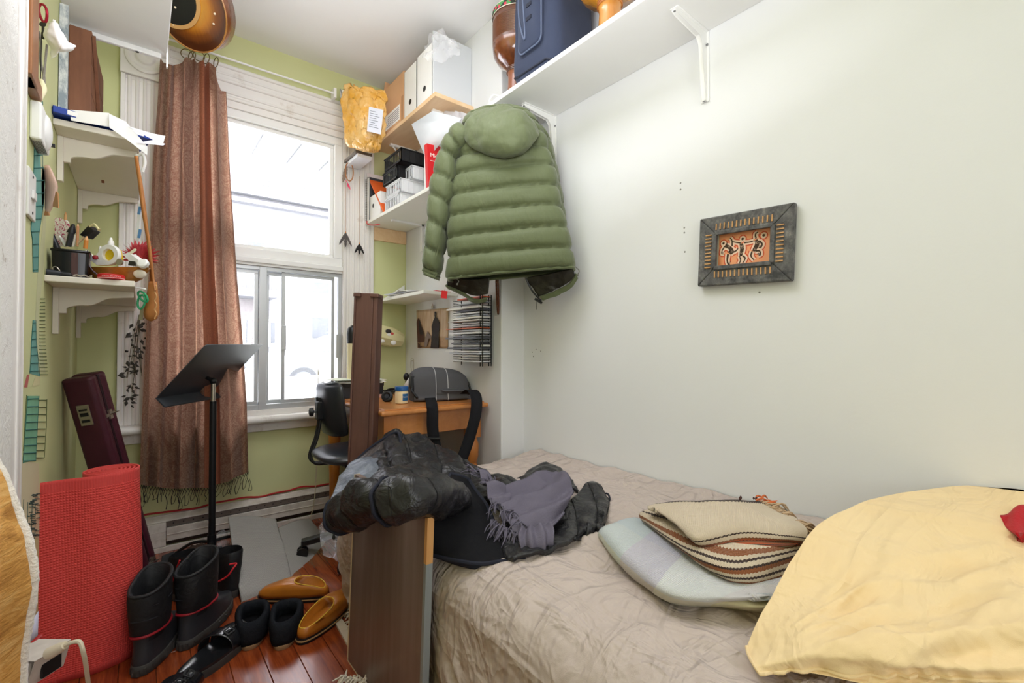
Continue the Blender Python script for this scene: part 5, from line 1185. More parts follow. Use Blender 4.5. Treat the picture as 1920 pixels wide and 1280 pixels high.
# dreamcatcher and feathers hanging on the casing
dc = thing('dreamcatcher', 'small dreamcatcher with pink tassel and feathers hanging on the window casing', 'dreamcatcher')
yc = YW-.075
c_ = pY(655, 322, yc)
g = G(); g.tube([c_+V((.026*math.cos(a), 0, .060*math.sin(a))) for a in [2*PI*k/24 for k in range(24)]], .0035, 6, closed=True); g.build('hoop', mat('tan_suede', '#b57a4c', .8), dc)
def feather(p, L, w_, m, parent, dirv=(0, 0, -1)):
    d = V(dirv).normalized(); s_ = V((1, 0, 0)); g = G(); g.tube([p, p+d*L], .0008, 5)
    n_ = 10; pts = []
    for k in range(n_+1):
        t = k/n_; ww = w_*math.sin(PI*(t*.85+.12))**.6*(1-.25*(k % 2)); pts.append((t, ww))
    vs = []; 
    for t, ww in pts: vs += [p+d*(L*t)-s_*ww, p+d*(L*t)+V((0, -.002, 0)), p+d*(L*t)+s_*ww]
    g.add(vs, [q for k in range(n_) for q in ((3*k, 3*k+1, 3*k+4, 3*k+3), (3*k+1, 3*k+2, 3*k+5, 3*k+4))])
    return g.build('feather', m, parent)
M_fe = mat('grey_feather', '#5b5654', .8, var=.4, vs=150); M_fd = mat('dark_feather', '#2a2827', .8)
p = pY(650, 312, yc); feather(p, .11, .014, mat('barred_feather', '#8b7a6b', .8, var=.5, vs=200), dc, (-.22, 0, -1))
g = G()
for k in range(10): a = pY(648, 338, yc); g.tube(spl([a, a+V((.01+.004*k*.4, 0, -.01-.002*k)), a+V((.012+.002*k, 0, -.035-.002*k))], 5), .0016, 4)
stuffed(g.build('pink_tassel', mat('pink_yarn', '#e8567a', .8), dc))
for (u, v0, v1, v2, m) in ((648, 340, 437, 463, M_fe), (674, 330, 458, 477, M_fd)):
    a, b, e_ = pY(u, v0, yc), pY(u, v1, yc), pY(u, v2, yc)
    g = G(); g.tube([a, b], .0013, 5); g.build('cord', mat('tan_suede2', '#a8794f', .8), dc)
    g = G(); g.ball(b+V((0, 0, .004)), .004, sc=(1, 1, 2)); g.build('bead', mat('amber_bead', '#c07b36', .4), dc)
    for s_ in (-.5, 0, .5): feather(b+V((0, s_*.003, 0)), (b-e_).length, .010, m, dc, (s_, 0, -1))
g = G(); a = [pX(u, v, 1.176) for u, v in ((688, 414), (689, 420), (700, 422), (712, 420))]
g.tube(spl(a, 16), .003, 6); tag(g.build('red_string', mat('red_cord2', '#c4202a', .6)), 'short red cord under the far corner of the white shelf', 'cord')
# ------------------------------------------------------------------ DESK
M_oak = wood('honey_oak', '#a5622c', '#d08c4c', rough=.35, scale=1.2, stretch=(1, 6, 1), coat=.2)
M_oakv = wood('honey_oak_turned', '#a8612a', '#cf8845', rough=.35, scale=1.2, stretch=(1, 1, 6), coat=.2)
M_orange = wood('amber_varnished_leg', '#a8601c', '#c97d2b', rough=.3, scale=1.2, stretch=(1, 1, 6), coat=.3)
dkx0, dkx1, dky0, dky1 = .868, 1.472, 2.03, 2.95
dk_ = thing('desk', 'honey oak writing desk with turned legs in the alcove', 'desk')
g = G(); g.box(dkx0, dkx1, dky0, dky1, .735, .758); g.build('desk_top', M_oak, dk_, smooth=False, bev=.009, seg=3)
g = G(); g.box(dkx0+.03, dkx1-.01, dky0+.03, dky1-.03, .757, .7635); g.build('top_inlay', M_oak, dk_, smooth=False, bev=.002)
for (a, b, c, d) in ((.90, 1.44, 2.075, 2.093), (.90, 1.44, 2.887, 2.905)):
    g = G(); g.box(a, b, c, d, .625, .735); g.build('apron', M_oak, dk_, smooth=False, bev=.002)
for (a, b) in ((.905, .923), (1.425, 1.443)):
    g = G(); g.box(a, b, 2.09, 2.89, .625, .735); g.build('apron', M_oak, dk_, smooth=False, bev=.002)
for x, y, sp in ((.93, 2.105, 0), (1.415, 2.105, 1), (.93, 2.875, 0), (1.415, 2.875, 0)):
    g = G(); g.box(x-.034, x+.034, y-.034, y+.034, .57, .735)
    g.lathe([(.022, .03), (.018, .0), (.024, .02), (.027, .12), (.030, .30), (.033, .34), (.022, .36), (.036, .385), (.036, .41), (.024, .43), (.034, .47), (.036, .53), (.026, .56), (.033, .575)][1:], 20, o=(x, y, 0))
    g.build('leg', M_orange if (x < 1 and y > 2.5) else M_oakv, dk_, bev=.003)
# ------------------------------------------------------------------ CHAIR
ch = thing('desk_chair', 'black vinyl swivel desk chair pulled up to the desk', 'chair')
M_vin = mat('black_vinyl', '#2b2e34', .32, var=.12, bump=.08, bs=180, spec=.55)
cx_, cy_ = .97, 2.62
bk = pD(611, 768, 2.50)
bx, byy = bk.x, bk.y
M = Matrix.Translation((bx, byy, bk.z)) @ Matrix.Rotation(math.radians(6), 4, 'Z') @ Matrix.Rotation(math.radians(-7), 4, 'Y')
rows = []
for j in range(25):
    t = -1+2*j/24; row = []
    for i in range(40):
        a = 2*PI*i/40
        yy = .162*math.copysign(abs(math.cos(a))**.7, math.cos(a)); xx = .028*math.copysign(abs(math.sin(a))**.8, math.sin(a))
        k = (1-abs(t)**4)**.35
        row.append(M @ V((xx*(.25+.75*k)+.03*(yy/.162)**2+.012*t*t, yy*(.55+.45*k), t*.145)))
    rows.append(row)
g = G(); g.grid(rows, closed=True, caps=True, flip=True); bb = g.build('backrest', M_vin, ch, ang=180)
g = G(); g.tube([M @ V((.028+.03, .186*math.cos(a), .144*math.sin(a))) for a in [2*PI*k/40 for k in range(40)]], .003, 6, closed=True) if False else None
sz = .47
seatc = pD(672, 846, 2.44)
rows = []
for j in range(13):
    t = j/12; a_ = PI*t; row = []
    for i in range(44):
        a = 2*PI*i/44; rr_ = math.sin(a_)**.35 if 0 < t < 1 else .02
        x = .215*math.copysign(abs(math.cos(a))**.65, math.cos(a))*rr_; y = .215*math.copysign(abs(math.sin(a))**.65, math.sin(a))*rr_
        row.append(V((seatc.x+x, seatc.y+y, seatc.z-.03*math.cos(a_)-(.02*sm((x-.1)/.11)) )))
    rows.append(row)
g = G(); g.grid(rows, closed=True, caps=True); g.build('seat', M_vin, ch, ang=180)
g = G(); g.box(seatc.x-.10, seatc.x+.12, seatc.y-.09, seatc.y+.09, seatc.z-.055, seatc.z-.028); g.tube([(seatc.x, seatc.y, seatc.z-.04), (seatc.x, seatc.y, .10)], .025, 14); g.build('column', M_black, ch, bev=.005)
dkp = [pD(596, 745, 2.49), pD(599, 775, 2.49), pD(594, 815, 2.48), pD(582, 850, 2.46), pD(585, 864, 2.45), pD(600, 868, 2.43), pD(645, 861, 2.40)]
for o_ in (-.022, .012):
    g = G(); g.tube(spl([p+V((0, o_, .0)) for p in dkp], 40), .0075, 8); g.build('back_bar', M_black, ch)
g = G(); g.box(bx-.05, bx-.015, byy-.03, byy+.03, bk.z-.05, bk.z+.05); g.build('back_plate', M_black, ch, smooth=False, bev=.008)
k0 = pD(604, 770, 2.48); k1 = pD(584, 772, 2.46)
g = G(); g.tube([k0, k1], .007, 8); g.lathe([(.008, -.012), (.022, -.010), (.024, 0), (.022, .010), (.008, .014)], 16, M=FR(k1, (0, 0, 1), k1-k0)); g.build('adjust_knob', M_black, ch)
for k in range(5):
    a = 2*PI*k/5+.35; d = V((math.cos(a), math.sin(a), 0)); o0 = V((seatc.x, seatc.y, .11))
    g = G(); g.bar(o0, o0+d*.27+V((0, 0, -.035)), .045, .03); lg = g.build('base_leg', M_black, ch, smooth=False, bev=.006)
    w0 = o0+d*.265; w0.z = .028; sd = V((-d.y, d.x, 0))
    g = G()
    for s_ in (-1, 1): g.lathe([(.004, -.009), (.026, -.008), (.028, 0), (.026, .008), (.004, .009)], 16, M=FR(w0+sd*.016*s_, (0, 0, 1), sd))
    g.tube([w0, w0+V((0, 0, .05))], .008, 8); g.build('caster', M_black, lg)
# ------------------------------------------------------------------ things on the desk
zd = .7640
bg = thing('camera_bag', 'charcoal camera bag with grey piping and long black strap on the desk', 'bag')
M_bag = cloth('charcoal_nylon', '#5f5f63', '#535357', weave=800, wb=.2, wr=.05, rough=.8, sheen=0); M_bagd = cloth('black_webbing', '#1d1d20', weave=900, wb=.2, wr=.02, sheen=0); M_pip = mat('grey_reflective_piping', '#cfcfd2', .5)
b0, b1 = pZ(772, 748, zd), pZ(868, 742, zd)
ctrb = pD(822, 716, 2.60); bx_ = (V((b1.x, b1.y, 0))-V((b0.x, b0.y, 0))).normalized()
ax = V((.86, -.22, 0)).normalized()
M = FR((ctrb.x, ctrb.y, zd), ax, (0, 0, 1)) @ Matrix.Scale(1.15, 4)
prof = [(-.072, .0), (-.08, .03), (-.078, .085), (-.066, .125), (-.030, .150), (.03, .152), (.068, .13), (.078, .07), (.07, .0)]
pf_ = spl([V((0, a, b)) for a, b in prof], 44, True)
rows = []
for j in range(33):
    x = lerp(-.132, .132, j/32); e = 1-.16*abs(x/.132)**5-.05*abs(x/.132)**2
    rows.append([M @ V((x, p.y*e, .002+p.z*(e if p.z > .02 else 1)*(1-.08*(x/.132)))) for p in pf_])
g = G(); g.grid(rows, closed=True, caps=True, flip=True); g.build('body', M_bag, bg, ang=60)
for xx in (-.03, .032):
    j = int((xx+.132)/.264*32); rw = rows[j]; cc = sum(rw, V((0, 0, 0)))/len(rw)
    g = G(); g.tube([p+(p-cc).normalized()*.001 for p in rw[1:24]], .0018, 6); g.build('piping', M_pip, bg)
g = G(M); g.tube([(-.005, -.083, .055), (.0, -.090, .05), (.05, -.092, .05), (.10, -.090, .048), (.105, -.082, .05)], .008, 8, flat=.45); g.box(-.03, .115, -.0835, -.079, .035, .06); g.build('grab_handle', M_bag, bg, bev=.002)
g = G(M); g.box(-.145, -.128, -.05, -.01, .06, .12); g.tube([(-.138, -.03, .10), (-.14, -.05, .05), (-.12, -.08, .02)], .006, 8); g.build('side_clip', M_black, bg, bev=.004)
g = G(M); g.tube([(.125, -.03, .11), (.14, -.05, .07), (.145, -.06, .04)], .006, 8); g.box(.125, .15, -.08, -.05, .025, .045); g.build('strap_buckle', M_black, bg, bev=.003)
def ribbon(pts, w_, wd, name, m, parent, th=.003, n=50):
    pp = spl([V(p) for p in pts], n); rows = [[], []]
    for p in pp: rows[0].append(p-wd*w_/2); rows[1].append(p+wd*w_/2)
    g = G(); g.grid(rows); return g.build(name, m, parent, ang=180, solid=th, off=0)
wd = RT
s1 = [pD(806, 745, 2.50), pD(808, 751, 2.40), pD(810, 760, 2.285), pD(811, 775, 2.265), pD(811, 800, 2.26), pD(815, 830, 2.26), pD(822, 850, 2.26), pD(832, 868, 2.27)]
ribbon(s1, .056, wd, 'strap', M_bagd, bg)
s2 = [pD(872, 738, 2.50), pD(884, 731, 2.42), pD(893, 745, 2.33), pD(892, 775, 2.28), pD(882, 815, 2.26), pD(870, 850, 2.25), pD(860, 875, 2.24)]
ribbon(s2, .056, wd, 'strap', M_bagd, bg)
g = G(); p = pD(814, 822, 2.252); g.bar(p-RT*.03, p+RT*.03, .018, .012, (0, 0, 1)); g.build('strap_slider', M_black, bg, smooth=False, bev=.003)
jr = thing('jelly_jar', 'cream petroleum jelly jar with blue lid on the desk', 'jar')
pj = pZ(753, 756, zd)
g = G(); g.lathe([(.030, .001), (.033, .004), (.034, .058), (.031, .066), (.031, .070)], 28, o=(pj.x, pj.y, zd)); g.build('pot', mat('cream_jelly_plastic', '#ead9b0', .3, var=.04), jr)
g = G(); g.lathe([(.0345, .067), (.0350, .070), (.0350, .086), (.033, .089), (.001, .089)], 36, o=(pj.x, pj.y, zd)); g.build('lid', mat('blue_plastic', '#1f5a9a', .35), jr)
an = math.atan2(-pj.y, -pj.x)+.25
def cyl_patch(a0, a1, z0_, z1_, r, n=14): return [[V((pj.x+r*math.cos(lerp(a0, a1, i/n)), pj.y+r*math.sin(lerp(a0, a1, i/n)), zd+z)) for i in range(n+1)] for z in (z0_, z1_)]
g = G(); g.grid(cyl_patch(an-.1, an+.95, .016, .052, .0346)); lbj = g.build('label', mat('blue_label', '#1f5f96', .4), jr)
tm = textmesh('Vaseline', .0135, Matrix(), mat('white_label_ink', '#eef2f6', .5), parent=lbj, depth=.0002)
for vtx in tm.data.vertices:
    a = an+.42+vtx.co.x/.0346; r = .0350
    vtx.co = V((pj.x+r*math.cos(a), pj.y+r*math.sin(a), zd+.036+vtx.co.y))
hp = thing('headphones', 'black over-ear headphones lying on the desk beside the jelly jar', 'headphones')
ph = pD(733, 722, 2.50); ph.z = zd+.032
g = G(); g.tube([ph+RT*(.045*math.cos(a)+.02)+V((0, .03, .035*math.sin(a))) for a in [PI*k/20 for k in range(21)]], .006, 8, flat=.6); g.build('headband', M_black, hp)
for s_ in (-.02, .055):
    g = G(); M = FR(ph+RT*s_+V((0, 0, -.005)), RT, FW*(-1)+V((0, 0, .5))) 
    g.lathe([(.010, -.016), (.029, -.012), (.031, .0), (.029, .010), (.019, .014), (.012, .008)], 24, M=M); g.build('ear_cup', M_black, hp)
g = G(); rr2 = random.Random(2)
for k in range(5):
    c = pZ(728+k*3, 738, zd); pts = [c+V((rr2.uniform(-.07, .07), rr2.uniform(-.05, .05), .004+rr2.uniform(0, .02))) for _ in range(7)]; g.tube(spl(pts, 40), .0024, 6)
tag(g.build('cable_tangle', M_black), 'tangled black cables on the desk behind the jelly jar', 'cable')
g = G(); a = pZ(690, 738, zd); b = pZ(770, 735, zd)
p = pZ(775, 745, zd); g.tube([pZ(762, 742, zd)+V((0, 0, .022)), pZ(800, 740, zd)+V((0, 0, .022))], .02, 14); tag(g.build('flashlight', M_black), 'black cylindrical torch lying between the jar and the camera bag', 'torch')
p0 = pZ(651, 735, zd); p1 = pZ(660, 733, zd)
bbx = thing('storage_box', 'black box under loose papers at the window end of the desk', 'box')
pc = V((1.03, 2.74, zd)); M = RZ(pc, -6)
g = G(M); g.box(-.16, .115, -.10, .10, 0, .085); g.build('box_body', mat('slate_card', '#33373d', .5), bbx, smooth=False, bev=.003)
g = G(M); g.box(-.163, .118, -.103, .103, .065, .088); g.build('box_lid', mat('slate_card2', '#2b2e34', .5), bbx, smooth=False, bev=.003)
c_ = M @ V((0, 0, 0))
sheets(7, c_.x-.15, c_.x+.11, c_.y-.1, c_.y+.1, zd+.0885, ['#dfe3d6', '#f0efe9', '#cfd6c4', '#ece6da'], lab='of the papers on the black box', grp='papers on the black box', th=.0018)
sheets(3, pc.x-.15, pc.x-.06, pc.y+.02, pc.y+.16, zd+.001, ['#efe7dc', '#d9dbe4'], name='desk_paper', lab='of the papers lying left of the black box', grp='papers left of the black box', th=.001)
g = G(RZ(pZ(712, 745, zd), -30)); g.box(-.03, .03, -.02, .02, 0, .018); tag(g.build('pink_box', mat('pale_pink_card', '#cf9f94', .6), smooth=False, bev=.002), 'small pink box on the desk beside the tall brown board', 'box')
g = G(RZ(pZ(790, 748, zd), 20)); g.box(-.05, .05, -.02, .03, 0, .003); tag(g.build('magazine_page', mat('violet_print', '#b79fb4', .5, var=.4, vs=40), smooth=False), 'glossy violet leaflet on the desk beside the jelly jar', 'leaflet')
g = G(); p = pD(773, 690, 2.78); q = [(-.008, 0), (-.008, .05), (0, .058), (.008, .05), (.008, -.01), (0, -.018), (-.005, -.01), (-.005, .04), (0, .046), (.004, .04), (.004, 0)]
g.tube(spl([p+RT*x+V((0, 0, z)) for x, z in q], 50), .0016, 6); g.box(p.x-.02, p.x+.02, p.y-.015, p.y+.015, zd, zd+.012); g.tube([V((p.x, p.y, zd)), p+V((0, 0, -.015))], .002, 6)
tag(g.build('paperclip_stand', M_steel), 'giant silver paper clip on a stand behind the camera bag', 'desk ornament')
dl = thing('desk_microphone', 'small black webcam behind the headphones at the alcove wall', 'webcam')
p = pD(762, 706, 2.86); g = G(); g.ball(p, .024, sc=(.8, .8, 1)); g.ball(p+RT*.035+V((0, 0, .006)), .02); g.build('camera_head', M_black, dl); g = G(); g.tube([p, V((p.x, p.y, zd))], .007, 8); g.lathe([(.03, zd), (.03, zd+.008), (.01, zd+.012)], 18, o=(p.x, p.y, 0)); g.build('camera_foot', M_black, dl)
dl.name = 'webcam'
p = pD(768, 712, 2.80); g = G(); g.add([p-RT*.05+V((0, 0, -.055)), p+RT*.012+V((0, 0, -.06)), p+RT*.012+V((0, 0, .04))], [(0, 1, 2)]); tag(g.build('folded_card', M_paper, solid=.002), 'folded white card leaning behind the camera bag on the desk', 'card')
sp_ = thing('storage_tube', 'cream tube with a black cap standing behind the tall brown board', 'tube')
p = pD(661, 690, 2.75); g = G(); g.lathe([(.032, .77), (.032, 1.08)], 20, o=(p.x, p.y, 0)); g.build('tube_body', mat('cream_tube', '#e6d9ae', .5), sp_)
g = G(); g.lathe([(.033, 1.08), (.033, 1.14), (.028, 1.17), (.012, 1.185), (.001, 1.187)], 20, o=(p.x, p.y, 0)); g.build('cap', M_black, sp_)
# ------------------------------------------------------------------ on the alcove walls
bo = thing('paper_lantern', 'cream octagonal paper roll tied with string on the green wall', 'wall ornament')
pa_, pb2 = pY(690, 622, YW-.075), pY(748, 636, YW-.07)
M_crm = mat('cream_parchment', '#e6dfae', .6, var=.06)
d = (pb2-pa_).normalized(); M = FR(pa_, d, (0, -.3, 1)); L = (pb2-pa_).length
g = G(); g.lathe([(.001, -.06), (.045, -.06), (.066, -.02), (.068, L*.75), (.045, L+.02), (.001, L+.03)], 8, M=M @ Matrix.Rotation(PI/2, 4, 'Y')); g.build('paper_body', M_crm, bo, ang=20)
g = G(); g.tube(circ(pa_+d*.035, M.to_3x3() @ V((0, 1, 0)), M.to_3x3() @ V((0, 0, 1)), .070, 16), .004, 6, closed=True); g.tube(circ(pa_+d*(L*.12), M.to_3x3() @ V((.5, 1, 0)), M.to_3x3() @ V((0, 0, 1)), .071, 16), .003, 6, closed=True); g.build('string', mat('straw_string', '#c8a25c', .8), bo)
cq = pa_+d*(L*.55)
for (du, dv, rr_, c_) in ((-.005, .05, .022, '#3a3634'), (.02, .035, .014, '#d2574e'), (.0, .028, .018, '#f3f1ee')):
    g = G(); g.ball(cq+V((du, -.060, dv-.02)), rr_, sc=(1, .25, .7)); g.build('sticker', mat('sticker'+c_[1:], c_, .6), bo)
g = G(); g.ball(cq+V((.03, -.062, -.045)), .02, sc=(1, .2, .8)); g.ball(cq+V((-.05, -.062, -.035)), .02, sc=(1, .2, .6)); stuffed(g.build('pale_patch', M_paper, bo))
po = thing('art_print', 'sepia print of a dark robed figure pinned to the alcove wall', 'print')
def onwall(u, v, off=.002): p = pX(u, v, XD-off); return p
c4 = [onwall(781, 582, .006), onwall(841, 577, .006), onwall(840, 653, .004), onwall(783, 652, .004)]
gp_ = [[lerp(lerp(c4[0], c4[1], i/14), lerp(c4[3], c4[2], i/14), j/14)+V((-.004*math.sin(PI*i/14)*math.sin(j*.3), 0, 0)) for i in range(15)] for j in range(15)]
sp2 = N('sepia_print'); uvn = sp2.co('UV'); sx = sp2.add('ShaderNodeSeparateXYZ'); sp2.link(uvn, sx.inputs[0])
sky = sp2.mix(sp2.ramp(sp2.noise(sp2.co('UV', (24, 2, 1)), 1, 3), [(.4, 0.0), (.7, 1.0)]), '#d7bea2', '#c09a72'); gr2 = sp2.mix(sp2.noise(sp2.co('UV', (10, 14, 1)), 1, 3), '#a07c58', '#c7a27c')
sp2.col(sp2.mix(sp2.ramp(sx.outputs[1], [(.68, 0.0), (.74, 1.0)]), sky, gr2)); sp2.set(rough=.6)
g = G(); g.grid(gp_); g.build('print_sheet', sp2.m, po, solid=.001)
def pr(s, t): a = lerp(lerp(c4[0], c4[1], s), lerp(c4[3], c4[2], s), t); return a+V((-.0085, 0, 0))
def flat(poly, name, m, parent): 
    g = G(); n = len(poly); g.add([pr(*p) for p in poly], [list(range(n))]); return g.build(name, m, parent, smooth=False, solid=.0004)
M_i1, M_i2, M_i3 = mat('print_black', '#2c2325', .7), mat('print_umber', '#57352b', .7, var=.4, vs=40), mat('print_grey', '#86756f', .7)
flat([(.58, .30), (.63, .22), (.69, .22), (.74, .29), (.775, .36), (.77, .55), (.745, .62), (.76, .995), (.49, .995), (.545, .62), (.53, .45)], 'robe', M_i1, po)
flat([(.615, .10), (.64, .065), (.67, .08), (.68, .14), (.665, .2), (.68, .24), (.62, .24), (.63, .2), (.61, .15)], 'head', M_i1, po)
flat([(.618, .10), (.64, .10), (.645, .16), (.625, .17)], 'face', mat('print_flesh', '#b99d84', .7), po)
flat([(.03, .33), (.08, .22), (.12, .22), (.16, .35), (.23, .5), (.27, .62), (.26, .84), (.04, .86)], 'red_group', M_i2, po)
flat([(.10, .30), (.14, .28), (.18, .42), (.24, .60), (.22, .80), (.12, .78)], 'dark_group', M_i1, po)
flat([(.38, .60), (.41, .56), (.44, .62), (.52, .70), (.50, .78), (.44, .74), (.36, .96), (.28, .97), (.31, .74)], 'grey_figure', M_i3, po)
flat([(.05, .86), (.13, .90), (.12, .97), (.20, .94), (.18, .99), (.06, .99)], 'ground_smudge', M_i2, po)
g = G(); p = onwall(811, 574, .012); g.box(p.x-.003, p.x+.003, p.y-.012, p.y+.012, p.z-.015, p.z+.004); g.tube(circ(p+V((0, 0, .01)), V((0, 1, 0)), V((0, 0, 1)), .006, 10), .0012, 5, closed=True); g.build('bulldog_clip', M_steel, po)
# wire rack with magazines
rk = thing('wire_rack', 'black wire wall rack crammed with thin magazines', 'rack')
ry0, ry1 = 1.998, 2.29; rx0 = 1.308
zt0, zt1 = .955, 1.335
ys_ = (ry0, ry0+.03, ry0+.16, ry1)
for y in (ry0, ry0+.022, ry1):
    for x in ((rx0+.10, XD-.02) if y < ry1 else (XD-.02,)):
        g = G(); g.tube([(x, y, zt0), (x, y, zt1)], .0032, 6); g.build('upright', M_black, rk)
g = G()
for k in range(26):
    z = zt0+.02+k*.0138; g.tube([(rx0+.10, ry0, z), (XD-.02, ry0, z)], .0018, 5); g.tube([(rx0+.10, ry1, z), (XD-.02, ry1, z)], .0018, 5)
stuffed(g.build('cross_wire', M_black, rk))
MAGS = []
mg_cols = ['#e9e9ec', '#3c3b40', '#d8dde6', '#8f9298', '#f1efe9', '#c9643f', '#5a5c64', '#e4e2de', '#b4b6bc', '#f4f4f4']
for k in range(26):
    if k in (22, 24): continue
    z = zt0+.0225+k*.0138; c_ = mg_cols[(k*7+k//3) % 10] if k != 25 else '#c9562f'
    t_ = rr.uniform(.004, .0105); a = rr.uniform(0, .09); b = rr.uniform(-.01, .01)
    g = G(); g.box(rx0+.075+a*.35, XD-.020, ry0+.006+abs(b), ry1+.05-a*.9, z, z+t_)
    o = g.build('magazine', mat('mag'+c_[1:], c_, .45, var=.12, vs=40), smooth=False)
    MAGS.append((o, c_)); tag(o, None, 'magazine', 'magazines in the wire wall rack')
MN = {'#3c3b40': 'black', '#8f9298': 'grey', '#c9643f': 'rust red', '#c9562f': 'rust red', '#5a5c64': 'dark grey', '#b4b6bc': 'grey', '#d8dde6': 'pale blue'}
for i, (o, c_) in enumerate(reversed(MAGS)): o['label'] = '%s magazine, %s in the black wire rack' % (MN.get(c_, 'white'), nth(i))
bn_ = thing('bead_necklace', 'brown wooden bead necklace hanging at the end of the alcove wall', 'necklace')
pa_, pb2 = onwall(931, 500, .012), onwall(934, 588, .012)
for s_ in (-1, 1):
    g = G()
    for k in range(34):
        t = k/33; p = lerp(pa_, pb2, t)+V((0, s_*.008*math.sin(PI*min(1, t*1.02))**.5, 0)); g.ball(p, .0058, 8, 5)
    stuffed(g.build('bead_strand', mat('brown_bead', '#6e3d22', .35, var=.5, vs=120), bn_))
g = G(); g.tube([pa_, pa_+V((0, 0, .05))], .001, 5); g.build('thread', M_black, bn_)
# ================================================================== LEFT WALL
def bracket(y, ztop, w_, h_, parent, t=.018):
    g = G(); pr_ = [(0, 0), (w_, 0), (w_, -.022)]
    for k in range(9): a = k/8; pr_.append((lerp(w_-.06, .075, a), -.028-.030*sm(a)*1.0))
    for k in range(7): a = PI/2*k/6; pr_.append((.075-.055*math.sin(a), -.058-(h_-.085)*(1-math.cos(a))))
    pr_ += [(.02, -h_+.012), (0, -h_+.012)]
    g.prism(pr_, t, FR((XL+.016, y+t/2, ztop), (1, 0, 0), (0, -1, 0))); o = g.build('scroll_bracket', M_cream, parent, smooth=False, bev=.002)
    g = G(); g.box(XL+.001, XL+.017, y-t*.8, y+t*.8, ztop-h_-.06, ztop); g.build('back_strip', M_cream, o, smooth=False, bev=.002)
z1_ = pX(92, 222, XL+.02).z
lsh = thing('wall_shelf', 'cream painted bracket shelf on the left wall, upper one holding the blue box', 'shelf')
zs1 = 1.826
g = G(); g.box(XL, -.006, 2.172, 3.03, zs1-.022, zs1); g.build('board', M_cream, lsh, smooth=False, bev=.003)
bracket(2.29, zs1-.022, .205, .10, lsh); bracket(3.0, zs1-.022, .205, .10, lsh)
lsh2 = thing('wall_shelf', 'cream painted bracket shelf on the left wall, lower one holding pens and bowl', 'shelf')
zs2 = 1.280
ya_ = pX(83, 515, XL+.004).y
g = G(); g.box(XL, -.012, 2.04, 3.03, zs2-.020, zs2); g.build('board', M_cream, lsh2, smooth=False, bev=.003)
bracket(2.23, zs2-.02, .20, .10, lsh2); bracket(3.0, zs2-.02, .20, .10, lsh2)
# --- high white shelf and its bracket rail
hs_ = thing('upper_shelf', 'deep white shelf seen from below high on the left wall', 'shelf')
zu = 2.305
g = G(); g.box(XL, pZ(314, 100, zu).x, 1.5, 2.50, zu, zu+.02); g.build('board', M_wht, hs_, smooth=False, bev=.003)
xr_ = pZ(314, 100, zu).x
g = G(); g.box(XL+.002, xr_-.02, 2.455, 2.475, zu-.024, zu); g.build('front_rail', M_wht, hs_, smooth=False, bev=.006)
g = G()
for x in (XL+.04, xr_-.10): g.tube([(x, 2.462, zu-.0242), (x, 2.462, zu-.026)], .006, 10)
stuffed(g.build('screw', M_black, hs_))
g = G(); g.box(xr_-.004, xr_+.002, 2.44, 2.455, zu-.06, zu+.06); tag(g.build('paper_edge', M_paper, smooth=False), 'white papers edge sticking out beside the high white shelf', 'paper')
# --- sunburst guitar lying over the shelf end
gt_ = thing('guitar', 'sunburst acoustic guitar jutting over the end of the high shelf', 'guitar')
gm_ = N('sunburst_lacquer'); uvn = gm_.co('UV'); gr_ = gm_.add('ShaderNodeTexGradient', gradient_type='SPHERICAL'); mp = gm_.add('ShaderNodeMapping'); gm_.link(uvn, mp.inputs[0]); mp.inputs['Location'].default_value = (-1.0, -1.15, 0); mp.inputs['Scale'].default_value = (2, 2.3, 1); gm_.link(mp.outputs[0], gr_.inputs[0])
gm_.col(gm_.ramp(gm_.math('ADD', gr_.outputs[0], gm_.math('MULTIPLY', gm_.noise(gm_.co('UV', (40, 3, 1)), 1, 3), .12)), [(.10, '#4a2410'), (.32, '#7d4518'), (.50, '#b8741f'), (.72, '#c98f2c')])); gm_.set(rough=.22, coat=.5)
M_gside = wood('dark_guitar_side', '#5a2f16', '#8a4c1f', rough=.25, scale=2, coat=.4)
A_, B_ = pZ(318, 72, zu+.06), None
cg = pD(352, 8, 2.10)
gx = (RT*1.0+V((0, 0, -.02))).normalized(); gn = (V((0, 0, -.62))-FW*.8).normalized(); gy = gn.cross(gx).normalized(); gx = gy.cross(gn)
M = Matrix((gx, gy, gn)).transposed().to_4x4(); M.translation = cg
nn_ = 48; pts = []
for k in range(nn_):
    a = 2*PI*k/nn_; x = math.cos(a); y = math.sin(a)
    pts.append((x*.162, y*.185))
rows = []
for j in range(7):
    f = max(.001, j/6); rows.append([M @ V((x*f, y*f, .0)) for x, y in pts])
g = G(); vs = [p for r in rows for p in r]
uv = [(.5+.5*(j/6)*math.cos(2*PI*k/nn_), .5+.5*(j/6)*math.sin(2*PI*k/nn_)) for j in range(7) for k in range(nn_)]
g.add(vs, [(j*nn_+k, j*nn_+(k+1) % nn_, (j+1)*nn_+(k+1) % nn_, (j+1)*nn_+k) for j in range(6) for k in range(nn_)], 0, uv); g.build('soundboard', gm_.m, gt_)
g = G(); g.grid([[M @ V((x*s_, y*s_, z)) for x, y in pts] for s_, z in ((1, 0), (1.012, -.004), (1.012, -.085), (.99, -.09), (.3, -.095), (.001, -.096))], closed=True); g.build('body_side', M_gside, gt_)
g = G(); g.tube([M @ V((x*1.003, y*1.003, .001)) for x, y in pts], .0035, 6, closed=True); g.build('edge_binding', mat('pale_binding', '#a8743c', .3), gt_)
hc = M.inverted() @ pN(322, -8, cg, gn); hc = V((hc.x-.005, hc.y, 0))
g = G(); g.lathe([(.001, .0012), (.110, .0012)], 36, M=M @ Matrix.Translation((hc.x, hc.y, 0)), cap=False); g.build('sound_hole', M_black, gt_)
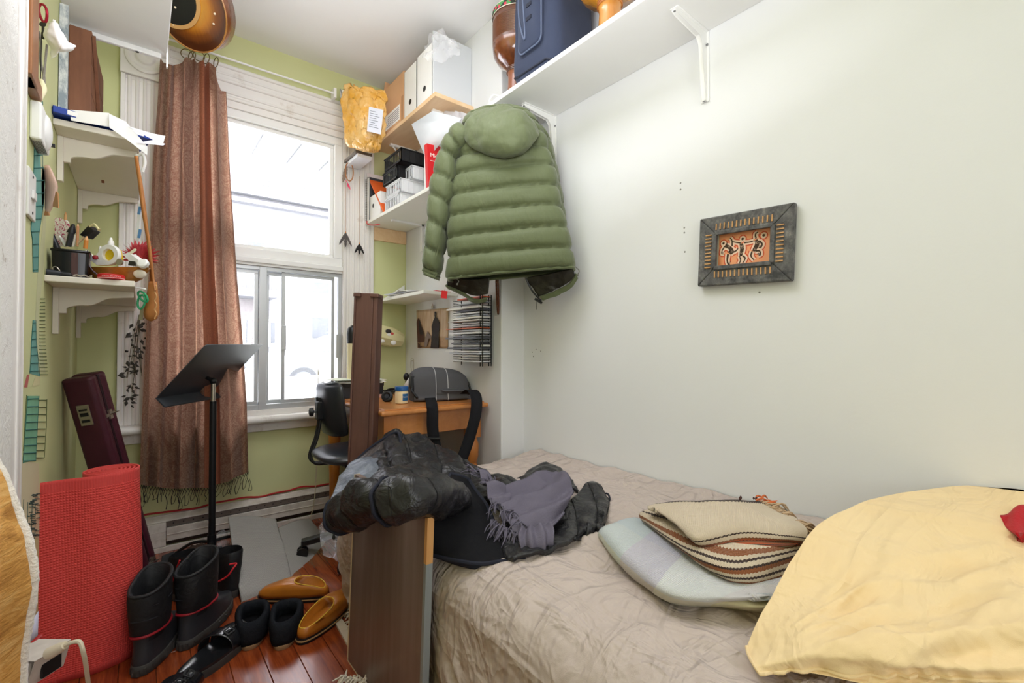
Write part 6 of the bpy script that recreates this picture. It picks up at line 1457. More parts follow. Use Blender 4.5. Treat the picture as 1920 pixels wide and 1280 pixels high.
g = G(); g.lathe([(.110, 0), (.110, .006), (.126, .006), (.126, 0)], 40, M=M @ Matrix.Translation((hc.x, hc.y, 0))); g.build('rosette', mat('maple_ring', '#c99b62', .35), gt_)
for (u, v) in ((329, 14), (326, 47), (403, 26), (401, 45)):
    q = M.inverted() @ pN(u, v, cg, gn); g = G(); g.ball(M @ V((q.x, q.y, .002)), .005); g.build('bridge_pin', mat('ivory_pin', '#e9d9c0', .3), gt_)
# --- wooden crate on the upper cream shelf
wc = thing('wooden_crate', 'brown wooden crate on the upper cream shelf', 'crate'); M_crt = wood('brown_fir', '#6f452f', '#966447', rough=.65, scale=1.4, stretch=(1, 1, 6))
p = pX(122, 180, -.215)
yc0 = 2.22; zc0 = zs1+.001
ca, cbx = V((-.215, 2.39, 0)), V((-.152, 2.39, 0))
g = G(); g.hexa([V((ca.x, ca.y, zc0)), V((cbx.x, cbx.y, zc0)), V((cbx.x-.004, cbx.y+.02, zc0)), V((ca.x-.004, ca.y+.02, zc0)), V((ca.x, ca.y, 2.27)), V((cbx.x, cbx.y, 2.27)), V((cbx.x-.004, cbx.y+.02, 2.27)), V((ca.x-.004, ca.y+.02, 2.27))]); g.build('front_plank', M_crt, wc, smooth=False, bev=.002)
ce = V((-.137, 2.80, 0))
for k, (za, zb) in enumerate(((zc0, 1.90), (1.905, 2.03), (2.035, 2.15), (2.155, 2.27))):
    g = G(); g.hexa([V((cbx.x, cbx.y, za)), V((ce.x, ce.y, za)), V((ce.x-.02, ce.y, za)), V((cbx.x-.02, cbx.y+.01, za)), V((cbx.x, cbx.y, zb)), V((ce.x, ce.y, zb)), V((ce.x-.02, ce.y, zb)), V((cbx.x-.02, cbx.y+.01, zb))]); g.build('side_plank', M_crt, wc, smooth=False, bev=.002)
g = G(); g.bar(V((cbx.x+.006, cbx.y-.004, 2.25)), V((ce.x+.004, ce.y-.02, 1.80)), .02, .01, (1, 0, 0)); g.build('brace', M_crt, wc, smooth=False)
# grey-white plank at the near end
pq = [pX(96, 100, -.205), pX(118, 100, -.205)]
g = G(); g.hexa([V((x, y, z)) for z in (zc0, 2.28) for x, y in ((-.231, 2.28), (-.208, 2.28), (-.208, 2.30), (-.231, 2.30))])
mm = N('flaked_grey_paint'); mm.col(mm.ramp(mm.noise(mm.co('Object', (3, 3, 1)), 12, 5, .7), [(.42, '#8e9aa6'), (.6, '#dfe2e3')])); mm.set(rough=.6)
tag(g.build('painted_plank', mm.m, smooth=False), 'flaking grey white plank standing at the near end of the crate', 'plank')
# --- blue and white flat box, loose sheets on the shelf
bbx = thing('paper_box', 'flat blue and white box resting on papers on the upper cream shelf', 'box'); M_blu = mat('royal_blue_card', '#1d3f9c', .4, var=.08)
A1, B1 = pD(99, 203, 1.535), pD(288, 264, 1.75)
d = (B1-A1); M = FR(A1, V((d.x, d.y, 0)), (0, 0, 1)) @ Matrix.Translation((0, 0, 0)); L_ = V((d.x, d.y, 0)).length
M = FR(V((A1.x, A1.y, zs1+.008)), V((d.x, d.y, 0)), (0, 0, 1)); d = V((d.x, d.y, 0))
g = G(M); g.box(0, d.length, 0, .17, 0, .022); g.build('carton', M_blu, bbx, smooth=False, bev=.002)
g = G(M); g.box(.035, d.length-.03, -.0012, 0, .004, .019); g.build('white_side', M_paper, bbx, smooth=False)
g = G(M); g.box(.035, d.length-.03, .02, .15, .022, .0226); g.build('white_top', M_paper, bbx, smooth=False)
textmesh('A4', .009, M @ FR((d.length-.016, -.0014, .013), (1, 0, 0), (0, -1, 0)), M_paper, parent=bbx)
for k, (q, c_, lab) in enumerate(((((132, 206), (205, 212), (204, 238), (133, 226)), '#f1f0ee', 'white paper flap under the near half of the blue box'), (((204, 213), (236, 228), (277, 276), (276, 291), (238, 262), (205, 239)), '#f4f4f4', 'white paper strip drooping off the end of the upper cream shelf'),
        (((238, 236), (285, 250), (310, 255), (305, 272)), '#efeff4', 'crumpled paper corner poking out beyond the blue box'), (((255, 268), (290, 262), (310, 270), (306, 273)), '#e8e5ee', 'folded paper lying under the far end of the blue box'))):
    g = G(); g.add([pD(u, v, 1.545+.00085*(u-100)-.008*k) for u, v in q], [tuple(range(len(q)))]); tag(g.build('loose_paper', mat('loose'+c_[1:], c_, .7, var=.04), solid=.0015, smooth=False), lab, 'paper')
# white plastic hook at the shelf end
g = G(); g.tube(spl([pD(256, 292, 1.7), pD(268, 290, 1.7), pD(272, 305, 1.7), pD(267, 322, 1.7)], 20), .005, 8); tag(g.build('white_hook', M_wht), 'white plastic hook at the end of the upper cream shelf', 'hook')
# --- leather pouch on a long strap
lp = thing('leather_pouch', 'tan leather pouch on a long strap hanging from the upper cream shelf', 'pouch'); M_tl = mat('tan_saddle_leather', '#b3743d', .5, var=.2, vs=15)
dp = 1.665
ribbon([pD(255, 292, dp), pD(262, 340, dp), pD(268, 390, dp), pD(278, 450, dp), pD(284, 500, dp), pD(287, 530, dp)], .012, RT, 'strap', M_tl, lp)
ribbon([pD(257, 300, dp+.01), pD(266, 350, dp+.01), pD(274, 410, dp+.01), pD(280, 470, dp+.01), pD(284, 530, dp+.01)], .007, RT, 'strap', M_tl, lp)
rows = []
for j in range(15):
    t = j/14; v = lerp(528, 602, t); hw = lin([(0, 7), (.2, 9), (.5, 12), (.8, 14), (.93, 11), (1, 3)], t); uc = lin([(0, 287), (.6, 285), (1, 283)], t)
    cpt = pD(uc, v, dp); r = hw/FOC*dp
    rows.append([cpt+RT*(r*math.cos(2*PI*k/24))+V((FW.x, FW.y, 0))*(r*.6*math.sin(2*PI*k/24)) for k in range(24)])
g = G(); g.grid(rows, closed=True, caps=True); pc_ = g.build('pouch', M_tl, lp, ang=180)
g = G(); g.tube([pD(292-.0+2*math.sin(k), lerp(534, 598, k/24), dp-.018) for k in range(25)], .0022, 5); g.build('lacing', mat('pale_lace', '#d0a06a', .7), pc_)
g = G(); g.tube([pD(288, 524, dp-.01), pD(291, 545, dp-.02)], .003, 6); g.build('knot', M_tl, lp)
# --- clear test tubes, scissors, dried herbs
tb = thing('toothbrush_pack', 'clear and blue plastic stick pack hanging beside the leather strap', 'pack')
g = G(); g.bar(pD(263, 382, 1.69), pD(258, 452, 1.69), .010, .006, FW); g.build('clear_sleeve', M_clear, tb, smooth=False)
for (a, b) in ((387, 402), (430, 446)):
    g = G(); g.bar(pD(263-.0*a, a, 1.682), pD(260, b, 1.682), .008, .004, FW); g.build('blue_band', mat('sky_blue_plastic', '#5d8fc4', .4), tb, smooth=False)
sc = thing('scissors', 'green handled scissors hanging below the lower cream shelf', 'scissors')
M_grn = mat('green_plastic', '#2f9d6a', .4)
for (u, v, a, r) in ((268, 556, .7, 11), (265, 566, -.15, 12)):
    c = pD(u, v, 1.64); rr_ = r/FOC*1.64; x = (RT*math.cos(a)+UP*math.sin(a)); y = (-RT*math.sin(a)+UP*math.cos(a))
    g = G(); g.tube([c+x*(rr_*math.cos(b)*.55)+y*(rr_*math.sin(b)*1.1) for b in [2*PI*k/20 for k in range(20)]], .0035, 7, closed=True); g.build('handle', M_grn, sc)
g = G(); g.bar(pD(266, 575, 1.64), pD(262, 600, 1.64), .007, .002, FW); g.bar(pD(268, 574, 1.64), pD(266, 600, 1.64), .007, .002, FW); g.build('blade', M_steel, sc, smooth=False)
g = G(); g.tube([pD(252, 538, 1.62), pD(274, 542, 1.64)], .003, 6); g.build('hook', M_wht, sc)
hb2 = thing('dried_herbs', 'bunch of dried dark leaves hanging on the window casing', 'dried herbs'); M_herb = mat('dried_leaf', '#4b4640', .9, var=.5, vs=60)
rh = random.Random(8); yh = YW-.075
g = G()
for k in range(7):
    a = pY(262+rh.uniform(-3, 3), 590, yh); b = pY(rh.uniform(236, 266), rh.uniform(690, 758), yh+rh.uniform(-.03, .015)); g.tube(spl([a, lerp(a, b, .5)+V((rh.uniform(-.01, .01), -.02, 0)), b], 10), .0014, 4)
g.build('stem', mat('dry_stem', '#6a6252', .9), hb2)
for k in range(64):
    v = rh.uniform(598, 700) if k < 46 else rh.uniform(700, 760); sp = 17 if v < 700 else 12; uc = lin([(590, 262), (640, 256), (700, 246), (760, 241)], v)
    c = pY(uc+rh.uniform(-sp, sp)*.8, v, yh-rh.uniform(0, .04)); d = V((rh.uniform(-1, 1), rh.uniform(-.5, .5), rh.uniform(-1.2, .2))).normalized(); s_ = d.cross(V((0, 1, .2))).normalized(); L = rh.uniform(.018, .040); w_ = L*.24
    q = [c, c+d*L*.35+s_*w_+V((0, -.004, 0)), c+d*L, c+d*L*.35-s_*w_+V((0, .003, 0)), c+d*L*.4+V((0, -.006, 0))]
    g = G(); g.add(q, [(0, 1, 4), (1, 2, 4), (2, 3, 4), (3, 0, 4)]); g.build('leaf', M_herb, hb2)
# --- pen pot on the lower shelf
zq = zs2+.001
ppd = thing('pen_pot', 'rectangular black pot crammed with pens on the lower cream shelf', 'pot')
pa_ = pX(98, 510, -.2); y0_ = 2.03
pc = V((-.177, 2.135, zq))
g = G(); rows = []
for s_, z in ((.92, 0), (.92, .002), (1.0, .084), (1.05, .086), (1.05, .092), (.97, .092), (.9, .01)): rows.append([pc+V((x*s_, y*s_, z)) for x, y in rrect(.092, .11, .010)])
g.grid(rows, closed=True, caps=True); g.build('pot', mat('glossy_black', '#111113', .18), ppd, bev=.001)
g = G(); g.box(pc.x+.002, pc.x+.018, pc.y-.0560, pc.y-.053, zq+.004, zq+.082); g.build('brown_band', mat('dark_brown_band', '#46261f', .4), ppd, smooth=False)
topz = zq+.092
def pen(label, u0, v0, u1, v1, r, m, nm='pen', cat='pen', d0=1.60, d1=1.60, tip=None, flat=1):
    t = thing(nm, label, cat) if tip else None
    g = G(); a, b = pD(u0, v0, d0), pD(u1, v1, d1); r *= .76; g.tube([a, b], r, 10, flat=flat); o = g.build('barrel' if t else nm, m, t)
    if t:
        g = G(); dd_ = (b-a).normalized(); g.tube([b-dd_*.002, b+dd_*r*2.2], [r*.98, r*.3], 10); g.build('tip', tip, t)
    else: tag(o, label, cat)
pen('thick black marker leaning over the near edge of the pen pot', 108, 466, 93, 434, .0115, mat('dark_blue_black', '#1b1e29', .4), tip=M_black)
pen('blue pen cap tip beside the black marker in the pen pot', 104, 462, 92, 450, .004, mat('blue_pen', '#2b3f7c', .4), tip=M_black)
pen('black square marker in the middle of the pen pot', 128, 462, 134, 436, .018, mat('soft_black', '#222225', .5), tip=M_black, flat=.6)
pen('pale grey pen in the pen pot beside the black marker', 123, 462, 114, 446, .0055, mat('pale_grey_plastic', '#c9ccc8', .4), tip=M_paper)
pen('wooden pencil with its point upward in the pen pot', 145, 462, 146, 424, .005, mat('pencil_wood', '#c08a62', .6), nm='pencil', cat='pencil', tip=mat('pencil_point', '#e0b58c', .6))
pen('beige pencil leaning right in the pen pot', 143, 460, 158, 444, .004, mat('beige_pencil', '#d8bf9a', .6), nm='pencil', cat='pencil', tip=M_black)
pen('white pen in the pen pot behind the pencils', 137, 462, 142, 440, .0045, mat('white_pen', '#e6e0d6', .4), tip=M_steel)
pen('orange pen at the far corner of the pen pot', 160, 466, 162, 450, .008, mat('orange_plastic', '#d98a3c', .4), tip=mat('peach', '#e8b07c', .5))
pen('pair of wooden clothes pegs behind the patterned fans', 122, 425, 123, 402, .005, mat('peg_wood', '#c99a66', .6), nm='clothes_peg', cat='peg', tip=mat('peg_wood2', '#b9854f', .6), d0=1.66, d1=1.66)
fm = N('pink_print_fan'); _v = fm.co('Object'); fm.col(fm.mix(fm.ramp(fm.math('SINE', fm.math('MULTIPLY', fm.noise(_v, 60, 1, .5, 1.2), 22)), [(.45, 0.0), (.6, 1.0)]), '#f2eaec', '#b9386e')); fm.set(rough=.6)
for k, (u0, u1, v1, lab) in enumerate(((112, 100, 414, 'white and pink patterned paper fan nearest the wall in the pen pot'), (116, 110, 408, 'white and pink patterned paper fan in the middle of the pen pot'), (122, 122, 412, 'white and pink patterned paper fan next to the pencils in the pen pot'))):
    a, b = pD(u0, 462, 1.63), pD(u1, v1, 1.62); dd_ = (b-a); L = dd_.length; M = FR(a, dd_, FW*-1); g = G(); g.prism([(0, -.009), (L*.75, -.017), (L*.93, -.014), (L, -.006), (L*1.0, .008), (L*.92, .015), (L*.75, .017), (0, .009)], .003, M); tag(g.build('paper_fan', fm.m, smooth=False), lab, 'fan')
bc = thing('bulb_clip', 'black angular plastic clip with a cream tip leaning from the pen pot', 'clip')
g = G(); a = [pD(148, 440, 1.62), pD(165, 422, 1.62), pD(175, 432, 1.62), pD(160, 446, 1.62)]; g.hexa(a+[p+FW*.03 for p in a]); g.build('clip_body', M_black, bc, smooth=False, bev=.003)
g = G(); g.tube(spl([pD(168, 425, 1.62), pD(176, 420, 1.62), pD(181, 424, 1.62), pD(185, 430, 1.62)], 14), .003, 6); g.tube([pD(184, 428, 1.62), pD(186, 431, 1.62)], [.002, .006], 8); g.build('cream_tip', mat('cream_plastic', '#e2d6a4', .5), bc)
# small dark tools on the shelf edge
tl = thing('folding_knife', 'dark folding knife lying at the near edge of the lower cream shelf', 'knife')
a, b = V((-.230, 2.055, zq+.010)), V((-.196, 2.062, zq+.009)); g = G(); g.tube([a, lerp(a, b, .5), b], [.009, .0095, .006], 10); g.build('knife_handle', mat('slate_black', '#26282f', .5), tl); g = G(); g.tube([b, b+V((.018, .001, -.002))], .007, 10); g.ball(b+V((.019, .001, -.002)), .0065); g.build('bolster', M_black, tl)
g = G(); g.tube(spl([V((-.214, 2.07, zq+.012)), V((-.217, 2.075, zq+.028)), V((-.208, 2.075, zq+.03)), V((-.20, 2.07, zq+.018)), V((-.195, 2.06, zq+.012))], 20), .0016, 5); tag(g.build('wire_loop', M_steel), 'thin wire loop on top of the folding knife', 'wire')
g = G(); g.tube(spl([V((-.168+.009*k, 2.055+.005*math.sin(k*2.1), zq+.004+.004*(k % 2))) for k in range(6)], 30), .0022, 5); tag(g.build('string', mat('grey_string', '#a29a8c', .8)), 'grey string lying along the edge of the lower cream shelf', 'string')
# bowl with odds and ends
bw = thing('wooden_bowl', 'amber wooden bowl heaped with odds and ends on the lower cream shelf', 'bowl'); M_bowl = wood('amber_bowl', '#8a571d', '#c08735', rough=.35, scale=3, stretch=(1, 1, .5), coat=.3)
bc_ = pD(221, 506, 1.635); bc_.z = zq
rows = []
for rx, ry, z in ((.05, .03, .0), (.08, .043, .015), (.104, .052, .042), (.108, .054, .047), (.102, .050, .045), (.075, .04, .018), (.01, .01, .010)): rows.append([bc_+RT*(rx*math.cos(2*PI*k/36))+V((FW.x, FW.y, 0))*(ry*math.sin(2*PI*k/36))+V((0, 0, z+.006*math.cos(2*PI*k/36)**2*(z > .03))) for k in range(36)])
g = G(); g.grid(rows, closed=True, caps=True); g.build('bowl', M_bowl, bw)
g = G(); g.ball(bc_+RT*.094+V((0, 0, .028))-FW*.02, .019, sc=(1, .6, .8)); g.build('pale_handle', mat('chalk_white', '#e6ddcc', .7, var=.3, vs=60), bw)
td = thing('tape_dispenser', 'white snail shaped tape dispenser with a clear roll in the wooden bowl', 'tape dispenser')
M_wp = mat('glossy_white_plastic', '#efefec', .3, var=.03)
p0 = pD(206, 478, 1.60); M = FR(p0, RT, FW*-1) @ Matrix.Scale(.78, 4) 
g = G(); g.lathe([(.026, -.010), (.044, -.010), (.046, -.006), (.046, .006), (.044, .010), (.026, .010), (.026, -.010)], 30, M=M, cap=False); g.build('tape_roll', M_wp, td)
g = G(); g.prism([(.0, -.046), (-.05, -.046), (-.085, -.02), (-.105, .012), (-.10, .02), (-.075, -.005), (-.05, .0), (-.046, .01), (-.046, -.02)], .02, M @ Matrix.Translation((0, 0, -.010))); g.build('dispenser_body', M_wp, td, smooth=False, bev=.003)
g = G(); g.ball(p0-RT*.04-V((0, 0, .010))-FW*.011, .008, sc=(1, .5, 1)); g.build('red_dot', M_redt, td)
g = G(); g.lathe([(.001, -.006), (.026, -.006)], 20, M=M, cap=False); g.build('yellow_core', mat('yellow_plastic', '#e8c81f', .4), td)
ye = thing('yellow_eraser', 'yellow plastic sharpener standing behind the tape dispenser in the bowl', 'sharpener')
a, b = pD(218, 486, 2.10), pD(230, 480, 2.10); M = FR(pD(225, 480, 1.64), RT+UP*.2, FW*-1) @ Matrix.Scale(.78, 4)
g = G(); g.prism(rrect(.028, .052, .006), .016, M); g.build('yellow_case', MATS['yellow_plastic'], ye, smooth=False, bev=.002); g = G(); g.box(0, 0, 0, 0, 0, 0) if False else g.prism(rrect(.010, .006, .001), .002, M @ Matrix.Translation((0, .005, .0155))); g.build('slot', M_black, ye, smooth=False)
for (u, v, r, h, lab) in ((208, 455, .012, .04, 'small white bottle with a nozzle standing in the wooden bowl'), (188, 466, .006, .02, 'white marker cap standing at the left of the tape dispenser')):
    t = thing('small_bottle', lab, 'bottle'); r *= .78; h *= .8; p = pD(u, v, 1.66); g = G(); g.lathe([(r*.9, -h), (r, -h*.9), (r, 0), (r*.7, r*.8)], 16, o=p); g.build('bottle_body', M_wp, t); g = G(); g.lathe([(r*.55, r*.8), (r*.45, r*1.7), (r*.15, r*2.0)], 12, o=p); g.build('nozzle', M_wp, t)
wt = thing('white_remote', 'white folded plastic gadget at the far end of the wooden bowl', 'gadget')
a = [pD(u, v, 1.61) for u, v in ((233, 478), (240, 474), (258, 487), (256, 500), (246, 492))]
g = G(); n_ = 5; g.add(a+[p+FW*.03 for p in a], [(0, 1, 2, 3, 4), (9, 8, 7, 6, 5)]+[(k, (k+1) % 5, 5+(k+1) % 5, 5+k) for k in range(5)]); g.build('shell', M_wp, wt, smooth=False, bev=.002)
g = G(); q = [pD(u, v, 1.605) for u, v in ((242, 489), (252, 490), (254, 498), (240, 497))]; g.hexa(q+[p+FW*.01 for p in q]); g.build('dark_insert', mat('olive_black', '#34362b', .5), wt, smooth=False)
g = G(); g.lathe([(.001, .005), (.014, .004), (.018, 0), (.016, -.011), (.001, -.012)], 24, M=FR(pD(267, 493, 1.60), RT, V((FW.x, FW.y, -.5))*-1)); tag(g.build('white_spool', M_wp), 'round white spool at the rim of the wooden bowl', 'spool')
g = G(); M = FR(pD(240, 478, 1.63), pD(258, 466, 1.63)-pD(240, 478, 1.63), FW*-1); g.prism([(0, -.005), (.034, -.005), (.038, 0), (.034, .005), (0, .004)], .005, M); tag(g.build('wooden_spatula', mat('cream_wood', '#e5dcc0', .5), smooth=False, bev=.002), 'cream wooden spatula tip in front of the red paper flower', 'spatula')
pf2 = thing('paper_flower', 'red pleated paper rosette behind the wooden bowl', 'paper flower')
cpt = pD(262, 484, 1.70)
for k in range(34):
    a = -.25+PI*1.12*k/33; L = (36+4*math.sin(k*2.3))/FOC*1.70; d = RT*math.cos(a)+UP*math.sin(a); s_ = (-RT*math.sin(a)+UP*math.cos(a)); w_ = .0036; f = FW*(-.006 if k % 2 else .006)
    g = G(); g.add([cpt-s_*.001, cpt+d*L*.6-s_*w_+f, cpt+d*L+f, cpt+d*L*.6+s_*w_-f, cpt+s_*.001], [(0, 1, 2, 3, 4)]); g.build('petal', mat('coral_paper', '#cf4a52', .7, var=.25, vs=40), pf2, smooth=False)
rt_ = thing('red_tin', 'round red tape tin with white print in front of the wooden bowl', 'tin')
p = pD(209, 521, 1.565); p.z = zq; g = G(); g.lathe([(.033, 0), (.036, .002), (.036, .0155), (.033, .017), (.026, .0155), (.001, .0155)], 32, o=p); g.build('tin', mat('signal_red', '#d2272c', .35, var=.03), rt_)
g = G(); g.lathe([(.0364, .003), (.0366, .0033), (.0366, .0036), (.0364, .004)], 32, o=p, cap=False); g.build('rim_line', M_paper, rt_)
tm = textmesh('MADE IN JAPAN', .0074, Matrix(), M_paper, parent=rt_, depth=.0002); a0_ = math.atan2(-p.y, -p.x)
tm.name = 'tin_lettering'
for vtx in tm.data.vertices:
    a = a0_+vtx.co.x/.0364; vtx.co = V((p.x+.0366*math.cos(a), p.y+.0366*math.sin(a), zq+.009+vtx.co.y*.9))
g = G(); g.lathe([(.005, 0), (.011, .005), (.011, .010)], 14, M=FR(pD(228, 492, 1.585), RT, FW*-1)); tag(g.build('metal_ring', M_steel), 'small metal ring between the tape roll and white gadget', 'ring')
g = G(); g.tube(spl([pD(164, 470, 1.575), pD(165, 490, 1.565), pD(172, 505, 1.56), pD(184, 516, 1.555)], 16), .004, 6, flat=.4); tag(g.build('cable_tie', mat('grey_violet_strap', '#6d6372', .5)), 'dark violet strap hanging down between the pen pot and bowl', 'strap')
# --- wall things further left
mf = thing('mirror_frame', 'brown wooden frame hanging high on the left wall beside the door casing', 'frame'); M_fr2 = wood('oiled_walnut', '#7a4a2c', '#a06c42', rough=.4, scale=1.2, stretch=(1, 1, 6))
ya, yb = 1.605, 1.776
za = pX(48, 118, XL+.02).z
g = G(); g.box(XL, XL+.024, ya, ya+.09, za, 2.6); g.build('stile', M_fr2, mf, smooth=False, bev=.003)
g = G(); g.box(XL, XL+.022, ya+.02, yb, za, za+.04); g.build('bottom_rail', M_fr2, mf, smooth=False, bev=.003)
g = G(); g.box(XL, XL+.008, ya+.09, yb, za+.04, 2.6); g.build('backing', mat('frame_backing', '#c9b79f', .6), mf, smooth=False)
ky = thing('key_ring', 'red carabiner with a dark key hanging in front of the wooden frame', 'keys'); dk2 = 1.32
c = pD(81, 25, dk2); g = G(); g.tube([c+RT*(.011*math.cos(a)*(1+.2*math.sin(a)))+UP*(.026*math.sin(a))+RT*(-.004*math.sin(a)) for a in [2*PI*k/24 for k in range(24)]], .0035, 7, closed=True); g.build('carabiner', mat('crimson_anodised', '#a51d33', .3, .6), ky)
g = G(); M = FR(pD(81, 46, dk2), RT, FW*-1) @ Matrix.Scale(.78, 4); g.prism([(.012*math.cos(2*PI*k/14), .009*math.sin(2*PI*k/14)) for k in range(14)], .003, M); g.prism([(-.003, -.005), (-.003, -.052), (.004, -.056), (.006, -.05), (.003, -.045), (.006, -.04), (.003, -.035), (.005, -.005)], .003, M); g.build('key', mat('dark_key_metal', '#4b4a48', .4, .7), ky, smooth=False)
g_ = disp(surf([[pD(86, 40, dk2-.01), pD(100, 34, dk2-.03), pD(113, 43, dk2)], [pD(82, 65, dk2-.01), pD(104, 62, dk2-.04), pD(128, 72, dk2)], [pD(92, 88, dk2), pD(112, 90, dk2-.03), pD(143, 87, dk2)], [pD(97, 111, dk2), pD(112, 100, dk2-.01), pD(128, 95, dk2)]], 26, 26), lambda s, t, p: wr(p, 20, .012, 3))
g = G(); g.grid(g_); tag(g.build('paper_bag', M_paper, ang=180, solid=.001), 'crumpled white paper hanging from the red carabiner', 'paper')
bh = thing('bead_chain', 'twisted grey bead chain hanging below the keys', 'chain')
g = G()
for k in range(60): t = k/59; p = pD(lerp(73, 82, t)+2*math.sin(t*9), lerp(60, 160, t), dk2+.02); g.ball(p, .0032, 6, 4)
for k in range(50): t = k/49; p = pD(lerp(88, 80, t), lerp(85, 165, t), dk2+.01); g.ball(p, .0030, 6, 4)
stuffed(g.build('bead', mat('grey_bead', '#8d8780', .5, var=.4, vs=200), bh))
g = G(); g.tube([pD(78, 60, dk2), pD(76, 150, dk2+.02)], .001, 5); g.build('thread', M_black, bh)
sn = thing('cream_scarf', 'cream tasselled cloth tied over the teal ribbon on the left wall', 'cloth'); g = G(); g.tube(spl([pD(78, 150, 1.32), pD(80, 166, 1.31), pD(74, 180, 1.29), pD(70, 196, 1.27)], 20), [.004+.006*math.sin(PI*k/19) for k in range(20)], 10); g.build('knotted_cloth', mat('cream_muslin', '#e3dcb8', .9), sn)
sk2 = thing('thermostat', 'white boxy wall thermostat with louvres on the left wall', 'thermostat')
y0_, y1_ = pX(50, 230, XL+.02).y, pX(88, 230, XL+.07).y; za, zb = pY(50, 256, 1.757).z, pY(50, 184, 1.757).z
yt0, yt1 = 1.757, 1.90
g = G(); g.box(XL, XL+.024, yt0, yt1, za, zb); g.build('housing', M_wht, sk2, smooth=False, bev=.005)
g = G(); g.tube([(XL+.022, yt1-.05, lerp(za, zb, k/10)) for k in range(11)], [.004+.04*math.sin(PI*k/10)**.5 for k in range(11)], 16, flat=.30); g.build('round_front', M_wht, sk2)
g = G()
for k in range(7): g.box(XL+.002+k*.003, XL+.0035+k*.003, yt0+.02, yt1-.02, za-.001, za+.001)
stuffed(g.build('louvre', mat('grey_slot', '#8b8b8b', .6), sk2, smooth=False))
g = G(); g.box(XL+.022, XL+.038, yt1-.03, yt1-.02, lerp(za, zb, .22), lerp(za, zb, .30)); g.build('slider', M_black, sk2, smooth=False)
sw = thing('switch_plate', 'long white switch plate on the green wall below the thermostat', 'switch'); za, zb = pX(55, 412, XL).z, pX(55, 322, XL).z; y0_, y1_ = pX(46, 360, XL).y, pX(60, 360, XL).y
g = G(); g.box(XL, XL+.008, y0_, y1_, za, zb); g.build('plate', M_wht, sw, smooth=False, bev=.003); g = G(); g.box(XL+.008, XL+.014, y0_+.03, y1_-.03, lerp(za, zb, .40), lerp(za, zb, .58)); g.build('rocker', M_wht, sw, smooth=False, bev=.002)
g = G()
for f in (.12, .88): g.tube([(XL+.008, (y0_+y1_)/2, lerp(za, zb, f)), (XL+.0095, (y0_+y1_)/2, lerp(za, zb, f))], .004, 8)
stuffed(g.build('screw', M_black, sw))
# teal ladder drawing painted on the wall
M_teal = mat('teal_paint', '#6ba39a', .8, var=.25, vs=14); M_tealg = mat('green_teal_paint', '#77b08e', .8, var=.25, vs=14); M_tln = mat('dark_teal_line', '#2c6b66', .8); M_gln = mat('dark_green_line', '#5b6b3c', .8); M_buff = mat('buff_bare_plaster', '#d5cba8', .85, var=.06)
wd_ = thing('wall_drawing', 'tall teal ladder shaped drawing painted on the left green wall', 'wall drawing')
def wp(u, v, off): return pX(u, v, XL+off)
def wpoly(pl_, m, name, off=.0008): g = G(); g.add([wp(u, v, off) for u, v in pl_], [list(range(len(pl_)))]); return g.build(name, m, wd_, smooth=False, solid=.0004)
segs = [([(66, 190), (64, 300), (62, 360), (58, 430), (61, 450), (62, 510)], [(80, 190), (80, 310), (84, 330), (82, 380), (73, 440), (71, 510)], M_teal, 14), ([(62, 600), (59, 640), (58, 670), (56, 700)], [(67, 600), (68, 640), (71, 670), (75, 705)], M_teal, 7), ([(52, 742), (48, 800), (45, 840), (43, 868)], [(73, 742), (70, 800), (68, 840), (67, 862)], M_tealg, 9)]
for a, b, m, n_ in segs:
    wpoly(a+b[::-1], m, 'teal_area')
    g = G()
    for k in range(n_):
        v = lerp(a[0][1]+6, a[-1][1]-4, k/(n_-1)); u0 = lin([(q[1], q[0]) for q in a], v); u1 = lin([(q[1], q[0]) for q in b], v); g.tube([wp(u0, v, .001), wp(u1, v-1, .001)], .0016, 4)
    for q in (a, b): g.tube([wp(u, v, .001) for u, v in q], .0008, 4)
    stuffed(g.build('rung_line', M_tln, wd_))
wpoly([(72, 190), (84, 330), (86, 420), (80, 520), (72, 590), (76, 640), (86, 700), (72, 700), (66, 600), (70, 520), (80, 420)], mat('pale_green_paint', '#c8caa0', .8), 'pale_area', .0004)
g = G()
for k in range(22):
    v = lerp(560, 702, k/21); u0 = lin([(560, 76), (640, 73), (705, 75)], v); g.tube([wp(u0, v, .001), wp(u0+lin([(560, 8), (705, 15)], v), v, .001)], .0012, 4)
for k in range(9):
    v = lerp(750, 858, k/8); g.tube([wp(lin([(750, 72), (858, 68)], v), v, .001), wp(lin([(750, 88), (858, 82)], v), v, .001)], .0014, 4)
g.tube([wp(88, 748, .001), wp(87, 800, .001), wp(83, 858, .001)], .0008, 4); g.tube([wp(50, 740, .001), wp(44, 845, .001)], .0008, 4)
stuffed(g.build('ladder_line', M_gln, wd_))
wpoly([(34, 862), (73, 868), (73, 1010), (33, 1000)], M_buff, 'buff_patch', .0003)
rs = random.Random(4); g = G()
for k in range(60):
    v = rs.uniform(925, 1010); t = (v-925)/85; u = rs.uniform(lerp(58, 40, t), 70); g.tube([wp(u, v, .001), wp(u+rs.uniform(2, 10), v+rs.uniform(-1.5, 1.5), .001)], .0013, 4)
for u in (44, 52, 60, 66): g.tube([wp(u, 935+rs.uniform(-5, 15), .001), wp(u-1, 1010, .001)], .0009, 4)
stuffed(g.build('scribble', mat('dark_teal_scribble', '#3d5f5a', .8), wd_))
wpoly([(51, 702), (55, 702), (51, 726), (45, 726)], mat('faded_red_paint', '#b8605a', .8), 'red_mark')
wpoly([(66, 706), (76, 706), (74, 722), (60, 724)], mat('pale_ochre_paint', '#cfc99a', .8), 'ochre_mark')
fs = thing('fish_ornament', 'pale pink fish ornament hanging between the shelf brackets', 'ornament')
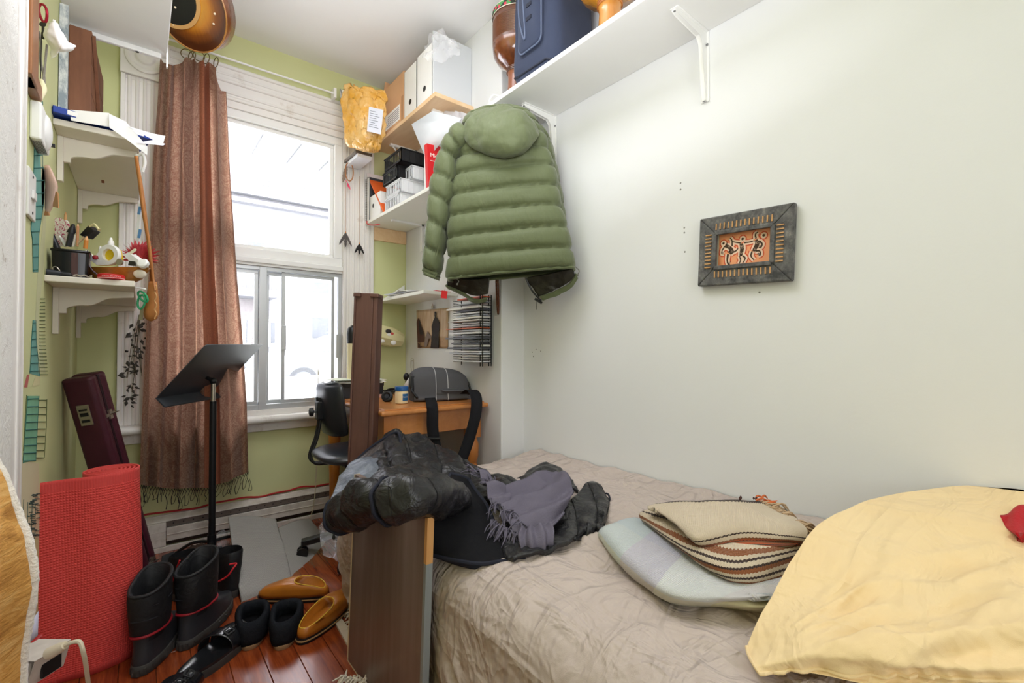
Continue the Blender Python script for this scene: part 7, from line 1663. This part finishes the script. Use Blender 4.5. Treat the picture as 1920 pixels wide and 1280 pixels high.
rows = []
for j in range(15):
    t = j/14; v = lerp(310, 402, t); hw = 11*math.sin(PI*min(1, t*.92+.06))**.6; uc = lin([(0, 88), (.4, 97), (.75, 94), (1, 88)], t); p = pD(uc, v, 1.42); r = hw/FOC*1.42
    rows.append([p+RT*(r*math.cos(2*PI*k/18))+V((FW.x, FW.y, 0))*(r*.45*math.sin(2*PI*k/18)) for k in range(18)])
g = G(); g.grid(rows, closed=True, caps=True); g.build('fish_body', mat('pearly_pink', '#d9b3a0', .3, var=.35, vs=14), fs, ang=180)
for q in ([(102, 355), (110, 362), (111, 390), (101, 388)], [(86, 395), (90, 392), (94, 404), (84, 404)]):
    g = G(); g.add([pD(u, v, 1.42) for u, v in q], [(0, 1, 2, 3)]); g.build('fin', mat('tan_fin', '#c28a5c', .5), fs, smooth=False, solid=.003)
# ================================================================== RIGHT WALL
hsf = thing('long_shelf', 'long white shelf running high along the white wall above the bed', 'shelf')
g = G(); g.box(1.322, XR-.001, -.9, 1.885, 2.228, 2.249); g.build('board', M_wht, hsf, smooth=False, bev=.002)
def ubrk(y):
    g = G(); x1 = XR-.001; zt_ = 2.228
    g.box(x1-.004, x1, y-.016, y+.016, 1.965, zt_); g.box(x1-.21, x1, y-.016, y+.016, zt_-.004, zt_)
    pr_ = [(0, 0), (.20, 0), (.205, .008), (.19, .014), (.05, .028), (.03, .05), (.014, .22), (.009, .255), (0, .26)]
    M = FR((x1-.003, y-.009, zt_-.003), (-1, 0, 0), (0, -1, 0)); 
    g.add([V((x1-.003-a, y+s_*.008, zt_-.003-b)) for s_ in (-1, 1) for a, b in pr_], [list(range(9)), list(range(9, 18))[::-1]]+[(k, (k+1) % 9, 9+(k+1) % 9, 9+k) for k in range(9)])
    o = g.build('shelf_bracket', M_wht, hsf, bev=.0025)
    for (dx, dz, s_) in ((.203, .005, 0), (.06, .006, .012), (.004, .05, .011), (.004, .05, -.012), (.004, .255, 0)):
        g = G(); c = V((x1-.001-dx, y+s_, zt_-.004-dz)); n_ = V((0, 0, -1)) if dz < .01 else V((-1, 0, 0)); g.lathe([(.0045, 0), (.0045, .0015), (.001, .0025)], 10, M=FR(c+n_*.003, V((0, 1, 0)), n_)); g.build('screw', mat('grey_screw', '#87878a', .35, .8), o)
ubrk(.885); ubrk(1.69)
zl = 2.250
# --- goblet drums and the navy drum bag
def drum(label, x, y, h, r, cols, band=True):
    t = thing('goblet_drum', label, 'drum'); o = (x, y, zl)
    m1, m2, m3 = cols
    g = G(); g.lathe([(.052, .001), (.055, .006), (.050, .02), (.046, .05), (.042, .11), (.043, .135), (.046, .14), (.044, .15), (.047, .155)], 32, o=o); ft = g.build('foot', m1, t)
    g = G()
    for z in (.142, .150, .158, .166): g.tube([(x+.048*math.cos(a), y+.048*math.sin(a), zl+z) for a in [2*PI*k/32 for k in range(32)]], .003, 6, closed=True)
    stuffed(g.build('foot_ring', m3, ft))
    g = G(); g.lathe([(.047, .155), (.06, .168), (r*.80, .195), (r*.96, .225), (r*1.0, .262)], 40, o=o, cap=False); g.build('bowl', m2, t)
    g = G(); pr_ = [(r*1.0, .262)]
    for k in range(14): z = .275+k*.0075; pr_ += [(r*1.005, z), (r*.985, z+.003)]
    pr_ += [(r*.99, h-.05), (r*.985, h-.028)]
    g.lathe(pr_, 40, o=o, cap=False); g.build('ribbed_shell', m3, t)
    g = G(); g.lathe([(r*1.01, h-.034), (r*1.012, h-.008), (r*.995, h), (.001, h)], 40, o=o, cap=False); g.build('skin', mat('drum_skin', '#d9cfbd', .6), t)
    if band:
        g = G(); g.lathe([(r*1.018, h-.030), (r*1.02, h-.028), (r*1.02, h-.008), (r*1.018, h-.006)], 40, o=o, cap=False); bd_ = N('flower_band'); _v = bd_.co('Object')
        c_ = bd_.voro(_v, 90, 'F1', 'Color'); sp_ = bd_.add('ShaderNodeSeparateColor'); bd_.link(c_, sp_.inputs[0]); bd_.col(bd_.ramp(sp_.outputs[0], [(0, '#1d2a20'), (.35, '#c23a4c'), (.6, '#1d2320'), (.72, '#4a8a4e')], 'CONSTANT')); bd_.set(rough=.7); g.build('flower_band', bd_.m, t)
    return t
M_d1 = wood('dark_rosewood', '#3c1c0e', '#8a4a22', rough=.2, scale=1.2, stretch=(1, 1, 2), coat=.6); M_d2 = wood('red_brown_foot', '#6b3a24', '#93583a', rough=.3, scale=1.5, stretch=(1, 1, 5), coat=.3); M_d3 = wood('ribbed_brown', '#3a2014', '#6a3d24', rough=.3, scale=1.5, coat=.3)
p = pZ(966, 178, zl)
drum('dark brown goblet drum with a flowered band at the shelf end', 1.425, 1.735, .432, .118, (M_d2, M_d1, M_d3))
M_y1 = wood('golden_foot', '#9a5d1c', '#cf9138', rough=.25, scale=1.2, stretch=(1, 1, 6), coat=.5); M_y2 = wood('golden_bowl', '#8f5a12', '#d1941f', rough=.2, scale=1.5, stretch=(1, 1, 2), coat=.6); M_y3 = wood('orange_ribbed', '#8c4a18', '#c0762c', rough=.3, scale=1.5, coat=.4)
drum('golden brown goblet drum right of the navy bag on the long shelf', 1.43, 1.165, .47, .135, (M_y1, M_y2, M_y3), False)
db = thing('drum_bag', 'tall navy padded bag with a front pocket standing between the drums', 'bag'); M_nav = cloth('navy_canvas', '#3a4258', '#333a4e', weave=700, wb=.2, wr=.22, ws=8, sheen=.1); M_nvd = mat('dark_navy_trim', '#1e2333', .7)
ya, yb = 1.69, 1.385; xa, xb = 1.345, 1.60
rows = []
for j in range(31):
    t = j/30; z = zl+.001+t*.56; e = .94+.06*sm(t*6); row = []
    for (x, y) in rrect(xb-xa, ya-yb, .055, 7):
        row.append(V(((xa+xb)/2+x*e+.006*NZ.noise(V((x*9, y*9, z*8))), (ya+yb)/2+y*e*(1+.03*math.sin(t*5))+.006*NZ.noise(V((y*9, z*9, 4))), z)))
    rows.append(row)
g = G(); g.grid(rows, closed=True, caps=True); g.build('body', M_nav, db, ang=70)
M = FR((xa-.002, 1.53, zl+.31), (0, -1, 0), (-1, 0, 0))
rows = [[M @ V((x*s_, y*s_, z)) for x, y in rrect(.15, .38, .03, 6)] for s_, z in ((1.0, -.004), (1.0, .012), (.94, .020), (.5, .022), (.01, .022))]
g = G(); g.grid(rows, closed=True); pk_ = g.build('front_pocket', M_nav, db, ang=180)
g = G(); g.tube([M @ V((x*1.0, y*1.0, .012)) for x, y in rrect(.15, .38, .03, 6)], .004, 6, closed=True); g.tube(spl([M @ V((-.07, .19, .016)), M @ V((-.068, .0, .02)), M @ V((-.03, -.13, .024)), M @ V((-.02, -.10, .024)), M @ V((-.055, .19, .02))], 30), .004, 6); g.build('pocket_piping', mat('slate_piping', '#59647d', .6), pk_)
g = G(M)
for y in (-.06, .0, .06, .12): g.box(-.012, .022, y-.008, y+.008, .021, .025)
stuffed(g.build('webbing_loop', M_nvd, pk_, smooth=False))
g = G(); g.tube([V(((xa+xb)/2+x*.99, (ya+yb)/2+y*.99, zl+.035+.035*math.sin(6*k/32))) for k, (x, y) in enumerate(rrect(xb-xa, ya-yb, .055, 7))], .0045, 6, closed=True); g.build('base_seam', M_nvd, db)
# --- green puffer jacket on a hanger
jk = thing('puffer_jacket', 'olive green hooded puffer jacket hanging from the long shelf', 'jacket')
pjk = N('olive_puffer_shell'); _v = pjk.co('Object'); pjk.col(pjk.mix(pjk.noise(_v, 4, 3), '#687150', '#5e6747')); pjk.set(rough=.55, spec=.3, sheen=.2)
pjk.bump(pjk.math('ADD', pjk.math('MULTIPLY', pjk.noise(pjk.co('Object', (1, 1, .45)), 22, 4, .55, .8), 1.0), pjk.math('MULTIPLY', pjk.noise(_v, 900, 1), .05)), .55, .010); M_puf = pjk.m
M_pl = quilt('dark_olive_lining', '#2c2a22', .3, amp=.5)
JC = V((1.315, 1.775, 1.75)); ja = V((.60, -.80, 0)).normalized(); jn = V((-ja.y, ja.x, 0))*1.0
if jn.dot(V((0, -1, 0))) < 0: jn = -jn
def pJ(u, v, off=0): return pN(u, v, JC+jn*off, jn)
def loft(name, LR, dep, nsub, m, parent, bul=.016, off=0, wa=.004, n=64, close=None, solid=0, sharp=.35, caps=False):
    Ls = [pJ(a, b, off) for a, b, c, d in LR]; Rs = [pJ(c, d, off) for a, b, c, d in LR]; K = len(LR)
    tot = (K-1)*nsub+1; L2, R2 = spl(Ls, tot), spl(Rs, tot); rows = []
    for i in range(tot):
        f = (i % nsub)/nsub; b_ = bul*(1-abs(2*f-1)**3.2) if bul else 0
        c = (L2[i]+R2[i])/2; h = (R2[i]-L2[i])/2; dd_ = dep if not callable(dep) else dep(i/(tot-1)); row = []
        hl = h.length; hu = h/hl
        for k in range(n):
            a = 2*PI*k/n; ca = math.copysign(abs(math.cos(a))**.8, math.cos(a)); sa = math.copysign(abs(math.sin(a))**.62, math.sin(a))
            q = c+hu*(ca*(hl+b_*.5-bul*.4))+jn*(sa*(dd_+b_-bul*.5))
            d = (hu*math.cos(a)+jn*math.sin(a))
            cr_ = .006*(1-b_/bul if bul else 0)*math.sin(ca*34+3*math.sin(i*1.7))
            q = q+d*(wr(V((q.x, q.y, q.z*.7)), 9, wa, 3)+cr_+ridge(V((q.x*7, q.y*7, q.z*2.2)), 1.0, wa*.7))
            row.append(q)
        rows.append(row)
    g = G(); g.grid(rows, closed=True, caps=caps); return g.build(name, m, parent, ang=180, solid=solid), rows
body = [(880, 232, 1002, 226), (866, 262, 1022, 250), (860, 300, 1028, 279), (853, 334, 1040, 313), (848, 372, 1047, 350), (844, 410, 1053, 388), (841, 450, 1065, 427), (843, 485, 1073, 466), (838, 526, 1080, 503)]
_, br = loft('body', body, lambda t: lerp(.075, .085, t), 9, M_puf, jk, bul=.024, solid=.004)
# centre back gather and hem cord
g = G(); mid = [r[16] for r in br][20:]
g.tube([p+jn*(-.0075) for p in mid], .006, 6); g.build('centre_seam', M_puf, jk, ang=180)
g = G(); g.tube([p+V((0, 0, .0)) for p in br[-1]], .007, 8, closed=True); g.build('hem', M_puf, jk, ang=180)
sl = [(868, 236, 892, 262), (846, 254, 868, 285), (829, 284, 858, 300), (816, 328, 853, 342), (809, 364, 845, 384), (805, 412, 836, 430), (801, 462, 829, 478), (796, 500, 823, 513)]
_, slr = loft('sleeve', sl, lambda t: lerp(.070, .052, t), 9, M_puf, jk, bul=.020, off=.035, wa=.006)
cf = [(796, 500, 823, 512), (795, 508, 822, 519), (797, 516, 820, 525)]
_, cr2 = loft('cuff', cf, .036, 5, M_puf, jk, bul=.004, off=.035, wa=.002, solid=.003)
sr = [(1000, 238, 1020, 240), (1006, 262, 1032, 262), (1014, 300, 1042, 300), (1020, 340, 1049, 340), (1024, 380, 1056, 380), (1026, 420, 1060, 415), (1030, 470, 1062, 462)]
loft('sleeve', sr, .055, 9, M_puf, jk, bul=.018, off=-.075, wa=.005)
# shoulder yoke
yk = [(868, 240, 1012, 232), (876, 222, 1000, 216), (890, 214, 985, 208), (905, 207, 965, 203)]
loft('yoke', yk, lambda t: lerp(.085, .05, t), 7, M_puf, jk, bul=.010, caps=True)
# hood lying on the back
hrows = [[(872, 238), (888, 214), (925, 202), (965, 204), (990, 222), (1008, 250)], [(870, 246), (886, 222), (925, 210), (968, 212), (992, 230), (1009, 254)], [(874, 260), (892, 238), (930, 226), (968, 228), (990, 244), (1006, 258)],
         [(880, 270), (900, 262), (932, 256), (965, 256), (988, 262), (1003, 262)], [(890, 278), (908, 282), (935, 284), (962, 284), (985, 276), (1000, 265)], [(900, 283), (915, 290), (938, 294), (960, 293), (980, 284), (996, 268)]]
hoff = [[.06, .09, .10, .10, .09, .06], [.085, .12, .135, .135, .12, .085], [.095, .145, .17, .17, .145, .095], [.10, .15, .18, .18, .15, .10], [.10, .135, .155, .155, .135, .10], [.085, .10, .105, .105, .10, .085]]
gh = surf([[pJ(u, v, o) for (u, v), o in zip(r, ro)] for r, ro in zip(hrows, hoff)], 60, 50)
gh = disp(gh, lambda s, t, p: wr(p, 12, .008, 4)+ridge(V((p.x*9, p.y*9, p.z*5)), 1.0, .006))
g = G(); g.grid(gh); hd = g.build('hood', M_puf, jk, ang=180, solid=.01)
g = G(); g.tube(gh[-1], .006, 8); g.tube(gh[0], .007, 8); g.build('hood_seam', M_puf, hd)
# front panels and lining showing under the hem
def jpanel(name, rows, offs, m, amp=.006, solid=.012):
    g_ = disp(surf([[pJ(u, v, o) for (u, v), o in zip(r, ro)] for r, ro in zip(rows, offs)], 30, 24), lambda s, t, p: wr(p, 14, amp, 4)); g = G(); g.grid(g_); return g.build(name, m, jk, ang=180, solid=solid)
jpanel('front_lining', [[(842, 518), (880, 522), (918, 520)], [(840, 532), (880, 540), (917, 538)], [(850, 540), (888, 553), (916, 550)]], [[-.03]*3, [-.05]*3, [-.06]*3], M_pl)
jpanel('front_hem', [[(837, 532), (862, 545), (890, 560), (914, 556)], [(842, 538), (868, 552), (890, 565), (912, 562)]], [[-.045]*4, [-.06]*4], M_puf)
jpanel('front_lining', [[(985, 520), (1030, 512), (1075, 500)], [(998, 536), (1036, 530), (1076, 512)], [(1010, 556), (1042, 542), (1076, 520)]], [[-.03]*3, [-.05]*3, [-.06]*3], M_pl)
jpanel('front_hem', [[(1012, 555), (1040, 545), (1066, 530), (1078, 512)], [(1018, 562), (1044, 552), (1068, 538), (1081, 520)]], [[-.045]*4, [-.06]*4], M_puf)
g = G(); g.tube(spl([pJ(986, 522, -.02), pJ(998, 545, -.03), pJ(1015, 564, -.03)], 14), .0045, 6); g.tube([pJ(1003, 560, -.02), pJ(1016, 568, -.02)], .006, 6); g.tube([pJ(1005, 562, -.02), pJ(1006, 580, -.02)], .0015, 5); g.build('zip', M_black, jk)
for a, b in (((1079, 500), (1083, 515)), ((852, 520), (857, 533))):
    g = G(); g.tube(spl([pJ(a[0], a[1], .05), pJ(b[0]+3, (a[1]+b[1])/2, .055), pJ(b[0], b[1], .05)], 10), .002, 6); g.ball(pJ(b[0], b[1], .05), .005); g.build('drawcord', mat('grey_cord', '#6f6e66', .6), jk)
hg = thing('coat_hanger', 'white hanger hook over the front edge of the long shelf', 'hanger')
g = G(); hk = [(934, 206), (921, 200), (918, 188), (924, 179), (933, 179), (938, 183)]
g.tube(spl([pJ(u, v, .0) for u, v in hk], 30), .0035, 8); g.build('hook', M_wp, hg)
g = G(); g.tube(spl([pJ(880, 232, 0), pJ(930, 206, 0), pJ(1000, 228, 0)], 20), .006, 8); g.build('arm', M_wp, hg)
# --- framed picture of dancers
pf3 = thing('picture', 'dark carved frame with an orange print of three dancing figures', 'picture')
y0_, y1_, z0_, z1_ = .592, .912, 1.275, 1.527
TL, TR, BR, BL = pX(1314, 412, XR-.02), pX(1490, 380, XR-.02), pX(1488, 525, XR-.02), pX(1311, 538, XR-.02)
ex = ((TR-TL)+(BR-BL)).normalized(); c = (TL+TR+BR+BL)/4; W_ = ((TR-TL).length+(BR-BL).length)/2; H_ = ((TL-BL).length+(TR-BR).length)/2
M = FR(V((XR, c.y, c.z)), ex, (-1, 0, 0)) @ Matrix.Rotation(math.radians(-.4), 4, 'Z')
fm_ = N('charcoal_driftwood'); _v = fm_.co('Object'); fm_.col(fm_.ramp(fm_.noise(_v, 26, 6, .75), [(.35, '#3a3a3c'), (.58, '#6c6b6a'), (.78, '#aaa49a')])); fm_.set(rough=.75); fm_.bump(fm_.noise(_v, 40, 5, .7), .6, .005)
w2_, h2_ = W_/2, H_/2; iw, ih = .098, .062
def bevq(o, a, name):
    g = G(); g.hexa([M @ V((*p, z)) for z in (.004, .030) for p in (o[0], o[1], a[1], a[0])]); g.build(name, fm_.m, pf3, smooth=False, bev=.004)
O = [(-w2_, h2_), (w2_, h2_), (w2_, -h2_), (-w2_, -h2_)]; I = [(-iw, ih), (iw, ih), (iw, -ih), (-iw, -ih)]
for k in range(4): bevq((O[k], O[(k+1) % 4]), (I[k], I[(k+1) % 4]), 'frame_rail')
for k in range(4):
    a, b = V((*I[k], .030)), V((*I[(k+1) % 4], .030)); g = G(); g.bar(M @ a, M @ b, .014, .012, M.to_3x3() @ V((0, 0, 1))); g.build('inner_fillet', fm_.m, pf3, smooth=False, bev=.002)
M_st = mat('straw_stick', '#cfa06c', .7, var=.2, vs=80)
for k in range(14):
    for s_ in (1, -1):
        x = lerp(-iw+.004, iw-.004, k/13); g = G(); g.tube([M @ V((x, s_*(ih+.012), .0315)), M @ V((x+.0005, s_*(ih+.034), .0315))], .0024, 6); g.build('straw_stick', M_st, pf3)
for k in range(10):
    for s_ in (1, -1):
        y = lerp(-ih+.004, ih-.004, k/9); g = G(); g.tube([M @ V((s_*(iw+.012), y, .0315)), M @ V((s_*(iw+.034), y, .0315))], .0024, 6); g.build('straw_stick', M_st, pf3)
g = G(); g.prism([(-iw, -ih), (iw, -ih), (iw, ih), (-iw, ih)], .004, M @ Matrix.Translation((0, 0, .006))); g.build('mount', mat('cream_mount', '#e6dccb', .7), pf3, smooth=False)
op = N('orange_batik'); _v = op.co('Object'); op.col(op.mix(op.noise(_v, 18, 4), '#f3b083', '#ec8f5c')); op.set(rough=.6)
g = G(); g.prism([(-iw+.006, -ih+.004), (iw-.016, -ih+.004), (iw-.016, ih-.003), (-iw+.006, ih-.003)], .001, M @ Matrix.Translation((0, 0, .010))); prn = g.build('print', op.m, pf3, smooth=False)
M_halo, M_hal2, M_fig = mat('peach_halo', '#f1d0b8', .6), mat('red_halo', '#d9552f', .6), mat('umber_figure', '#43301f', .7, var=.3, vs=120)
def P2(s, t): return (lerp(-iw+.006, iw-.016, s), lerp(ih-.003, -ih+.004, t))
figs = [[[(.13, .36, .10), (.22, .42, .09), (.28, .55, .10), (.24, .62, .07)], [(.20, .62, .06), (.19, .80, .045), (.21, .92, .035), (.25, .93, .02)], [(.26, .60, .05), (.36, .55, .035), (.40, .48, .03)], [(.13, .38, .05), (.08, .48, .03), (.07, .58, .025), (.12, .60, .02)], [(.28, .40, .04), (.27, .22, .03), (.23, .14, .02)]],
        [[(.46, .36, .09), (.48, .50, .10), (.47, .62, .09), (.46, .72, .07)], [(.44, .72, .04), (.46, .85, .03), (.43, .95, .022)], [(.50, .72, .04), (.55, .80, .03), (.51, .93, .022)], [(.46, .34, .04), (.36, .30, .03), (.28, .26, .025)], [(.52, .34, .04), (.62, .34, .03), (.70, .32, .025)]],
        [[(.74, .30, .08), (.77, .42, .11), (.73, .55, .10), (.70, .62, .07)], [(.68, .62, .05), (.66, .75, .035), (.72, .88, .025)], [(.74, .62, .05), (.82, .64, .035), (.84, .74, .025), (.80, .76, .02)], [(.80, .34, .05), (.86, .44, .04), (.84, .54, .025), (.80, .52, .02)], [(.74, .26, .05), (.73, .14, .035), (.77, .08, .025)]]]
heads = [(.10, .28), (.485, .22), (.885, .20)]
def flatstroke(pts, sc_, z):
    pp = spl([V((*P2(a, b), 0)) for a, b, r in pts], 14); rr_ = spl([r*.066+sc_ for a, b, r in pts], 14); vs = []
    for i, p in enumerate(pp):
        t = (pp[min(i+1, 13)]-pp[max(i-1, 0)]).normalized(); n_ = V((-t.y, t.x, 0)); vs += [M @ V((p.x+n_.x*rr_[i], p.y+n_.y*rr_[i], z)), M @ V((p.x-n_.x*rr_[i], p.y-n_.y*rr_[i], z))]
    return vs, [(2*i, 2*i+1, 2*i+3, 2*i+2) for i in range(13)]
def disc(c, r, z): return [M @ V((P2(*c)[0]+r*math.cos(2*PI*k/14), P2(*c)[1]+r*math.sin(2*PI*k/14), z)) for k in range(14)], [list(range(14))]
for nm, sc_, z, m in (('red_glow', .0095, .0113, M_hal2), ('peach_glow', .006, .0116, M_halo), ('dancer', 0, .0120, M_fig)):
    for fg, hd_ in zip(figs, heads):
        g = G()
        for q, st_ in enumerate(fg): a = flatstroke(st_, sc_, z+.00004*q); g.add(*a)
        a = disc(hd_, .0045+sc_, z+.0003); g.add(*a); stuffed(g.build(nm, m, prn, smooth=False))
g = G()
for k in range(5):
    for fg in figs:
        a, b, r = fg[0][k % 4]; x, y = P2(a, b+.03*(k-2)); g.tube([M @ V((x+.004*math.cos(q)*(.3+q*.12), y+.004*math.sin(q)*(.3+q*.12), .0124)) for q in [k_*.6 for k_ in range(12)]], .0004, 3)
stuffed(g.build('body_pattern', M_halo, prn))
# --- nail holes in the plaster
nh = [(1276, 343), (1276, 355), (1283, 427), (1283, 436), (1284, 472), (1005, 655), (998, 660), (1014, 658), (1000, 668), (1424, 548)]
NHL = ['highest nail hole left of the picture', 'nail hole just under the highest one left of the picture', 'upper of the three nail holes level with the picture', 'middle of the three nail holes level with the picture', 'lowest of the three nail holes level with the picture', 'highest of the four nail holes below the green jacket', 'leftmost of the four nail holes below the green jacket', 'rightmost of the four nail holes below the green jacket', 'lowest of the four nail holes below the green jacket', 'single nail hole under the lower edge of the picture']
for (u, v), lab in zip(nh, NHL):
    p = pX(u, v, XR); g = G(); g.lathe([(.001, .0012), (.003, .0008), (.0042, -.0005)], 8, M=FR(p, (0, 1, 0), (-1, 0, 0))); tag(g.build('nail_hole', mat('grey_filler', '#8d8b88', .8)), lab, 'nail hole', 'nail holes in the white wall')
# ================================================================== FINISH: bring every thing's origin to its base
bpy.context.view_layer.update()
for r in ROOTS:
    pts = []
    for ch in r.children:
        for bb in ch.bound_box: pts.append(ch.matrix_world @ V(bb))
    if not pts: continue
    c = V((sum(p.x for p in pts)/len(pts), sum(p.y for p in pts)/len(pts), min(p.z for p in pts)))
    d = c-r.location
    r.location = c
    for ch in r.children: ch.location = ch.location-d
done = set()
for o in list(C.objects):
    if o.type == 'MESH' and o.parent is None and o.get('kind') != 'structure' and o.data.name not in done:
        done.add(o.data.name)
        bb = [V(b) for b in o.bound_box]
        c = V((sum(b.x for b in bb)/8, sum(b.y for b in bb)/8, min(b.z for b in bb)))
        o.data.transform(Matrix.Translation(-c)); o.location = o.location+c
